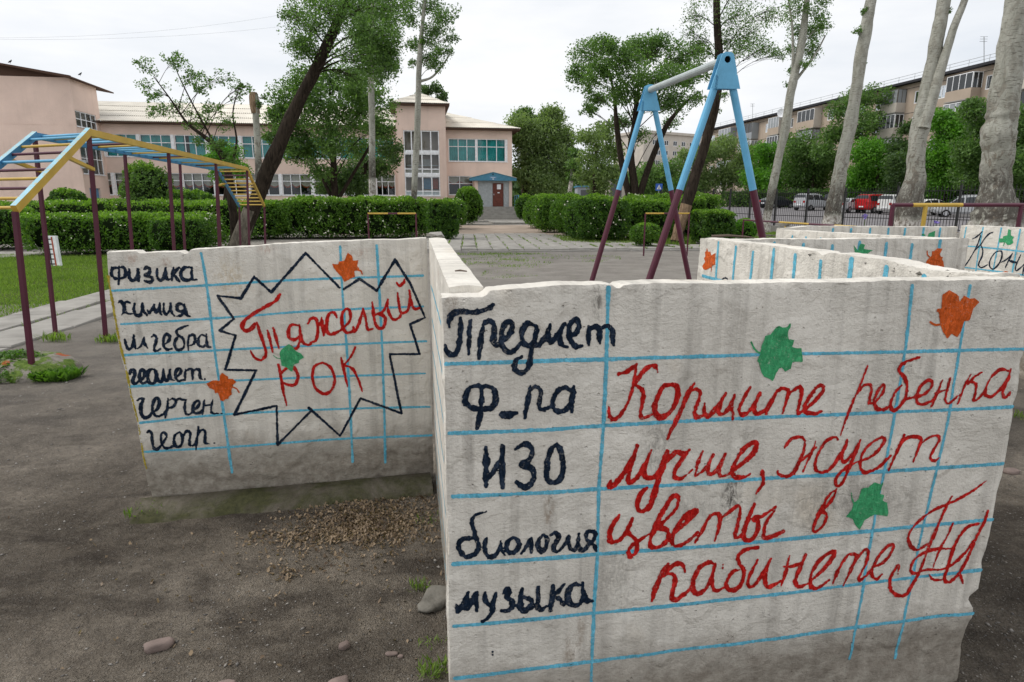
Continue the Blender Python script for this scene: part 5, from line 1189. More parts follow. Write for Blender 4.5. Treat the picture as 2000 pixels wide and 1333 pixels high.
# roof of the main wing
ridge_z, dp = 10.35, 7.0
corrugated('roof_slope', SH, SF.T(uL, .65, EZ - .1), SF.T(0.65, .65, EZ - .1), SF.T(-dp, -dp + .3, ridge_z), SF.T(uL, -dp + .3, ridge_z), 'slate')
corrugated('roof_slope', SH, SF.T(0.65, .65, EZ - .1), SF.T(0.65, -14.6, EZ - .1), SF.T(-dp, -dp + .1, ridge_z), SF.T(-dp, -dp + .3, ridge_z), 'slate', rows=4, label='hipped end of the roof')
corrugated('roof_slope', SH, SF.T(uL, -14.6, EZ - .1), SF.T(0.65, -14.6, EZ - .1), SF.T(-dp, -dp + .1, ridge_z), SF.T(uL, -dp + .1, ridge_z), 'slate')
k = MB(); k.box(uL, .62, .0, .6, EZ - .24, EZ - .16, 0, T=SF.T); k.box(.002, .62, -14.2, -.01, EZ - .24, EZ - .16, 0, T=SF.T); k.part('eave_soffit', [M['wood']], SH)
# stair tower
TF = Face(SH, S0 + SN * 1.3, ST, SN)
TZ = TF.uv(823, 206)[1]
wa, wb = TF.uv(789.5, 320)[0], TF.uv(859, 320)[0]
zt = [TF.uv(825, y)[1] for y in (255, 383)]
TF.wall(uT0, uT1, -.2, TZ, [(wa, wb, zt[1], zt[0])], 'pink', thick=1.35, label='stair tower front', name='tower_wall')
k = MB(); k.box(uT0 + .001, uT1 - .001, -1.35, -.30, 0, 0.2, 0, T=TF.T)
ys = [(255, 296), (300.5, 340), (344.5, 383)]
cols_ = [TF.uv(x, 320)[0] for x in (789.5, 805, 824.5, 842.5, 859)]
for i, (y0, y1) in enumerate(ys):
    e, c = TF.uv(825, y0)[1], TF.uv(825, y1)[1]
    hs = [] if i == 0 else [c + (e - c) * .24]
    w = TF.window(wa, wb, c, e, [(x, .05) for x in cols_[1:-1]], hs, fw=.09, sill=(i == 2), room=True)
    if i: part('spandrel', [TF.T(wa + .08, -.14, c + .06), TF.T(wb - .08, -.14, c + .06), TF.T(wb - .08, -.14, c + (e - c) * .22), TF.T(wa + .08, -.14, c + (e - c) * .22)], [(0, 1, 2, 3)], M['beige2'] if i == 1 else M['frame'], w)
    if i == 1:
        k = MB()
        for j in range(9): k.box(cols_[2] + .05 + j * .08, cols_[2] + .09 + j * .08, -.75, -.7, c + (e - c) * .45, c + (e - c) * .75, 0, T=TF.T)
        k.box(wa + .1, wb - .1, -.78, -.72, c + (e - c) * .42, c + (e - c) * .46, 0, T=TF.T); k.part('stair_railing', [M['frame']], w)
    if i == 2:
        k = MB(); k.box(cols_[2] + .1, cols_[3] - .05, -.5, -.45, c + (e - c) * .35, e - .15, 0, T=TF.T); k.box(cols_[3] + .1, cols_[4] - .15, -.5, -.45, c + (e - c) * .35, e - .15, 1, T=TF.T); k.part('wall_poster', [M['bdoor'], M['swag']], w)
for q0 in (wa - .25, wb + .05):
    k = MB(); k.box(q0, q0 + .2, .002, .05, zt[1] - .1, zt[0] + .15, 0, T=TF.T); k.part('pilaster', [M['pink']], SH)
for y0, y1 in ((296, 300.5), (340, 344.5)):
    k = MB(); k.box(wa + .002, wb - .002, -.2, -.02, TF.uv(825, y1)[1] - .03, TF.uv(825, y0)[1] + .0, 0, T=TF.T); k.part('floor_band', [M['frame']], SH)
ea, eb = uT0 - .5, uT1 + .35
ap = TF.uv(825, 182, -2.2)
apx = (uT0 + uT1) / 2; e0 = TZ + .1; apz = ap[1]
c0, c1, c2, c3_ = TF.T(ea, .55, e0), TF.T(eb, .55, e0), TF.T(eb, -5.2, e0), TF.T(ea, -5.2, e0); pk = TF.T(apx, -2.3, apz)
for a, b in ((c0, c1), (c1, c2), (c2, c3_), (c3_, c0)): corrugated('tower_roof_slope', SH, a, b, pk, pk, 'slate', rows=3)
k = MB(); k.box(ea + .02, eb - .02, -5.15, .52, e0 - .16, e0 - .06, 0, T=TF.T); k.part('tower_soffit', [M['wood']], SH)
k = MB(); k.box(uT0 + .002, uT1 - .002, -4.4, -1.36, 7.5, TZ, 0, T=TF.T); k.part('tower_wall', [M['pink']], SH)
# porch
PF = Face(SH, S0 + SN * 2.1, ST, SN)
pa, pb = PF.uv(928, 380)[0], PF.uv(1000, 380)[0]
fz = PF.uv(963, 404)[1]; pz = PF.uv(963, 354)[1]
ga, gb_ = PF.uv(917, 346, .3)[0], PF.uv(1008.5, 346, .3)[0]; gz0, gz1, gzb = PF.uv(963, 348, .3)[1], PF.uv(963, 336.5, .3)[1], PF.uv(963, 353.5, .3)[1]
V, Fc = [], []
da, db = PF.uv(962, 380)[0], PF.uv(983.5, 380)[0]; dz = PF.uv(970, 358)[1]
def corr_panel(a, b, z0, z1):
    n_ = max(int((b - a) / .025), 2); V = []; 
    for i in range(n_ + 1):
        u = a + (b - a) * i / n_; V += [PF.T(u, -.02 + .012 * math.sin(u * 55), z0), PF.T(u, -.02 + .012 * math.sin(u * 55), z1)]
    part('corrugated_panel', V, [(2 * i, 2 * i + 2, 2 * i + 3, 2 * i + 1) for i in range(n_)], M['corr'], SH)
corr_panel(pa + .25, da, fz, pz); corr_panel(db, pb - .25, fz, pz); corr_panel(da, db, dz, pz)
dm = MB(); dm.box(da + .03, db - .03, -.04, .01, fz + .02, dz - .03, 0, T=PF.T); dm.box(da + .18, db - .18, .01, .025, fz + .25, fz + .95, 0, T=PF.T); dm.box(da + .18, db - .18, .01, .025, fz + 1.1, dz - .2, 0, T=PF.T)
door = dm.part('door', [M['door']], SH)
k = MB(); k.box(da + .08, da + .14, .011, .07, fz + .95, fz + 1.08, 0, T=PF.T); k.part('handle', [M['alloy']], door)
k = MB(); k.box(da + .38, da + .72, .028, .036, fz + 1.45, fz + 1.85, 0, T=PF.T); k.box(da + .42, da + .6, .028, .036, fz + 1.12, fz + 1.2, 0, T=PF.T); k.part('notice', [M['frame']], door)
for a in (pa, pb - .25):
    k = MB(); k.box(a, a + .25, -.25, .03, fz, pz + .05, 0, T=PF.T); k.part('porch_pillar', [M['pink']], SH)
k = MB(); k.box(pb - .02, pb, -2.05, -.25, fz, pz, 0, T=PF.T); k.box(pa, pa + .02, -2.05, -.25, fz, pz, 0, T=PF.T); k.part('porch_side', [M['pink']], SH)
k = MB(); k.prism([(ga, gzb), (gb_, gzb), (gb_ + .02, gz0), ((ga + gb_) / 2, gz1), (ga - .02, gz0)], lambda a, b, d_: PF.T(a, d_, b), .30, .34); gab = k.part('porch_gable', [M['bluetin']], SH)
cx_ = (PF.uv(963, 350, .34)[0]); zc = PF.uv(963, 348.5, .34)[1]
k = MB(); k.box(cx_ - .3, cx_ + .3, .342, .352, zc - .16, zc + .16, 0, T=PF.T); k.part('name_plate', [M['bdoor']], gab)
k = MB(); k.box(cx_ - .04, cx_ + .04, .353, .357, zc - .13, zc - .02, 0, T=PF.T); k.box(cx_ - .2, cx_ + .2, .353, .357, zc + .05, zc + .08, 0, T=PF.T); k.part('plate_mark', [M['frame']], gab)
k = MB(); k.prism([(cx_ + .06 * math.cos(t), zc + .32 + .06 * math.sin(t)) for t in np.linspace(0, 6.28, 9)[:-1]], lambda a, b, d_: PF.T(a, d_, b), .342, .36); k.part('round_vent', [M['inside']], gab)
mid_ = (ga + gb_) / 2
for a, b in ((ga - .02, mid_), (mid_, gb_ + .02)):
    za, zb = (gz0, gz1) if a < mid_ - .1 else (gz1, gz0)
    k = MB(); k.add([PF.T(a, .40, za + .03), PF.T(b, .40, zb + .03), PF.T(b, -2.1, zb + .03), PF.T(a, -2.1, za + .03), PF.T(a, .40, za), PF.T(b, .40, zb), PF.T(b, -2.1, zb), PF.T(a, -2.1, za)], [(0, 1, 2, 3), (4, 7, 6, 5), (0, 4, 5, 1), (0, 3, 7, 4), (1, 5, 6, 2)])
    k.part('porch_roof', [M['slate']], SH)
# steps and handrail
sa, sb = PF.uv(925, 415, 1)[0], PF.uv(1014, 415, 1)[0]
nst = 6; g0 = 0.25
for i in range(nst):
    z1 = fz - i * (fz - g0) / nst; k = MB(); k.box(sa - i * .04, sb + i * .05, -2.0 if i == 0 else .4 + .36 * (i - 1) + .002, .4 + .36 * i, -0.1, z1, 0, T=PF.T); k.part('step', [M['concrete']], SH)
hr = MB()
for w_ in (sb + .05,):
    P_ = [PF.T(w_, -1.6, fz + .95), PF.T(w_, .3, fz + .95), PF.T(w_ + .15, 2.3, g0 + .75)]
    hr.tube(P_, .025, 6); hr.tube([np.array(p) - [0, 0, .45] for p in P_], .02, 6)
    for t in (0, .33, .66, 1): q = np.array(P_[1]) * (1 - t) + np.array(P_[2]) * t; hr.tube([q, q - [0, 0, .95]], .022, 6)
    for t in (0, .5): q = np.array(P_[0]) * (1 - t) + np.array(P_[1]) * t; hr.tube([q, q - [0, 0, .95]], .022, 6)
hr.part('handrail', [M['sky']], SH, label='pale blue handrail beside the steps')

# annex at the left
AN = thing('school_annex', 'tall windowless pink block at the left edge with a narrow glazed side', 'school wing', (-34, 48, 0))
c_near = np.array([-32.15, 48.15]); c_far = np.array([-32.62, 51.85])
t2 = c_far - c_near; L2_ = np.linalg.norm(t2); t2 /= L2_; n2 = np.array([t2[1], -t2[0]])
AF = Face(AN, c_near, t2, n2)
zc1 = AF.uv(140, 154)[1]
wA = (AF.uv(147, 240)[0], AF.uv(189, 240)[0]); zA = (AF.uv(165, 250)[1] , AF.uv(168, 221)[1])
wB = (AF.uv(158, 310)[0], AF.uv(201, 310)[0]); zB = (AF.uv(180, 341)[1], AF.uv(178, 281)[1])
wD = (AF.uv(177, 385)[0], AF.uv(198, 385)[0]); zD = (-.1, AF.uv(188, 368)[1])
u0_, u1_ = -.0, L2_
cl = lambda w: (max(w[0], .15), min(w[1], L2_ - .2))
wA, wB, wD = cl(wA), cl(wB), cl(wD)
AF.wall(u0_, u1_, -.2, zc1, [(wA[0], wA[1], zA[0], zA[1]), (wB[0], wB[1], zB[0], zB[1]), (wD[0], wD[1], zD[0] + .1, zD[1])], 'pink', name='side_wall')
for w_, z_, cc in ((wA, zA, 3), (wB, zB, 3)):
    AF.window(w_[0], w_[1], z_[0], z_[1], [w_[0] + (w_[1] - w_[0]) * q for q in (.28, .52, .76)], [z_[0] + (z_[1] - z_[0]) * .5], curtain=None, rd=.6, rs=0.0)
k = MB(); k.box(wD[0], wD[1], -.25, -.15, 0, zD[1], 0, T=AF.T); k.part('side_door', [M['bdoor']], AN)
FF = Face(AN, c_near, -ST, SN)
FF.wall(0, 12, -.2, zc1, [], 'pink', name='end_wall')
k = MB(); k.box(0, 12, .002, .012, 7.2, 7.24, 0, T=FF.T); k.part('render_joint', [M['pink']], AN)
# timber gable and low-pitched roof
zR = FF.uv(0, 124)[1]; uR = FF.uv(0, 124)[0]
sl_ = (zR - zc1 - .15) / uR
k = MB(); k.prism([(-.02, zc1 + .02), (12, zc1 + .02), (12, zc1 + .2 + sl_ * 12), (-.02, zc1 + .18)], lambda a, b, d_: FF.T(a, d_, b), -.30, -.05); k.part('timber_gable', [M['wood']], AN)
RT = lambda u, d_, z: FF.T(u, d_, z)
k = MB(); k.add([RT(-.45, .55, zc1 - .02), RT(12, .55, zc1 + .22 + sl_ * 12), RT(12, -6, zc1 + .22 + sl_ * 12), RT(-.45, -6, zc1 - .02)] + [RT(-.45, .55, zc1 - .12), RT(12, .55, zc1 + .10 + sl_ * 12), RT(12, -6, zc1 + .10 + sl_ * 12), RT(-.45, -6, zc1 - .12)], [(0, 1, 2, 3), (7, 6, 5, 4), (0, 4, 5, 1), (1, 5, 6, 2), (3, 7, 4, 0)])
k.part('roof', [M['wood']], AN, label='thin dark roof edge rising to the left')
acb = MB(); qa = AF.uv(157, 321); acb.box(qa[0] - .1, qa[0] + .35, .02, .42, qa[1] - .3, qa[1] + .3, 0, T=AF.T)
o = thing('air_conditioner', 'small grey air conditioner box on the side of the pink annex', 'air conditioner', AF.T(qa[0], .2, qa[1] - .3))
acb.part('housing', [M['corr']], o)
k = MB(); k.prism([(qa[0] + .12 + .14 * math.cos(t), qa[1] + .14 * math.sin(t)) for t in np.linspace(0, 6.28, 13)[:-1]], lambda a, b, d_: AF.T(a, d_, b), .422, .43); k.part('fan_grille', [M['inside']], o)
def bird(label, P):
    o = thing('pigeon', label, 'bird', P, 'birds on the annex roof'); m = MB(); P = np.array(P)
    m.tube([P + [-.16, 0, .07], P + [-.08, 0, .10], P + [0, 0, .13], P + [.07, 0, .17], P + [.10, 0, .21], P + [.12, 0, .24], P + [.15, 0, .235]], [.012, .035, .06, .05, .03, .03, .005], 7)
    m.tube([P + [.01, .02, .08], P + [.01, .02, 0]], .008, 4); m.tube([P + [.01, -.02, .08], P + [.01, -.02, 0]], .008, 4)
    m.part('body', [M['rubber']], o)
q = FF.uv(157, 151, .3); bird('dark bird perched on the thin roof edge near the corner of the annex', FF.T(q[0], .3, zc1 + .2 + sl_ * q[0] + .02))
q = FF.uv(20, 124, .3); bird('dark bird perched high on the annex roof, at the left edge', FF.T(q[0], .3, zc1 + .2 + sl_ * q[0] + .02))

# ------------------------------------------------------------------ apartment block on the right
AB = thing('apartment_block', 'long beige five-storey apartment block with patched balconies behind the trees', 'apartment block', (45, 90, 0))
b1 = np.array([947 / 1302 * 68.0, 68.0]); b2 = np.array([390 / 1274 * 127.0, 127.0])
bt = (b2 - b1); BL = np.linalg.norm(bt); bt /= BL; bn = np.array([-bt[1], bt[0]])
if bn @ (-b1) < 0: bn = -bn
BF = Face(AB, b1, bt, bn)
TOPZ = 15.5; FLOOR = 2.85
u_lo, u_hi = -14.0, BL + 4
bays = []
def bu(px, py=250): return BF.uv(px, py, 0)[0]
stacks = []     # (u centre, width, style)
for px0, px1, st in ((1978, 2010, 0), (1857, 1907, 1), (1735, 1762, 2), (1571, 1604, 3), (1514, 1535, 4), (1456, 1484, 5), (1416, 1441, 6)):
    a, b = bu(px1, 240), bu(px0, 240); stacks.append(((a + b) / 2, min(max(abs(b - a), 2.6), 4.2), st))
ops = []; wl_ = []
us_ = np.arange(u_lo + 1.2, u_hi - 2.5, 3.1)
for u in us_:
    if any(abs(u + .7 - s_[0]) < s_[1] / 2 + .9 for s_ in stacks): continue
    for f in range(2, 5):
        z = TOPZ - .6 - (4 - f) * FLOOR; ops.append((u, u + 1.35, z - 1.75, z - .35)); wl_.append(ops[-1])
BF.wall(u_lo, u_hi, 0, TOPZ, ops, 'beige', thick=12)
for i, (a, b, c, e) in enumerate(wl_):
    w_ = BF.window(a, b, c, e, [a + (b - a) * .45], [], fw=.09, d=-.10, room=False, sill=False)
    part('room', [BF.T(a, -.27, c), BF.T(b, -.27, c), BF.T(b, -.27, e), BF.T(a, -.27, e)], [(0, 1, 2, 3)], M['inside'] if i % 3 else M['roomlight'], w_)
for f in range(2, 5):
    z = TOPZ - .6 - (4 - f) * FLOOR
    k = MB(); k.box(u_lo, u_hi, .002, .008, z + .08, z + .14, 0, T=BF.T); k.part('panel_joint', [M['inside']], AB)
k = MB(); k.box(u_lo - .3, u_hi + .3, -12.3, .75, TOPZ + .0, TOPZ + .28, 0, T=BF.T); k.part('roof', [M['inside']], AB, label='dark overhanging roof slab')
k = MB()
for u in np.arange(u_lo, u_hi, 2.4): k.box(u, u + .035, .5, .53, TOPZ + .28, TOPZ + .95, 0, T=BF.T)
k.box(u_lo, u_hi, .5, .53, TOPZ + .92, TOPZ + .97, 0, T=BF.T); k.box(u_lo, u_hi, .5, .53, TOPZ + .6, TOPZ + .64, 0, T=BF.T)
k.part('roof_railing', [M['corr']], AB)
styles = [('beige2', 'beige2'), ('beige', 'inside'), ('beige2', 'beige2'), ('beige2', 'beige'), ('greymetal', 'beige'), ('greymetal', 'greymetal'), ('greymetal', 'greymetal')]
for si, (uc, w_, st) in enumerate(stacks):
    for f in range(1, 5):
        z0 = TOPZ - .35 - (5 - f) * FLOOR + .1; z1 = z0 + FLOOR - .25
        rs = random.Random(si * 7 + f); mt = rs.choice(['beige2', 'greymetal', 'beige', 'beige2']) if f < 4 else styles[st][0]
        dpt = 1.25; a, b = uc - w_ / 2, uc + w_ / 2
        m = MB(); m.box(a, b, .003, dpt, z0, z0 + 1.05, 0, T=BF.T); m.box(a + .02, b - .02, .003, dpt + .03, z0 - .12, z0 - .002, 1, T=BF.T)
        bal = m.part('balcony', [M[mt if f < 4 else styles[st][1] if st != 1 else 'beige'], M['concrete']], AB)
        m = MB(); n_ = 4
        for i in range(n_ + 1):
            u = a + (b - a - .07) * i / n_; m.box(u, u + .07, dpt - .07, dpt, z0 + 1.052, z1 - .05, 0, T=BF.T)
        for i in range(3):
            d_ = .005 + (dpt - .14) * i / 2; m.box(a, a + .06, d_, d_ + .07, z0 + 1.052, z1 - .05, 0, T=BF.T)
        m.box(a, b, .003, dpt, z1 - .05, z1 + .02, 0, T=BF.T)
        m.part('window_frame', [M['frame' if (st + f) % 3 else 'concrete_dk']], bal)
        m = MB(); m.box(a + .03, b - .03, .01, dpt - .035, z0 + 1.06, z1 - .06, 0, T=BF.T); m.part('glazing', [M['carglass'] if (st * 3 + f) % 2 else M['greymetal']], bal)
        if f == 4 and st in (3, 4, 5, 6):
            for q0 in (b + .002, a - .03): m = MB(); m.box(q0, q0 + .028, .01, dpt, z0, z1, 0, T=BF.T); m.part('side_cladding', [M['greymetal'] if st > 4 else M['beige2']], bal)
q = BF.uv(1527, 222, 1.4)
o = thing('satellite_dish', 'round pale satellite dish above a top balcony of the apartment block', 'satellite dish', BF.T(q[0], 1.4, q[1]))
V, Fc = [], []; R_ = .62
cD = np.array(BF.T(q[0], 1.5, q[1])); aim = -cD / np.linalg.norm(cD); aim = aim + np.array([.1, 0, .35]); aim /= np.linalg.norm(aim); ex = np.cross(aim, [0, 0, 1]); ex /= np.linalg.norm(ex); ey = np.cross(ex, aim)
for i in range(5):
    for j in range(18):
        t = 2 * math.pi * j / 18; rr_ = R_ * i / 4; V.append(cD + (ex * math.cos(t) + ey * math.sin(t) * 1.1) * rr_ + aim * (.22 * (i / 4) ** 2))
Fc = [(i * 18 + j, i * 18 + (j + 1) % 18, (i + 1) * 18 + (j + 1) % 18, (i + 1) * 18 + j) for i in range(4) for j in range(18)]
part('dish', V, Fc, M['frame'], o, smooth=True)
k = MB(); k.tube([cD, cD - [0, 0, .9]], .05, 6); k.tube([cD - [0, 0, .9], BF.T(q[0], .1, q[1] - 1.0)], .05, 6); k.part('mount', [M['corr']], o)
def mast(label, px, y0, y1, D):
    a, b = at(px, y0, D), at(px, y1, D); o = thing('antenna_mast', label, 'antenna', b, 'roof antennas'); k = MB(); k.tube([b, a], .04, 5)
    w = (a[2] - b[2]) * .12
    for t in (.86, .93, 1.0): z = b[2] + (a[2] - b[2]) * t; k.tube([(a[0] - w, a[1], z), (a[0] + w, a[1], z)], .02, 4)
    k.part('mast', [M['corr']], o)
D1 = BF.T(bu(1922, 130), -1, 0)[1]; D2 = BF.T(bu(1470, 230), -1, 0)[1]
mast('tall thin antenna on the near end of the apartment roof', 1922, 72, 138, D1); mast('thin antenna on the far part of the apartment roof', 1470, 203, 240, D2)
# far block
FB = thing('apartment_block', 'far pale five-storey block seen between the legs of the swing frame', 'apartment block', (60, 230, 0))
f0 = np.array(at(1258, 260, 205)[:2]); f1 = np.array(at(1400, 262, 222)[:2]); ft = f1 - f0; FL = np.linalg.norm(ft); ft /= FL; fn = np.array([ft[1], -ft[0]])
GF = Face(FB, f0, ft, fn); ztop = at(1300, 262, 208)[2]
ops = []
for j, px in enumerate((1278, 1286, 1301, 1318, 1334, 1350, 1366, 1382)):
    u = GF.uv(px, 300)[0]
    for f in range(5):
        z = ztop - 2.6 - f * 3.1
        if z > 1: ops.append((u - .9, u + .9, z - .8, z + .8))
GF.wall(0, FL, 0, ztop, ops, 'beige2', thick=14)
for i, (a, b, c, e) in enumerate(ops):
    w_ = GF.window(a, b, c, e, [(a + b) / 2], [], fw=.14, d=-.15, room=False, sill=False); part('room', [GF.T(a, -.27, c), GF.T(b, -.27, c), GF.T(b, -.27, e), GF.T(a, -.27, e)], [(0, 1, 2, 3)], M['inside'], w_)
GF2 = Face(FB, f0, (-fn[0], -fn[1]) , -ft)
k = MB(); k.box(-.5, FL + .5, -14.5, .6, ztop, ztop + .8, 0, T=GF.T); k.part('roof', [M['beige2']], FB)
# low buildings through the gap
for lab, px0, px1, y0, mt, D in (('low yellowish kiosk seen through the gap beyond the hedges', 1186, 1222, 352, 'beige2', 105), ('small pale flat-roofed building beyond the gate in the gap', 1128, 1162, 366, 'greymetal', 118)):
    a, b = at(px0, y0, D), at(px1, y0, D); g = float(terr(a[0], D)); o = thing('low_building', lab, 'building', (a[0], D, g), 'low buildings in the gap')
    k = MB(); k.box(a[0], b[0], D, D + 5, g, a[2], 0); k.part('wall', [M[mt]], o)
    k = MB(); k.box(a[0] - .2, b[0] + .2, D - .3, D + 5.2, a[2] + .002, a[2] + .25, 0); k.part('roof', [M['bluetin']], o)
    k = MB(); k.box(a[0] + .6, b[0] - .6, D - .02, D - .003, g + 1.2, a[2] - .5, 0); k.part('window', [M['carglass']], o)
# ------------------------------------------------------------------ swing frame
SWG = thing('swing_frame', 'tall blue and maroon A-frame swing stand without seats', 'swing frame', (2.2, 8.7, 0))
ap1, ap2 = np.array([2.335, 7.3, 3.04]), np.array([2.10, 10.1, 3.205])
bm = ap2 - ap1; bm /= np.linalg.norm(bm); sd = np.array([bm[1], -bm[0], 0]); sd /= np.linalg.norm(sd)
k = MB(); k.tube([ap1 - bm * .035, ap1 + bm * 1.2, ap2 - bm * 1.0, ap2 + bm * .1], .047, 14); k.part('crossbar', [M['pipe']], SWG, smooth=False)
for ai, (ap_, sl1, zsw) in enumerate(((ap1, .30, 1.66), (ap2, .272, 1.72))):
    for s_ in (-1, 1):
        top = ap_ + sd * s_ * .05 + np.array([0, 0, -.10]); bot = np.array([*(ap_[:2] + sd[:2] * s_ * (.03 + sl1 * ap_[2])), -0.05]); mid = top + (bot - top) * (top[2] - zsw) / (top[2] - bot[2])
        m = MB(); m.tube([top, mid], .041, 12, 0); m.tube([mid, bot], .0415, 12, 1); m.part('leg', [M['sky'], M['maroon']], SWG)
    for off, nm in ((-.062, 0), (.050, 1)):
        c = ap_ + bm * off; pol = [(-.165, -.30), (.165, -.30), (.075, .02), (.065, .055), (.035, .075), (-.035, .075), (-.065, .055), (-.075, .02)]
        T = lambda a, b, d_: tuple(c + sd * a + np.array([0, 0, 1.0]) * b + bm * d_)
        if off < 0:      # front plate with a real round hole
            hole = [(.036 * math.cos(t), .0 + .036 * math.sin(t)) for t in np.linspace(0, 2 * math.pi, 17)[:-1]]
            out = []
            for t in np.linspace(0, 2 * math.pi, 17)[:-1]:
                dx, dy = math.cos(t), math.sin(t); best = 9
                for (x0, y0), (x1, y1) in zip(pol, pol[1:] + pol[:1]):
                    den = dx * (y1 - y0) - dy * (x1 - x0)
                    if abs(den) < 1e-9: continue
                    tt = (x0 * (y1 - y0) - y0 * (x1 - x0)) / den; uu = (x0 * dy - y0 * dx) / den
                    if tt > 0 and -1e-6 <= uu <= 1 + 1e-6: best = min(best, tt)
                out.append((dx * best, dy * best))
            # insert true corners
            m = MB(); n = 16
            V = [T(a, b, 0) for a, b in hole] + [T(a, b, 0) for a, b in out] + [T(a, b, .012) for a, b in out] + [T(a, b, .03) for a, b in hole]
            Fc = [(i, (i + 1) % n, n + (i + 1) % n, n + i) for i in range(n)] + [(n + i, n + (i + 1) % n, 2 * n + (i + 1) % n, 2 * n + i) for i in range(n)] + [(i, 3 * n + i, 3 * n + (i + 1) % n, (i + 1) % n) for i in range(n)]
            m.add(V, Fc); m.add([T(-.165, -.30, 0), T(-.1, -.30, 0), T(-.09, -.18, 0), T(-.122, -.15, 0)], [(0, 1, 2, 3)]); m.add([T(.165, -.30, .0005), T(.1, -.30, .0005), T(.09, -.18, .0005), T(.122, -.15, .0005)], [(3, 2, 1, 0)])
            pl = m.part('gusset_plate', [M['sky']], SWG)
            m = MB(); m.prism([(.05 * math.cos(t), .05 * math.sin(t)) for t in np.linspace(0, 6.28, 15)[:-1]], T, .022, .025); m.part('pipe_bore', [M['hole']], pl)
        else:
            m = MB(); m.prism(pol, T, 0, .012); m.part('gusset_plate', [M['sky']], SWG)

# ------------------------------------------------------------------ monkey bars
MBs = thing('monkey_bars', 'long horizontal ladder on maroon posts with sloping ladders at both ends', 'monkey bars', (-5.3, 10, 0))
Rr = [np.array([-4.42, 6.8, 2.235]), np.array([-5.62, 13.65, 2.235])]; Lr = [np.array([-5.23, 7.13, 2.235]), np.array([-6.30, 13.75, 2.235])]
Rn, Ln = np.array([-4.165, 5.32, 1.46]), np.array([-5.02, 5.62, 1.46]); Rf, Lf = np.array([-5.88, 15.1, 1.46]), np.array([-6.52, 15.2, 1.46])
def rail(name, a, b, w, h, mats, topmat=0):
    d_ = b - a; Ld = np.linalg.norm(d_); d_ = d_ / Ld; s_ = np.cross(d_, [0, 0, 1]); s_ /= np.linalg.norm(s_); u_ = np.cross(s_, d_)
    V = [a + s_ * x + u_ * y for x, y in ((-w, -h), (w, -h), (w, h), (-w, h))] + [b + s_ * x + u_ * y for x, y in ((-w, -h), (w, -h), (w, h), (-w, h))]
    return part(name, V, [(0, 1, 5, 4), (1, 2, 6, 5), (2, 3, 7, 6), (3, 0, 4, 7), (0, 3, 2, 1), (4, 5, 6, 7)], mats, MBs, midx=[0, 0, 1, 0, 0, 0])
rail('side_rail', Rr[0], Rr[1], .022, .035, [M['yellow'], M['skyworn']]); rail('side_rail', Lr[0], Lr[1], .022, .035, [M['dblue'], M['sky']])
rail('side_rail', Rn, Rr[0] + (Rr[0] - Rn) * .02, .022, .035, [M['yellow'], M['skyworn']], ); rail('side_rail', Ln, Lr[0] + (Lr[0] - Ln) * .02, .022, .035, [M['dblue'], M['skyworn']])
rail('side_rail', Rf, Rr[1], .022, .03, [M['yellow'], M['yellow']]); rail('side_rail', Lf, Lr[1], .022, .03, [M['dblue'], M['dblue']])
cyc = ['sky', 'sky', 'sky', 'yellow', 'maroon', 'sky', 'sky', 'yellow']
n = 26
for i in range(n):
    t = (i + .5) / n; m = MB(); m.tube([Lr[0] * (1 - t) + Lr[1] * t, Rr[0] * (1 - t) + Rr[1] * t], .015, 8); m.part('rung', [M[cyc[(i * 3) % 8] if i else 'sky']], MBs)
for i, c in enumerate(['sky', 'yellow', 'maroon', 'sky', 'maroon', 'yellow', 'maroon', 'yellow', 'yellow']):
    t = (i + .6) / 8.6; t = min(t, .985); m = MB(); m.tube([Lr[0] * (1 - t) + Ln * t, Rr[0] * (1 - t) + Rn * t], .014, 8); m.part('rung', [M[c]], MBs)
for i, c in enumerate(['yellow', 'maroon'] + ['yellow'] * 8):
    t = (i + .6) / 10; m = MB(); m.tube([Lr[1] * (1 - t) + Lf * t, Rr[1] * (1 - t) + Rf * t], .014, 8); m.part('rung', [M[c]], MBs)
def post(a, top, lean=0.0, r=.025): m = MB(); m.tube([(a[0], a[1], float(ground_z(a[0], a[1])) - .05), (a[0] + lean, a[1], top)], r, 4, sq=True); m.part('post', [M['maroon']], MBs)
for i in range(4):
    t = i / 3; a = Rr[0] * (1 - t) + Rr[1] * t; b = Lr[0] * (1 - t) + Lr[1] * t
    post(a - [.13, 0, 0], 2.2, .13); post(b - [.12, 0, 0], 2.2, .12)
for q in (Rn, Ln, Rf, Lf): post(q - [.09, 0, 0], q[2] - .02, .09, r=.026)
for a, b, top in ((Rr[0], Rn, 1), (Lr[0], Ln, 1), (Rr[1], Rf, 0), (Lr[1], Lf, 0)):
    p = a + (b - a) * .36; q = np.array([a[0], a[1], 1.86 if top else 1.9]); m = MB(); m.tube([p, q], .024, 4, sq=True); m.part('brace', [M['yellow']], MBs)

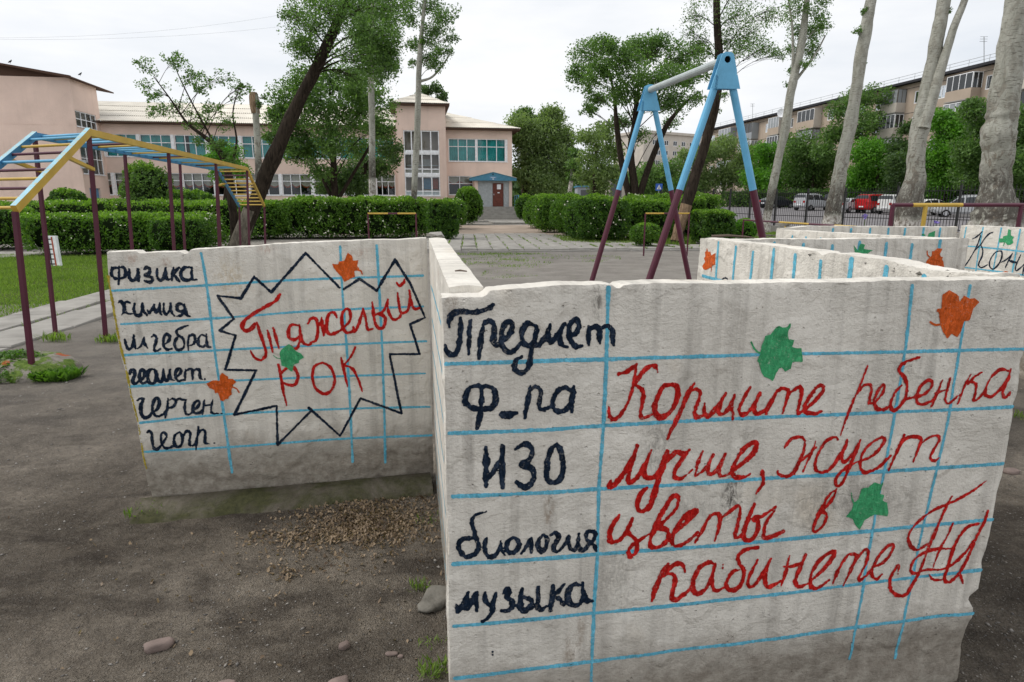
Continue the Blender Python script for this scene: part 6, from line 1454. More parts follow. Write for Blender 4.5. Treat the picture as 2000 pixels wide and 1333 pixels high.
# ------------------------------------------------------------------ exercise bars
def hbar(label, pts, z, posts, cols, group='painted exercise bars', pc=None, r=.025):
    g = pts[0]; o = thing('exercise_bar', label, 'exercise bar', (g[0], g[1], float(terr(g[0], g[1]))), group)
    m = MB(); P = [np.array([p[0], p[1], z + float(terr(p[0], p[1]))]) for p in pts]
    for a, b, c in zip(P, P[1:], cols): m.tube([a, b], r, 8, c)
    m.part('bar', [M['maroon'], M['yellow']], o)
    for j, p in enumerate(posts):
        m = MB(); m.tube([(p[0], p[1], float(terr(p[0], p[1])) - .05), (p[0], p[1], z + float(terr(p[0], p[1])) + .004)], r * 1.05, 8); m.part('post', [M[(pc[j] if pc else 'maroon')]], o)
def xy(px, Y): return ((px - CX) / (F * CP - (410 - CY) * SP) * Y, Y)
a, b = xy(718, 17), xy(812, 17)
hbar('small exercise bar standing before the hedge left of the paving', [a, lerp(a, b, .42), lerp(a, b, .62), b], 1.26, [a, b], [1, 0, 1], r=.022)
a, b = xy(1261, 18.6), xy(1347, 18.6)
hbar('small exercise bar seen through the legs of the swing frame', [a, lerp(a, b, .42), lerp(a, b, .55), b], 1.24, [a, b], [1, 0, 1], r=.022)
a, b = xy(1454, 22), (8.45, 12.0)
L_ = lambda t: lerp(a, b, t)
hbar('low long bar on a yellow post, running towards the labyrinth', [a, L_(.27), L_(.45), L_(.58), b], .97, [a, L_(.31)], [0, 1, 0, 1], pc=['maroon', 'yellow'])
a, b = xy(1743, 9.6), (8.6, 9.6)
hbar('high bar behind the labyrinth at the right, with a yellow middle section', [a, (xy(1781, 9.6)), xy(1878, 9.6), b], 1.49, [a, xy(1807, 9.6), xy(1994, 9.6)], [0, 1, 0], pc=['maroon', 'yellow', 'maroon'], r=.03)
# marker board leaning by the hedge
a = at(96, 520, 15.4); o = thing('marker_board', 'small white board with black grid and red stripe standing in the grass', 'painted board', (a[0], 15.4, 0))
tl = 0.06
def bT(x, y, z): return (a[0] + .11 + x - .10 * z, 15.4 + y + .12 * z, z)
m = MB(); m.box(-.13, .16, 0, .09, .0, .74, 0, T=bT); bo = m.part('board', [M['frame']], o)
m = MB(); m.box(.05, .085, -.004, -.001, .0, .72, 0, T=bT); m.part('red_stripe', [M['swag']], bo)
m = MB(); m.box(-.045, -.02, -.006, -.0015, .0, .72, 0, T=bT)
for j in range(6): m.box(-.13, .045, -.0055, -.002, .05 + j * .12, .075 + j * .12, 0, T=bT)
m.part('black_grid', [M['rubber']], bo)
# painted mound with weeds at the left
mc = np.array(gz(20, 745)[:2]); V, Fc = [], []
nu, nv = 40, 14
for i in range(nv + 1):
    ph = math.pi / 2 * i / nv
    for j in range(nu):
        th = 2 * math.pi * j / nu; k_ = 1 + .35 * float(fbm(math.cos(th) * 1.3 + 3, math.sin(th) * 1.3, 8, 3)); rad = .36 * math.sin(ph) ** .8 * k_
        V.append((mc[0] - .08 + rad * math.cos(th) * 1.25, mc[1] + .30 + rad * math.sin(th), .19 * math.cos(ph) * (1 + .5 * float(fbm(math.cos(th) * 2 * ph, math.sin(th) * 2 * ph, 4, 4))) - .02))
Fc = [(i * nu + j, (i + 1) * nu + j, (i + 1) * nu + (j + 1) % nu, i * nu + (j + 1) % nu) for i in range(nv) for j in range(nu)]
mo = thing('concrete_mound', 'low concrete mound overgrown with weeds and spotted with faded orange at the left edge', 'concrete mound', (mc[0], mc[1] + .3, 0))
n = N('mound_paint', .95, .1); v = n.vec()
cc = n.ramp(n.noise(14, 6, .7, v), (.3, (.16, .14, .12)), (.7, (.36, .33, .29))); cc = n.mix(n.ramp(n.noise(6, 5, .7, v), (.47, 0.), (.54, .95)), cc, n.ramp(n.noise(30, 4, .7, v), (.3, (.06, .11, .015)), (.7, (.17, .25, .05))))
cc = n.mix(n.ramp(n.noise(3.7, 2, .4, n.vec((1, 1, 1), rot=(1, 2, 3))), (.70, 0.), (.73, .9)), cc, (.36, .09, .035)); n.col(cc); n.bump(n.noise(30, 5, .7, v), .9, .02); M['mound'] = n.m
part('mound', V, Fc, M['mound'], mo, smooth=True)
r = np.random.default_rng(31); n_ = 2600; th = r.uniform(0, 6.28, n_); rd = .38 * np.sqrt(r.uniform(0, 1, n_)); cx = mc[0] - .14 + rd * np.cos(th) * 1.1; cy = mc[1] + .26 + rd * np.sin(th) * .9
kp = (cx < mc[0] + .12) | (r.uniform(0, 1, n_) < .12); cx, cy, th, rd = cx[kp], cy[kp], th[kp], rd[kp]; n_ = len(cx)
bz = .18 * np.cos(np.clip(rd / .36, 0, 1) * 1.57) ** .8; s_ = r.uniform(.008, .02, n_); th2 = r.uniform(0, 6.28, n_); c0 = np.stack([cx, cy, bz + r.uniform(.0, .035, n_)], 1)
ax = np.stack([np.cos(th2), np.sin(th2), r.normal(0, .5, n_)], 1) * s_[:, None]; ay = np.stack([-np.sin(th2), np.cos(th2), r.normal(0, .5, n_)], 1) * s_[:, None] * .7
part('mound_weeds', np.stack([c0 - ax, c0 - ay, c0 + ax, c0 + ay], 1).reshape(-1, 3), np.arange(4 * n_).reshape(n_, 4), M['leaf_hedge'], mo, kind='stuff')
# stick and chips on the labyrinth walls
def on_wall(name, label, cat, W, px, py, mk, mat):
    u, z = W.uv(px, py); q = W.p0 + W.d * u - W.n * .05; o = part(name, *mk(q, W)) if False else None
    P = mk(q, W); m = MB()
    for a_ in P: m.tube(a_[0], a_[1], 6)
    o = m.part(name, [M[mat]]); o['label'] = label; o['category'] = cat; return o
q0 = np.array([1.16, 3.70]); zt_ = 1.318
m = MB(); m.tube([(1.17, 3.69, zt_), (1.25, 3.65, zt_ + .006), (1.33, 3.60, zt_ + .002), (1.38, 3.58, zt_ - .004)], [.008, .008, .006, .003], 6); o = m.part('stick', [M['stick']]); o['label'] = 'dark stick lying across the corner on top of the labyrinth walls'; o['category'] = 'stick'
m = MB(); m.tube([(-.165, 1.80, 1.312), (-.15, 1.805, 1.313), (-.13, 1.79, 1.312)], [.002, .003, .002], 5); o = m.part('twig', [M['stick']]); o['label'] = 'tiny twig on the pale top of the narrow connecting wall'; o['category'] = 'twig'
for k_, (x, y, z, s_, l) in enumerate(((-.425, 3.29, 1.335, .03, 'dark broken chip at the corner on top of the starburst wall'), (-.40, 3.36, 1.34, .035, 'pale broken chip at the corner behind the dark chip'), (2.56, 5.95, 1.31, .05, 'dark rubble chip on the far left corner of the labyrinth'))):
    rg = random.Random(k_); V = [(x + rg.uniform(-1, 1) * s_ * 1.6, y + rg.uniform(-1, 1) * s_, z + rg.uniform(-.3, .6) * s_) for _ in range(9)]
    import bmesh
    bmm = bmesh.new(); [bmm.verts.new(v_) for v_ in V]; bmesh.ops.convex_hull(bmm, input=bmm.verts); bmesh.ops.delete(bmm, geom=[v_ for v_ in bmm.verts if not v_.link_faces], context='VERTS')
    me = bpy.data.meshes.new('concrete_chip'); bmm.to_mesh(me); bmm.free(); me.materials.append(M['concrete_dk' if k_ != 1 else 'concrete']); o = bpy.data.objects.new('concrete_chip', me); COL.objects.link(o); o['label'] = l; o['category'] = 'concrete chip'

# ------------------------------------------------------------------ iron fence
FNC = thing('iron_fence', 'black iron picket fence between the playground and the parking lot', 'fence', (16, 32, 0))
fa, fbv = np.array([13.3, 39.0]), np.array([18.7, 26.5]); fd = (fbv - fa); FLn = np.linalg.norm(fd); fd /= FLn
def fz_(u): q = fa + fd * u; return float(terr(q[0], q[1]))
post_px = [1392, 1425, 1465, 1515, 1576, 1649, 1751, 1873]
pu = []
for px in post_px: pu.append(onplane(px, 400, fa, fbv)[0])
step = pu[-1] - pu[-2]
for _ in range(3): pu.append(pu[-1] + 2.6)
pu = [pu[0] - 5.4, pu[0] - 2.7] + pu
KW = .30
m = MB()
def fT(u, d_, z): q = fa + fd * u + np.array([fd[1], -fd[0]]) * d_; return (q[0], q[1], z + fz_(u))
kbw = MB(); us = np.linspace(pu[0] - .3, pu[-1] + .3, 30)
for a, b in zip(us, us[1:]): kbw.box(a, b - .004, -.14, .14, -.3, KW, 0, T=fT)
kbw.part('plinth', [M['concrete']], FNC, label='low concrete plinth under the fence')
for i, u in enumerate(pu):
    m = MB(); m.box(u - .04, u + .04, -.04, .04, KW, KW + 2.0, 0, T=fT); p_ = m.part('post', [M['iron']], FNC)
    if i in (7, 8, 9):
        m = MB(); m.tube([fT(u + .07 * math.cos(t), 0, KW + 2.1 + .07 * math.sin(t)) for t in np.linspace(0, 6.28, 10)], .012, 4); m.part('finial', [M['iron']], p_)
pk_me = None; cnt = 0
for a, b in zip(pu, pu[1:]):
    for z in (KW + .12, KW + .55, KW + 1.75): m = MB(); m.box(a + .04, b - .04, -.015, .015, z, z + .035, 0, T=fT); m.part('rail', [M['iron']], FNC)
    n = max(int((b - a) / .13), 4)
    for i in range(1, n):
        u = a + (b - a) * i / n; q = fT(u, .018, KW)
        if pk_me is None:
            mm = MB(); mm.box(-.009, .009, -.009, .009, .04, 1.92, 0); mm.add([(-.009, 0, 1.92), (.009, 0, 1.92), (0, 0, 2.02)], [(0, 1, 2)]); pk_me = mesh('picket', np.concatenate(mm.V), mm.F, M['iron'])
        o = bpy.data.objects.new('picket', pk_me); COL.objects.link(o); o.parent = FNC; o.location = np.array(q) - OFF[FNC]; cnt += 1

# ------------------------------------------------------------------ cars
def car(kind, paint):
    """length 4.4 along +x (front), built once per car; returns root with parts"""
    K = {'hatch': dict(L=3.9, W=1.66, H=1.48, st=[(-1.95, .55, .95, .95), (-1.85, .35, .98, 1.25), (-1.35, .3, .98, 1.46), (-.2, .28, .96, 1.48), (.35, .28, .96, 1.42), (1.05, .28, .94, .97), (1.75, .3, .80, .82), (1.93, .4, .68, .68)], g=(-1.75, 1.0)),
         'sedan': dict(L=4.5, W=1.72, H=1.42, st=[(-2.25, .5, .90, .92), (-2.15, .32, .98, 1.0), (-1.55, .3, 1.0, 1.04), (-.95, .28, .98, 1.38), (.1, .28, .96, 1.42), (.55, .28, .95, 1.34), (1.15, .28, .92, .95), (1.95, .3, .78, .80), (2.22, .42, .64, .64)], g=(-1.5, 1.1)),
         'van': dict(L=4.5, W=1.74, H=1.78, st=[(-2.25, .5, 1.0, 1.3), (-2.2, .35, 1.05, 1.70), (-1.6, .3, 1.05, 1.77), (-.2, .28, 1.03, 1.78), (.6, .28, 1.02, 1.70), (1.35, .28, 1.0, 1.06), (1.95, .3, .85, .88), (2.22, .42, .70, .70)], g=(-2.05, 1.3)),
         'suv': dict(L=4.5, W=1.82, H=1.82, st=[(-2.25, .6, 1.05, 1.2), (-2.2, .45, 1.08, 1.68), (-1.6, .4, 1.08, 1.80), (-.2, .38, 1.06, 1.82), (.35, .38, 1.06, 1.75), (.95, .38, 1.05, 1.12), (2.0, .42, 1.0, 1.02), (2.22, .5, .75, .76)], g=(-2.0, .9))}[kind]
    st = K['st']; W2 = K['W'] / 2; rows = []
    xs = [s_[0] for s_ in st]; fine = np.linspace(xs[0], xs[-1], 33); ff = lambda j: np.interp(fine, xs, [s_[j] for s_ in st])
    zb, zl, zt2 = ff(1), ff(2), ff(3); V, Fc, mi = [], [], []
    for i, x in enumerate(fine):
        e = min((x - xs[0]) / .35, (xs[-1] - x) / .55, 1.0); w = W2 * (0.80 + .20 * math.sqrt(max(e, 0))); cab = max(zt2[i] - zl[i], 0); wt = w - .04 - cab * .26
        V += [(x, -w * .86, zb[i]), (x, -w, zb[i] + .16), (x, -w, (zb[i] + zl[i]) / 2 + .08), (x, -w * .97, zl[i]), (x, -wt, zt2[i] - .05 * min(cab * 3, 1)), (x, -wt * .72, zt2[i]), (x, wt * .72, zt2[i]), (x, wt, zt2[i] - .05 * min(cab * 3, 1)), (x, w * .97, zl[i]), (x, w, (zb[i] + zl[i]) / 2 + .08), (x, w, zb[i] + .16), (x, w * .86, zb[i])]
    m_ = 12
    for i in range(len(fine) - 1):
        for j in range(m_):
            Fc.append((i * m_ + j, i * m_ + (j + 1) % m_, (i + 1) * m_ + (j + 1) % m_, (i + 1) * m_ + j))
    Fc += [tuple(range(m_)), tuple(reversed(range((len(fine) - 1) * m_, len(fine) * m_)))]
    def side_glass(s_):
        P = []
        g0, g1 = K['g']; A = [x for x in fine if g0 <= x <= g1]
        lo, hi = [], []
        for x in A:
            i = int(np.argmin(abs(fine - x))); cab = zt2[i] - zl[i]
            if cab < .12: continue
            wl_, wt = W2 * .97, W2 - .04 - cab * .26; k0, k1 = .10, .80
            lo.append((x, s_ * (wl_ * (1 - k0) + wt * k0 + .006), zl[i] + (cab) * k0)); hi.append((x, s_ * (wl_ * (1 - k1) + wt * k1 + .006), zl[i] + cab * k1))
        n = len(lo); gaps = {int(n * .33), int(n * .66)}
        return lo + hi, [(i, i + 1, n + i + 1, n + i) for i in range(n - 1) if i not in gaps]
    def end_glass(front):
        j = [i for i in range(len(fine) - 1) if abs(zt2[i + 1] - zt2[i]) / (fine[1] - fine[0]) > .45 and zt2[i] - zl[i] > .0 and (fine[i] > 0) == front and (zt2[max(i, i + 1)] > zl[i] + .02)]
        if not j: j = [0, 1] if not front else [len(fine) - 3]
        i0, i1 = j[0], j[-1] + 1; lo, hi = (i0, i1) if not front else (i1, i0)
        sg = -1 if not front else 1
        def pt(i, s_, k): 
            cab = max(zt2[i] - zl[i], 0); w = (W2 - .04 - cab * .26) * .82; x = fine[i]; return (x + sg * .018, s_ * w, zt2[i] + .012)
        a0, a1 = (fine[lo], zt2[lo]), (fine[hi], zt2[hi]); q = []
        for t in (.12, .88):
            x = a0[0] * (1 - t) + a1[0] * t; z = a0[1] * (1 - t) + a1[1] * t; w = W2 * (.84 - .18 * t)
            q += [(x + sg * .025, -w, z + .02), (x + sg * .025, w, z + .02)]
        return q, [(0, 1, 3, 2)]
    root = bpy.data.objects.new('parked_car', None); COL.objects.link(root); root['kind'] = 'thing'; OFF[root] = np.zeros(3)
    part('body', V, Fc, M[paint], root, smooth=False)
    for s_ in (-1, 1): v_, f_ = side_glass(s_); part('side_glass', v_, f_, M['carglass'], root)
    for fr in (True, False):
        v_, f_ = end_glass(fr); part('windscreen' if fr else 'rear_window', v_, f_, M['carglass'], root)
    for x in (xs[0] + .78, xs[-1] - .80):
        for s_ in (-1, 1):
            m = MB(); m.tube([(x, s_ * (W2 - .19), .31), (x, s_ * (W2 + .012), .31)], .31, 16); w_ = m.part('wheel', [M['rubber']], root)
            m = MB(); m.tube([(x, s_ * (W2 + .004), .31), (x, s_ * (W2 + .026), .31)], .185, 12); m.part('rim', [M['alloy']], w_)
    for s_ in (-1, 1):
        m = MB(); z = zl[1] - .12; m.box(xs[0] - .01, xs[0] + .12, s_ * (W2 * .62) - .12, s_ * (W2 * .62) + .12, z - .12, z + .1, 0); m.part('tail_light', [M['tail']], root)
        m = MB(); z = zl[-3] - .14; m.box(xs[-1] - .16, xs[-1] + .0, s_ * (W2 * .60) - .16, s_ * (W2 * .60) + .16, z - .14, z + .02, 0); m.part('headlight', [M['lamp']], root)
    m = MB(); m.box(xs[0] - .03, xs[0] + .02, -.25, .25, .55, .66, 0); m.part('number_plate', [M['frame']], root)
    if kind in ('van', 'suv'):
        for s_ in (-1, 1): m = MB(); m.tube([(-1.7, s_ * .62, K['H'] + .03), (.3, s_ * .62, K['H'] + .01)], .022, 5); m.part('roof_rail', [M['alloy']], root)
    return root
for nm, c in (('c_white', (.72, .72, .70)), ('c_silver', (.42, .43, .44)), ('c_dark', (.012, .014, .022)), ('c_red', (.50, .012, .015)), ('c_maroon', (.10, .012, .02)), ('c_silver2', (.52, .53, .55))): M[nm] = simple(nm.replace('c_', 'car_paint_'), c, .25, .6, .0, var=.04)
def place_car(kind, paint, label, px, py, yaw):
    r_ = ray(px, py); k = 1.0
    ya, yb = 30.0, 130.0
    for _ in range(40):
        Y = (ya + yb) / 2; x, y, z = at(px, py, Y)
        if z > float(terr(x, Y)): ya = Y
        else: yb = Y
    x, y, z = at(px, py, Y); o = car(kind, paint); o.location = (x, Y, float(terr(x, Y)) + .012); o.rotation_euler = (0, 0, math.radians(yaw))
    o['label'] = label; o['category'] = 'car'; o['group'] = 'cars in the parking lot beyond the fence'
    return o
place_car('hatch', 'c_white', 'white hatchback farthest left in the parking lot, beside the clipped hedge', 1416, 401.5, 22)
place_car('sedan', 'c_silver', 'silver saloon parked next to the white hatchback', 1445, 404, 28)
place_car('sedan', 'c_maroon', 'dark red saloon mostly hidden behind the swing leg', 1474, 405, 30)
place_car('sedan', 'c_dark', 'black saloon left of the silver minivan', 1516, 407, 25)
place_car('van', 'c_silver2', 'silver minivan between the first and second poplars by the fence', 1584, 411.5, 32)
place_car('suv', 'c_dark', 'dark off-roader behind the poplar left of the red minivan', 1643, 408, 25)
place_car('sedan', 'c_silver', 'silver saloon just left of the red minivan', 1657, 416, 35)
place_car('van', 'c_red', 'bright red minivan, the only red one', 1710, 416.5, 25)
place_car('van', 'c_white', 'white minivan right of the red one, half behind the forked poplar', 1752, 419, 30)
place_car('sedan', 'c_white', 'white saloon right of the forked poplar', 1812, 421, 12)
place_car('van', 'c_silver', 'silver estate left of the thickest poplar, farthest right in the lot', 1882, 425, 155)
place_car('sedan', 'c_white', 'pale car glimpsed in the gap beyond the hedges near the street', 1128, 392, 10)
place_car('hatch', 'c_silver', 'grey car beside the low hedge in the gap beyond the paving', 1192, 399, 60)

# pedestrian sign
q = at(1287, 366, 62); o = thing('road_sign', 'small square blue pedestrian crossing sign beyond the hedges', 'road sign', (q[0], 62, float(terr(q[0], 62))))
m = MB(); m.tube([(q[0], 62.03, float(terr(q[0], 62))), (q[0], 62.03, q[2] + .3)], .03, 6); m.part('pole', [M['corr']], o)
M['signblue'] = simple('sign_blue', (.02, .10, .42), .4)
m = MB(); m.box(q[0] - .33, q[0] + .33, 61.97, 61.99, q[2] - .33, q[2] + .33, 0); pl = m.part('plate', [M['signblue']], o)
part('white_triangle', [(q[0] - .22, 61.96, q[2] - .2), (q[0] + .22, 61.96, q[2] - .2), (q[0], 61.96, q[2] + .22)], [(0, 1, 2)], M['frame'], pl)
m = MB(); m.tube([(q[0] - .06, 61.955, q[2] - .17), (q[0], 61.955, q[2] - .02), (q[0], 61.955, q[2] + .08)], .025, 4); m.tube([(q[0], 61.955, q[2] - .02), (q[0] + .07, 61.955, q[2] - .17)], .02, 4); m.part('walking_figure', [M['rubber']], pl)
# overhead wires
for lb_, a, b in (('thin overhead wire crossing the sky at the upper left, the higher one', at(-60, 74, 34), at(640, 12, 40)), ('thin overhead wire crossing the sky at the upper left, the lower one', at(-60, 76, 33), at(700, 30, 44))):
    P = [np.array(a) * (1 - t) + np.array(b) * t - np.array([0, 0, .5 * (1 - (2 * t - 1) ** 2)]) for t in np.linspace(0, 1, 12)]
    m = MB(); m.tube(P, .004, 4); o = m.part('overhead_wire', [M['corr']]); o['label'] = lb_; o['category'] = 'wire'

# ------------------------------------------------------------------ hedges and shrubs
M['leaf_hedge_top'] = mat_leaf('bright_hedge_leaves', (0.085, 0.19, 0.018), (0.24, 0.40, 0.05), sc=2.5)  # brighter leaf colour, mixed in mostly along the hedge tops
def leaf_quads(c, size, rs, flat=0.0, asp=.55):
    n = len(c); th = rs.uniform(0, 6.283, n); ph = np.arccos(rs.uniform(-1, 1, n)); s_ = size * rs.uniform(.6, 1.4, n)
    a = np.stack([np.sin(ph) * np.cos(th), np.sin(ph) * np.sin(th), np.cos(ph) * (1 - flat)], 1); b = rs.normal(0, 1, (n, 3)); b -= a * (b * a).sum(1)[:, None]; b /= np.linalg.norm(b, axis=1)[:, None] + 1e-9
    a, b = a * s_[:, None], b * (s_ * asp)[:, None]
    if c[:, 1].mean() > 24: return np.stack([c - a * .8 - b * 1.3, c - a * .8 + b * 1.3, c + a * 1.1], 1).reshape(-1, 3), np.arange(3 * n).reshape(n, 3)
    return np.stack([c - a, c - b, c + a, c + b], 1).reshape(-1, 3), np.arange(4 * n).reshape(n, 4)
def hedge(label, c, size, rot=0.0, n=9000, leaf=.035, mat='leaf_hedge', round_=0.0, blossom=0, seed=0, name='hedge', cat='hedge', group='clipped hedges', lump=.19, bottom=0.06, top_bright=.75):
    """c centre of base, size (wx, wy, h); round_ 0 box .. 1 ball"""
    rs = np.random.default_rng(seed + 100); wx, wy, h = size; g = float(terr(c[0], c[1])); cr, sr = math.cos(rot), math.sin(rot)
    o = thing(name, label, cat, (c[0], c[1], g), group)
    p = 2.0 if round_ >= 1 else (3.2 if round_ > .4 else 7.0)
    def shell(n, k0=0.86, k1=1.04):
        d_ = rs.normal(0, 1, (n, 3)); 
        if p > 3: d_ = rs.uniform(-1, 1, (n, 3)); f_ = rs.choice(3, n, p=[.2, .4, .4]); sg = rs.choice([-1., 1.], n); d_[np.arange(n), f_] = sg
        d_[:, 2] = np.where((d_[:, 2] < -.9) & (rs.uniform(0, 1, n) < .8), -d_[:, 2], d_[:, 2])
        r_ = (np.abs(d_) ** p).sum(1) ** (1 / p); q = d_ / r_[:, None]
        return q, q * rs.uniform(k0, k1, n)[:, None]
    def place(q, k=1.0):
        x, y = q[:, 0] * wx / 2, q[:, 1] * wy / 2; z = (q[:, 2] + 1) / 2 * h
        lm = 1 + lump * 2 * fbm((x + c[0]) * 1.6 + z, (y + c[1]) * 1.6 - z * .7, seed + 5, 4); x2 = x * lm; y2 = y * lm; z = z * (1 + (lm - 1) * .6)
        return np.stack([c[0] + x2 * cr - y2 * sr, c[1] + x2 * sr + y2 * cr, g + bottom + z * (1 - bottom / h)], 1)
    q0, q = shell(int(n * 1.15)); P0 = place(q); gp = fbm(P0[:, 0] * 6 + P0[:, 2] * 2, P0[:, 2] * 6 - P0[:, 1] * 4, seed + 41, 3); kp = gp > -.10 + rs.normal(0, .03, len(gp)); q0, P0 = q0[kp], P0[kp]
    V, Fq = leaf_quads(P0, leaf, rs); topm = ((q0[:, 2] > .80) & (rs.uniform(0, 1, len(q0)) < top_bright)) | (rs.uniform(0, 1, len(q0)) < .06)
    part('foliage', V, Fq, [M[mat], M['leaf_hedge_top']], o, kind='stuff', midx=topm.astype(int))
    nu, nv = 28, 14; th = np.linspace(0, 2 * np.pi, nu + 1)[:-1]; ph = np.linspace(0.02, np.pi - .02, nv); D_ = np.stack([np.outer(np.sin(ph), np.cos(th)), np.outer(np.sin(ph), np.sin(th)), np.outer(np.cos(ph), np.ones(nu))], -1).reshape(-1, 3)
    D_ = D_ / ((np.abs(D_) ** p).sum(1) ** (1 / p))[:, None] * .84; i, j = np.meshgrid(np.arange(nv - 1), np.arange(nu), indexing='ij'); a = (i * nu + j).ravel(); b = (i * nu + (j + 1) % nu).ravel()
    part('dark_core', place(D_), np.stack([a, b, b + nu, a + nu], 1), M['hcore'], o)  # solid dark core added to block light and darken the gaps between leaves
    if blossom:
        q, q2 = shell(blossom, 1.0, 1.06); cc = place(q2); cc = cc[fbm(cc[:, 0] * 1.2, cc[:, 2] * 1.2 + cc[:, 1], 9, 3) > .0]; V, Fq = leaf_quads(cc, leaf * .8, rs, asp=.9); part('blossom', V, Fq, M['blossom'], o, kind='stuff')
    return o
hedge('long low clipped hedge at the left behind the lawn, in front of the annex', (-12.1, 19.75), (5.2, 2.3, 1.2), .06, 26000, .038, seed=1, blossom=260)
hedge('darker rounded end bush where the low hedge meets the middle of the lawn', (-9.9, 18.9), (1.5, 1.5, 1.12), 0, 8000, .03, 'leaf_hedge_dark', .6, seed=2)
hedge('second hedge row showing over the low hedge at the left', (-17.5, 26), (13, 2.0, 1.62), .1, 22000, .045, seed=3, blossom=240)
hedge('tall middle hedge with white blossom behind the starburst wall', (-7.0, 28.8), (6.8, 2.4, 1.78), .1, 36000, .046, seed=4, blossom=900)
hedge('left stretch of the middle hedge behind the monkey bars', (-12.1, 28.2), (4.0, 2.2, 1.6), .1, 17000, .046, seed=5)
hedge('dark square bush standing alone left of the paving', (-2.9, 27.0), (1.35, 1.3, 1.68), 0, 15000, .036, 'leaf_hedge_dark', .5, seed=6)
hedge('bright hedge piece between the dark square bush and the ball by the porch', (-3.9, 38), (2.4, 2.4, 1.75), 0, 9000, .05, round_=.6, seed=7, blossom=120)
hedge('large green ball shrub left of the entrance steps', (-3.0, 44), (2.0, 2.0, 2.55), 0, 9000, .055, round_=1, seed=8, name='ball_shrub', cat='shrub', group='rounded shrubs by the school')
hedge('smaller ball shrub right of the second poplar under the stair tower', (-6.6, 46), (1.6, 1.5, 1.85), 0, 5000, .055, round_=1, seed=9, name='ball_shrub', cat='shrub', group='rounded shrubs by the school')
hedge('low ragged hedge under the stair tower windows', (-9.5, 45.5), (4.2, 1.4, 1.35), .1, 6500, .06, round_=.6, seed=10)
hedge('dark ball shrub just right of the blue handrail', (1.0, 50), (1.5, 1.5, 2.1), 0, 4500, .06, 'leaf_hedge_dark', 1, seed=11, name='ball_shrub', cat='shrub', group='rounded shrubs by the school')
hedge('largest rounded hedge right of the paving, nearest of its row', (3.55, 26.2), (2.5, 2.6, 1.85), .2, 26000, .042, 'leaf_hedge_dark', round_=.8, seed=12, lump=.2, blossom=200)
hedge('second rounded hedge of the row right of the paving', (2.9, 30.2), (2.2, 2.4, 1.95), .2, 17000, .046, round_=1, lump=.2, seed=13)
hedge('third rounded hedge of the row, partly behind the second', (2.2, 34.2), (2.0, 2.2, 1.95), .2, 11000, .05, round_=.6, seed=14, blossom=150)
hedge('farthest hedge of the row, next to the entrance steps', (2.0, 39), (2.4, 2.6, 1.95), .2, 9500, .055, round_=.6, seed=15)
hedge('loose green hedge between the swing frame legs', (5.9, 27.5), (3.0, 2.2, 1.75), .1, 18000, .046, round_=.5, seed=16, lump=.25)
hedge('far blossoming hedge showing above the loose green hedge', (8.4, 33.5), (5.0, 2.0, 1.95), -.1, 16000, .05, seed=17, blossom=500)
hedge('small low round bush between the swing legs', (4.75, 22.4), (1.15, 1.1, .85), 0, 7000, .034, round_=1, seed=18, name='ball_shrub', cat='shrub', group=None)
hedge('upper clipped box hedge right of the dark leaning trunk', (8.15, 29.2), (1.15, 1.6, 1.78), 0, 11000, .042, round_=.3, seed=19)
hedge('lower clipped box hedge right of the dark leaning trunk', (7.75, 24.4), (1.35, 1.6, 1.25), 0, 11000, .04, 'leaf_hedge_dark', .3, seed=20)
hedge('small bright bush at the right foot of the lower box hedge', (9.3, 25.2), (.9, .9, .95), 0, 4500, .036, 'leaf_bright', 1, seed=21, name='ball_shrub', cat='shrub', group=None)
hedge('round bush at the foot of the annex end wall', (-28.6, 41), (2.4, 2.4, 2.4), 0, 6000, .07, 'leaf_hedge_dark', 1, seed=22, name='ball_shrub', cat='shrub', group='rounded shrubs by the school')
hedge('leafy shrub beside the annex corner under the left windows', (-25.0, 43.5), (3.0, 2.6, 4.0), 0, 11000, .075, 'leaf', 1, seed=23, lump=.4, name='shrub', cat='shrub', group=None)
hedge('low spreading shrub right of the leafy annex shrub', (-21.6, 43), (4.0, 2.4, 2.3), 0, 9000, .07, 'leaf_hedge_dark', 1, seed=24, lump=.3, name='shrub', cat='shrub', group=None)
hedge('small trimmed bush under the lower left school windows', (-17.6, 44), (2.2, 1.6, 1.75), 0, 4500, .06, 'leaf_hedge_dark', .6, seed=25)
hedge('dark bush at the far left edge behind the monkey bars', (-17.5, 21.6), (2.4, 2.2, 1.45), 0, 8000, .045, 'leaf_hedge_dark', .6, seed=26)
# iris by the fence
for k_, (px, py, l) in enumerate(((1792, 436, 'purple iris left of the yellow post'), (1828, 438, 'purple iris right of the yellow post'), (1690, 428, 'purple iris left of the forked poplar'))):
    q = at(px, py, 22); g = float(terr(q[0], 22)); o = thing('iris_plant', l, 'flower', (q[0], 22, g), 'purple irises by the fence'); rs = np.random.default_rng(k_)
    m = MB(); m.tube([(q[0], 22, g), (q[0], 22, q[2] + .05)], .008, 4); m.part('stem', [M['grass']], o)
    cc = np.array([q[0], 22, q[2] + .06]) + rs.normal(0, .035, (26, 3)); V, Fq = leaf_quads(cc, .05, rs); 
    if 'purple' not in M: M['purple'] = simple('iris_petals', (.26, .20, .55), .6)
    part('petals', V, Fq, M['purple'], o)

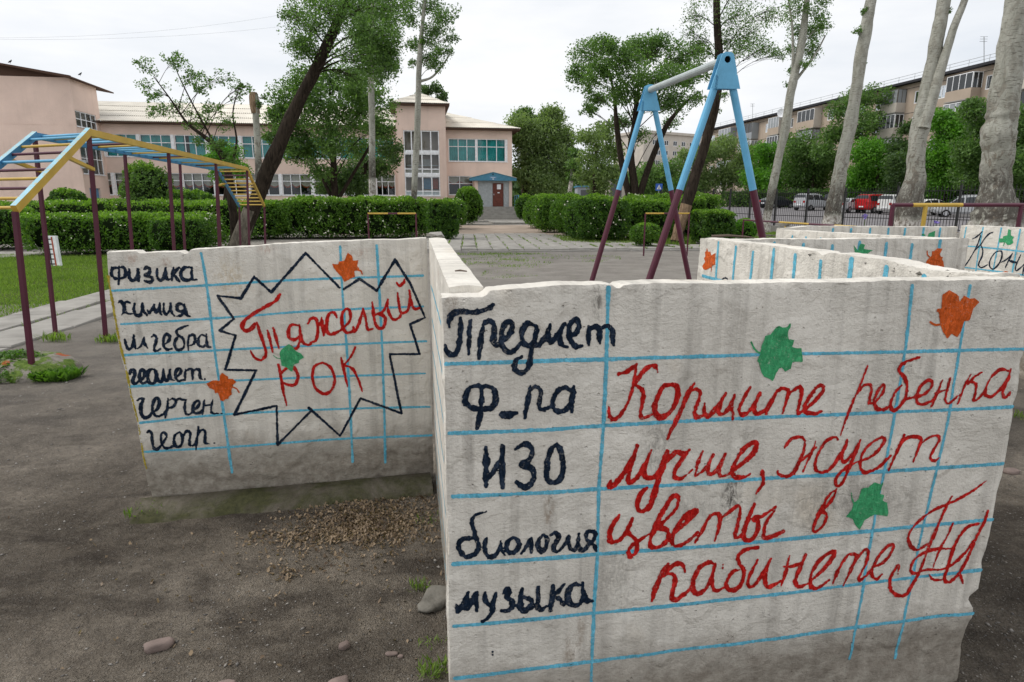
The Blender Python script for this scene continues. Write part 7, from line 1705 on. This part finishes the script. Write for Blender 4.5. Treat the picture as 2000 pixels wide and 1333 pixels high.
# ------------------------------------------------------------------ trees
def tree(name, label, trunk, clusters, leafmat='leaf', bark='bark', leaf=.05, seed=0, group=None, dens=2.0, seg=12, limb=.35, twig=1.0, limbs=None, cat='tree', wob=.10, sub=16, spread=.6, droop=0.0, extra=None):
    """trunk: [(x,y,z,r)...]; clusters: [(x,y,z,R,n)]"""
    rs = np.random.default_rng(seed); T0 = np.array(trunk, float); base = T0[0]
    o = thing(name, label, cat, (base[0], base[1], base[2]), group)
    S = spline(T0, 6); m = MB(); P = S[:, :3].copy(); P[:, 0] += fbm(np.arange(len(P)) * .3, seed, seed, 3) * S[:, 3] * .18
    Rr_ = S[:, 3] * (1 + .05 * fbm(np.arange(len(P)) * .5, 3.3, seed, 3) * 2)
    m.tube(P, Rr_, seg, 0, wob=wob, seed=seed)
    for e in (extra or []):
        q = spline(np.array(e, float), 6); m.tube(q[:, :3], q[:, 3], 9, 0, wob=wob, seed=seed + 3)
    bm_ = MB(); has = False
    centres = []
    for ci, (x, y, z, R, n_) in enumerate(clusters):
        c = np.array([x, y, z])
        below = [i for i in range(len(P)) if P[i][2] < z - R * .1] or [len(P) - 1]
        i = min(below, key=lambda i: np.linalg.norm(P[i] - c) + .6 * abs((z - P[i][2]) - .9 * math.hypot(*(P[i][:2] - c[:2]))))
        a = P[i]; mid = a * .5 + c * .5 + np.array([rs.normal(0, .08 * R), rs.normal(0, .08 * R), .12 * np.linalg.norm(c - a)])
        q = spline([a, mid, c], 5); r0 = min(S[i, 3] * .5, limb * R * .085 + .012); bm_.tube(q, np.linspace(r0, r0 * .25, len(q)), 6, 0); has = True
        k = max(int(sub * twig), 3); u = rs.normal(0, 1, (k, 3)); u /= np.linalg.norm(u, axis=1)[:, None]; sc_ = c + u * R * rs.uniform(.35, .95, k)[:, None] * np.array([1, 1, .82]); sc_[:, 2] -= droop * R * rs.uniform(0, 1, k)
        for s_ in sc_:
            t = rs.uniform(.45, 1.0); st_ = q[int(t * (len(q) - 1))]; md = st_ * .5 + s_ * .5 + rs.normal(0, .06 * R, 3); bm_.tube([st_, md, s_], [r0 * .3, r0 * .2, .006 + r0 * .06], 4, 0, cap=False)
        w = rs.uniform(.5, 1.5, k); w = w / w.sum(); n_ = int(n_ * dens); idx = rs.choice(k, n_, p=w); sg = R * spread * rs.uniform(.6, 1.15, k)
        d_ = rs.normal(0, 1, (n_, 3)); d_ = d_ / (1e-6 + np.linalg.norm(d_, axis=1)[:, None]) * (rs.uniform(0, 1, n_) ** .45)[:, None]
        cc = sc_[idx] + d_ * sg[idx][:, None] * 1.35 * np.array([1, 1, .8]); cc[:, 2] -= droop * rs.uniform(0, 1, n_) ** 2 * R * .5; centres.append(cc)
    m.part('trunk', [M[bark]], o, smooth=True)
    if has: bm_.part('limb', [M[bark]], o, kind='stuff')
    if centres:
        V, Fq = leaf_quads(np.concatenate(centres), leaf, rs); part('crown', V, Fq, M[leafmat], o, kind='stuff')
    return o
def cl(lst, Y, dy=0.0, seed=0):
    rs = random.Random(seed); out = []
    for px, py, rp, n_ in lst:
        y = Y + (rs.uniform(-1, 1) * dy); x, _, z = at(px, py, y); out.append((x, y, z, rp * y / 1250.0, n_))
    return out
def tk(lst, Y, dY=0.0):
    out = []; n = len(lst)
    for i, (px, py, rp) in enumerate(lst):
        y = Y + dY * i / max(n - 1, 1); x, _, z = at(px, py, y); out.append((x, y, z, rp * y / 1262.0))
    return out
# near leaning elm and its sparse twin
g = float(terr(-8.6, 20))
t1 = [(-8.85, 20, -.1, .33), (-8.6, 20, .45, .25)] + tk([(500, 395, 13), (518, 345, 14), (543, 290, 14), (576, 215, 11.5), (612, 145, 10.5), (643, 80, 9.5), (668, 20, 8), (690, -60, 6.5), (715, -150, 5)], 20)
tree('elm_tree', 'near leaning dark elm with a pale foot behind the monkey bars', t1,
     cl([(640, 25, 62, 3600), (600, 60, 42, 2200), (590, 95, 30, 1500), (620, 110, 26, 1200), (700, 20, 66, 3600), (735, 75, 50, 2600), (700, 110, 45, 2200), (690, 150, 32, 1300), (745, 130, 38, 1600), (760, 20, 40, 1700), (575, 30, 28, 1100), (660, -60, 90, 3600), (740, -60, 80, 3000), (700, -170, 100, 3000), (600, -50, 60, 1800), (770, 95, 22, 600)], 20, 1.6, 3), 'leaf', 'bark', .034, 3, limb=.4, sub=20, seg=16, dens=.95, spread=.48)
m = MB(); P_ = [(-8.85, 19.99, -.1), (-8.68, 19.98, .3), (-8.46, 19.98, .8), (-8.2, 19.97, 1.35)]
o = bpy.data.objects['elm_tree']; m.tube(P_, [.34, .275, .245, .225], 16, 0, wob=.1, seed=3, cap=False); m.part('lower_bark', [M['bark_grey']], o, smooth=True, label='pale foot of the trunk')  # separate paler sleeve over the foot of the trunk
t5 = [(-8.95, 20.2, -.1, .17), ] + tk([(458, 440, 8), (452, 390, 8), (446, 340, 7), (428, 295, 6), (400, 268, 4), (365, 240, 2.4), (330, 190, 1.5), (300, 150, .8)], 20.2)
tree('young_tree', 'thin sparse tree with wispy twigs leaning left of the elm', t5,
     cl([(300, 175, 26, 240), (285, 130, 22, 200), (340, 120, 28, 330), (370, 150, 26, 330), (395, 170, 24, 260), (310, 215, 26, 300), (345, 210, 28, 330), (440, 150, 22, 150), (472, 185, 22, 220), (410, 215, 26, 260), (380, 230, 28, 300), (440, 235, 24, 230), (475, 165, 14, 90), (425, 290, 26, 420), (455, 310, 24, 420), (395, 275, 20, 200), (290, 190, 16, 120), (435, 340, 18, 260)], 20.2, .8, 4), 'leaf', 'bark', .034, 4, limb=.07, sub=9, spread=.36, dens=1.3,
     extra=[tk([(446, 340, 3), (462, 280, 2), (455, 220, 1.3), (470, 160, .7)], 20.2), tk([(430, 300, 2.5), (385, 220, 1.6), (350, 150, 1), (335, 110, .6)], 20.2)])
# topped dead poplar
tree('dead_poplar', 'topped dead white poplar stump standing like a pole left of the elm', tk([(508, 405, 7.5), (505, 330, 6.5), (502, 260, 6), (499, 215, 6), (497, 184, 6)], 31), cl([(508, 205, 8, 60), (515, 190, 6, 30)], 31), 'leaf', 'poplar', .05, 5)
m = MB(); q = tk([(500, 222, 6.6), (498, 205, 7.6), (497, 190, 7.2), (496, 181, 6)], 31); m.tube(q and [p[:3] for p in q], [p[3] for p in q], 12, 0, wob=.5, seed=2); m.part('broken_top', [M['bark_tan']], bpy.data.objects['dead_poplar'], label='splintered brown top')
# poplars in front of the school
pop = 'white-trunked poplars'
tree('poplar_tree', 'white poplar whose trunk crosses the school just right of the leaning elm', tk([(728, 400, 7.5), (727, 330, 6.5), (727, 250, 6), (725, 180, 6.2), (724, 120, 5), (726, 50, 4), (730, -40, 3), (735, -150, 2)], 32),
     cl([(725, 95, 30, 1500), (745, 130, 26, 1000), (755, 60, 30, 1100), (715, 40, 34, 1400), (745, 0, 36, 1400), (765, 105, 20, 500), (700, 80, 22, 700), (740, -60, 50, 1500), (738, 150, 18, 450), (770, 130, 14, 200)], 32, 1.2, 5), 'leaf', 'poplar', .045, 6, pop, sub=18, limb=.15, dens=1.35, spread=.5)
tree('poplar_tree', 'white poplar whose trunk crosses the stair tower of the school', tk([(807, 470, 7), (808, 400, 6), (811, 330, 6), (815, 250, 5.8), (817, 180, 5.5), (820, 110, 5), (825, 50, 3.6), (832, -20, 3), (840, -120, 2)], 28.5),
     cl([(805, 40, 20, 430), (812, 90, 18, 350), (850, 60, 26, 700), (860, 105, 22, 480), (870, 30, 24, 520), (845, 10, 26, 600), (800, 0, 20, 380), (835, 120, 20, 420), (850, 130, 16, 240), (885, 75, 14, 160), (840, -50, 40, 900), (870, -30, 24, 400), (808, 125, 10, 120), (835, 80, 16, 300)], 28.5, .8, 6), 'leaf', 'poplar', .042, 7, pop, sub=16, spread=.5, dens=1.5, limb=.12,
     extra=[tk([(818, 160, 3), (845, 150, 2), (870, 120, 1.5), (884, 95, 1)], 28.5)])
# round elms in front of the school
tree('round_elm', 'broad round green elm covering the school windows behind the leaning elm', tk([(655, 400, 6.5), (652, 330, 6), (648, 280, 4.5), (640, 230, 3)], 36),
     cl([(560, 200, 42, 1900), (600, 165, 40, 1900), (650, 160, 42, 2000), (700, 175, 40, 1900), (735, 205, 36, 1500), (570, 250, 40, 1700), (620, 220, 46, 2100), (680, 230, 46, 2100), (735, 250, 34, 1300), (600, 290, 36, 1400), (650, 280, 40, 1600), (560, 300, 26, 700), (540, 230, 24, 700), (700, 290, 26, 700), (620, 330, 26, 600), (530, 270, 18, 350)], 36, 2.2, 7), 'leaf', 'bark', .065, 8, 'trees in front of the school', limb=.3, dens=1.35, spread=.52,
     extra=[tk([(655, 400, 4), (690, 340, 3.2), (720, 290, 2.6), (735, 260, 1.5)], 36), tk([(650, 390, 4), (620, 330, 2.8), (590, 280, 2)], 36)])
tree('low_elm', 'dark low tree between the round elm and the stair tower', tk([(700, 400, 5), (705, 360, 5), (715, 320, 4)], 40),
     cl([(670, 345, 34, 1100), (715, 330, 34, 1100), (760, 290, 26, 600), (745, 330, 24, 500), (640, 360, 26, 700), (695, 365, 30, 800), (770, 310, 16, 260)], 40, 1.5, 8), 'leaf_dark', 'bark', .075, 9, 'trees in front of the school')
tree('green_bush_tree', 'low green tree behind the sloping far end of the monkey bars', tk([(440, 400, 5), (442, 370, 4), (444, 350, 3)], 38), cl([(445, 300, 26, 800), (420, 315, 20, 450), (460, 330, 20, 450), (430, 345, 18, 350)], 38, 1, 9), 'leaf_bright', 'bark', .07, 10, 'trees in front of the school')
tree('spruce_tops', 'tree top showing over the roof beside the stair tower', [(at(850, 260, 85)[0], 85, 0, .3), (at(850, 220, 85)[0], 85, at(850, 200, 85)[2], .15)], cl([(833, 178, 12, 300), (850, 172, 12, 300), (862, 190, 12, 300), (818, 185, 8, 130)], 85, 1, 10), 'leaf_dark', 'bark', .14, 11, cat='tree')
# right of school
bgt = 'background trees right of the school'
tree('willow_tree', 'large olive tree right against the end of the school', tk([(1024, 400, 6), (1030, 350, 6), (1045, 300, 5), (1060, 250, 4)], 62),
     cl([(1030, 270, 34, 1700), (1065, 250, 34, 1700), (1100, 280, 28, 1200), (1030, 320, 34, 1600), (1075, 310, 36, 1700), (1110, 330, 24, 900), (1040, 360, 34, 1400), (1085, 360, 30, 1200), (1080, 225, 20, 600), (1115, 300, 18, 500), (1020, 240, 22, 700)], 62, 2.5, 11), 'leaf_olive', 'bark', .11, 12, bgt, dens=2.6)
tree('tall_poplar', 'taller green crown rising behind the olive tree', [(at(1025, 300, 78)[0], 78, 0, .4), (at(1022, 230, 78)[0], 78, at(1022, 215, 78)[2], .2)], cl([(1018, 235, 18, 700), (1028, 222, 14, 450), (1050, 240, 16, 550), (1012, 260, 16, 600), (1046, 260, 16, 500)], 78, 1.2, 12), 'leaf', 'bark', .13, 13, bgt)
tree('slim_poplar', 'slim poplar with a bare white trunk right of the olive tree', tk([(1112, 385, 4), (1116, 350, 4), (1120, 320, 3)], 52), cl([(1122, 320, 16, 400), (1118, 345, 12, 250), (1125, 300, 12, 260), (1130, 335, 10, 160)], 52, .6, 13), 'leaf', 'poplar', .09, 14, pop)
tree('dark_elm', 'feathery dark tree between the slim poplar and the spreading elm', tk([(1160, 395, 4), (1162, 340, 4), (1165, 280, 3)], 47), cl([(1155, 270, 26, 650), (1185, 255, 24, 600), (1160, 310, 28, 700), (1195, 300, 26, 650), (1175, 340, 28, 650), (1205, 345, 20, 400), (1145, 345, 20, 350), (1175, 370, 24, 500)], 47, 1.5, 14), 'leaf_olive', 'bark', .085, 15, bgt, spread=.6, dens=2.2, limb=.15)
tree('spreading_elm', 'big spreading green elm with several dark stems above the far swing legs', tk([(1236, 415, 9), (1238, 360, 8), (1232, 300, 7), (1240, 240, 6), (1245, 180, 4)], 36),
     cl([(1150, 105, 36, 1100), (1185, 85, 24, 600), (1135, 150, 28, 800), (1175, 140, 32, 1000), (1160, 190, 28, 700), (1215, 120, 38, 1300), (1250, 100, 34, 1200), (1290, 95, 34, 1100), (1330, 110, 30, 900), (1360, 100, 24, 500), (1260, 150, 36, 1200), (1310, 150, 34, 1000), (1350, 150, 28, 700), (1220, 180, 32, 900), (1290, 200, 28, 700), (1340, 195, 28, 550), (1215, 235, 24, 500), (1375, 140, 22, 350), (1255, 270, 20, 320), (1150, 215, 16, 250), (1310, 240, 18, 260)], 36, 3, 15), 'leaf', 'bark', .06, 16, None, limb=.3, spread=.5, dens=1.8,
     extra=[tk([(1232, 400, 7), (1215, 320, 6), (1205, 250, 5), (1200, 190, 3), (1190, 140, 2)], 36), tk([(1243, 400, 8), (1270, 320, 6), (1300, 250, 5), (1335, 205, 3), (1365, 180, 1.5)], 36)])
# dark leaning trunk behind the swing
t10 = [(9.1, 28.2, -.1, .45)] + tk([(1330, 430, 10.5), (1345, 385, 11.5), (1362, 330, 10), (1378, 280, 9.5), (1392, 225, 9), (1402, 170, 8.5), (1404, 100, 7.5), (1400, 30, 6.5), (1402, -60, 6), (1410, -160, 4)], 24.5)
t10[0] = (at(1322, 470, 24.5)[0], 24.5, -.1, .27)
tree('acacia_tree', 'dark curving trunk behind the swing frame with a wispy drooping crown', t10,
     cl([(1365, 70, 26, 330), (1350, 30, 28, 380), (1380, 100, 18, 180), (1440, 30, 40, 900), (1475, 60, 36, 750), (1500, 20, 30, 500), (1460, 90, 30, 480), (1430, 75, 30, 500), (1500, 90, 24, 280), (1520, 105, 14, 120), (1345, 60, 14, 110), (1450, -40, 70, 1200), (1380, -40, 50, 700), (1415, 185, 10, 90), (1400, 215, 8, 50)], 24.5, 1.6, 16), 'leaf', 'bark', .03, 17, None, droop=.35, sub=20, spread=.5, dens=1.5, limb=.15)
m = MB(); o = bpy.data.objects['acacia_tree']; q = tk([(1322, 470, 12.5), (1326, 450, 11.2), (1333, 425, 11), (1341, 400, 11.5)], 24.48); q = spline(q, 4); m.tube(q[:, :3], q[:, 3] * 1.04, 14, 0, wob=.1, seed=17, cap=False); m.part('lower_bark', [M['bark_tan']], o, smooth=True, label='stripped tan lower trunk')
# poplar row by the fence
tree('poplar_tree', 'slim leaning poplar with a leafy top, farthest of the row by the fence', [(at(1494, 460, 33)[0], 33, -.1, .30)] + tk([(1496, 440, 8.5), (1502, 400, 8), (1512, 350, 8), (1523, 300, 7.2), (1534, 250, 8), (1545, 180, 7.6), (1556, 130, 7.6), (1566, 80, 7), (1574, 20, 5.5), (1580, -60, 4.5), (1585, -150, 3)], 33),
     cl([(1550, 20, 26, 520), (1560, 60, 22, 420), (1590, 60, 26, 620), (1600, 20, 24, 420), (1545, 100, 16, 260), (1548, 140, 13, 160), (1585, 100, 20, 380), (1610, 50, 16, 220), (1570, -30, 36, 700), (1610, -20, 26, 320), (1542, 165, 9, 90), (1575, 125, 12, 140)], 33, 1.0, 17), 'leaf', 'poplar', .045, 18, pop, sub=16, spread=.5, dens=1.6, limb=.12, extra=[tk([(1545, 190, 3.5), (1549, 120, 3), (1547, 50, 2), (1540, 0, 1.5)], 33), tk([(1556, 155, 3), (1590, 110, 2), (1612, 70, 1.2)], 33)])
tree('poplar_tree', 'bare pale poplar trunk second from the left in the row by the fence', [(at(1618, 475, 25)[0], 25, -.15, .42)] + tk([(1624, 436, 17), (1629, 400, 14), (1639, 350, 13), (1648, 300, 11.8), (1661, 240, 11.2), (1672, 180, 10.5), (1681, 120, 11), (1691, 60, 10.5), (1700, 10, 9.5), (1708, -60, 8.5), (1718, -160, 7)], 25),
     cl([(1676, 60, 9, 60), (1683, 125, 7, 40), (1690, 20, 8, 50)], 25, .1, 18), 'leaf', 'poplar', .04, 19, pop, wob=.10)
tree('forked_poplar', 'thick poplar forking into two pale stems, third in the row by the fence', [(at(1768, 480, 19)[0], 19, -.15, .42)] + tk([(1773, 425, 24.5), (1780, 385, 22), (1787, 345, 17.5), (1790, 295, 15.5), (1799, 240, 16), (1806, 205, 14.5), (1816, 155, 12.5), (1826, 100, 11.5), (1836, 45, 11), (1844, 0, 10.5), (1854, -80, 9), (1866, -170, 7)], 19),
     cl([(1812, 225, 8, 70), (1850, 20, 8, 60), (1806, 360, 7, 50)], 19, .1, 19), 'leaf', 'poplar', .035, 20, pop, wob=.09,
     extra=[tk([(1803, 250, 10), (1822, 190, 9.5), (1836, 140, 8.5), (1850, 95, 7.5), (1866, 45, 6.5), (1884, 0, 6), (1905, -80, 4.5)], 18.8)])
tree('poplar_tree', 'thickest pale poplar trunk at the right edge, nearest of the row by the fence', [(at(1936, 520, 14)[0], 14, -.15, .62)] + tk([(1942, 445, 45), (1944, 410, 39), (1944, 370, 27), (1946, 330, 25.5), (1949, 295, 26), (1950, 262, 29), (1956, 235, 26), (1962, 200, 25.5), (1972, 110, 22), (1981, 50, 21), (1988, 0, 20), (2000, -80, 18), (2016, -170, 15)], 14), [], 'leaf', 'poplar', .04, 21, pop, seg=20, wob=.07)
# trees along the parking lot
pk = 'bushy trees along the far side of the parking lot'
def bush(label, Y, lst, mat, leaf, seed, tr=None, spread=.6):
    lst2 = cl(lst, Y, Y * .03, seed); x = np.mean([c[0] for c in lst2]); g = float(terr(x, Y)); zt3 = max(c[2] for c in lst2)
    leaf *= 1.15
    tree('bushy_tree', label, [(x, Y, g - .1, .22), (x + .1, Y, g + (zt3 - g) * .4, .17), (x - .1, Y, zt3 * .8 + g * .2, .08)], lst2, mat, 'bark', leaf, seed, pk, spread=spread, dens=2.3, sub=18, limb=.2)
bush('olive-grey tree mass between the far block and the swing leg', 104, [(1350, 310, 26, 900), (1385, 300, 30, 1100), (1420, 290, 28, 1000), (1450, 320, 30, 1100), (1380, 350, 32, 1100), (1430, 345, 30, 1200), (1470, 340, 26, 900), (1475, 300, 20, 600)], 'leaf_olive', .14, 31)
bush('dark green trees low beneath the far block', 100, [(1270, 340, 26, 900), (1310, 330, 24, 800), (1290, 370, 26, 800), (1330, 365, 28, 900), (1255, 370, 18, 450), (1350, 375, 20, 500)], 'leaf', .14, 32)
bush('bright rounded tree left of the slim leaning poplar', 92, [(1500, 300, 26, 1100), (1490, 340, 30, 1200), (1530, 330, 26, 1000), (1510, 355, 30, 1200), (1480, 352, 24, 800)], 'leaf_bright', .13, 33)
bush('bright tree between the first two poplars of the row', 86, [(1555, 290, 30, 1300), (1590, 310, 30, 1300), (1560, 335, 34, 1400), (1600, 350, 32, 1300), (1570, 370, 34, 1200), (1620, 320, 22, 700)], 'leaf', .125, 34)
bush('tall feathery tree reaching the apartment roof behind the second poplar', 80, [(1640, 210, 26, 600), (1690, 195, 30, 750), (1730, 190, 24, 500), (1630, 260, 32, 1000), (1680, 245, 36, 1200), (1725, 240, 30, 900), (1610, 300, 26, 800), (1760, 215, 18, 300), (1740, 280, 28, 800)], 'leaf', .115, 35, spread=.5)
bush('bright green tree between the second and forked poplars', 72, [(1700, 300, 34, 1700), (1680, 335, 34, 1600), (1725, 330, 32, 1500), (1665, 365, 30, 1100), (1700, 365, 36, 1500), (1735, 365, 26, 900)], 'leaf_bright', .11, 36)
bush('dark tree filling the space behind the forked poplar', 68, [(1770, 290, 30, 1200), (1760, 330, 32, 1200), (1790, 350, 34, 1300), (1750, 370, 26, 800), (1780, 250, 20, 500)], 'leaf_dark', .11, 37)
bush('tall bright tree right of the forked poplar', 64, [(1840, 235, 26, 1000), (1870, 250, 24, 900), (1845, 280, 32, 1300), (1880, 300, 28, 1000), (1835, 320, 34, 1300), (1870, 340, 36, 1300), (1840, 370, 34, 1100)], 'leaf_bright', .105, 38)
bush('dark green tree left of the thickest poplar', 60, [(1900, 215, 24, 900), (1920, 250, 28, 1000), (1895, 290, 30, 1100), (1925, 320, 34, 1200), (1890, 350, 34, 1100), (1930, 370, 34, 1000)], 'leaf', .10, 39)
bush('green trees at the right edge beyond the thickest poplar', 55, [(1985, 230, 30, 1200), (2010, 280, 40, 1500), (1985, 320, 34, 1300), (2020, 350, 44, 1400), (1975, 370, 30, 900), (2060, 260, 50, 1300)], 'leaf', .10, 40)
hd = hedge('long dark hedge behind the parked cars', (43.0, 73.0), (52, 3.2, 2.3), -1.17, 26000, .13, 'leaf_hedge_dark', .3, seed=60, lump=.35, top_bright=.05)
hd.location.z = float(terr(43, 73))
# far tree line closing the horizon
rs = np.random.default_rng(70); C_ = []
for k_ in range(90):
    px = rs.uniform(985, 1420); Y = rs.uniform(125, 190); x, _, z = at(px, rs.uniform(352, 392), Y); R = rs.uniform(2.5, 5.5)
    n_ = 420; d_ = rs.normal(0, 1, (n_, 3)); d_ /= np.linalg.norm(d_, axis=1)[:, None]; C_.append(np.array([x, Y, max(z, 2)]) + d_ * R * rs.uniform(.5, 1, (n_, 1)))
V, Fq = leaf_quads(np.concatenate(C_), .42, rs); o = part('distant_trees', V, Fq, M['leaf_dark'], kind='stuff'); o['label'] = 'distant dark trees closing the gap beyond the hedges'
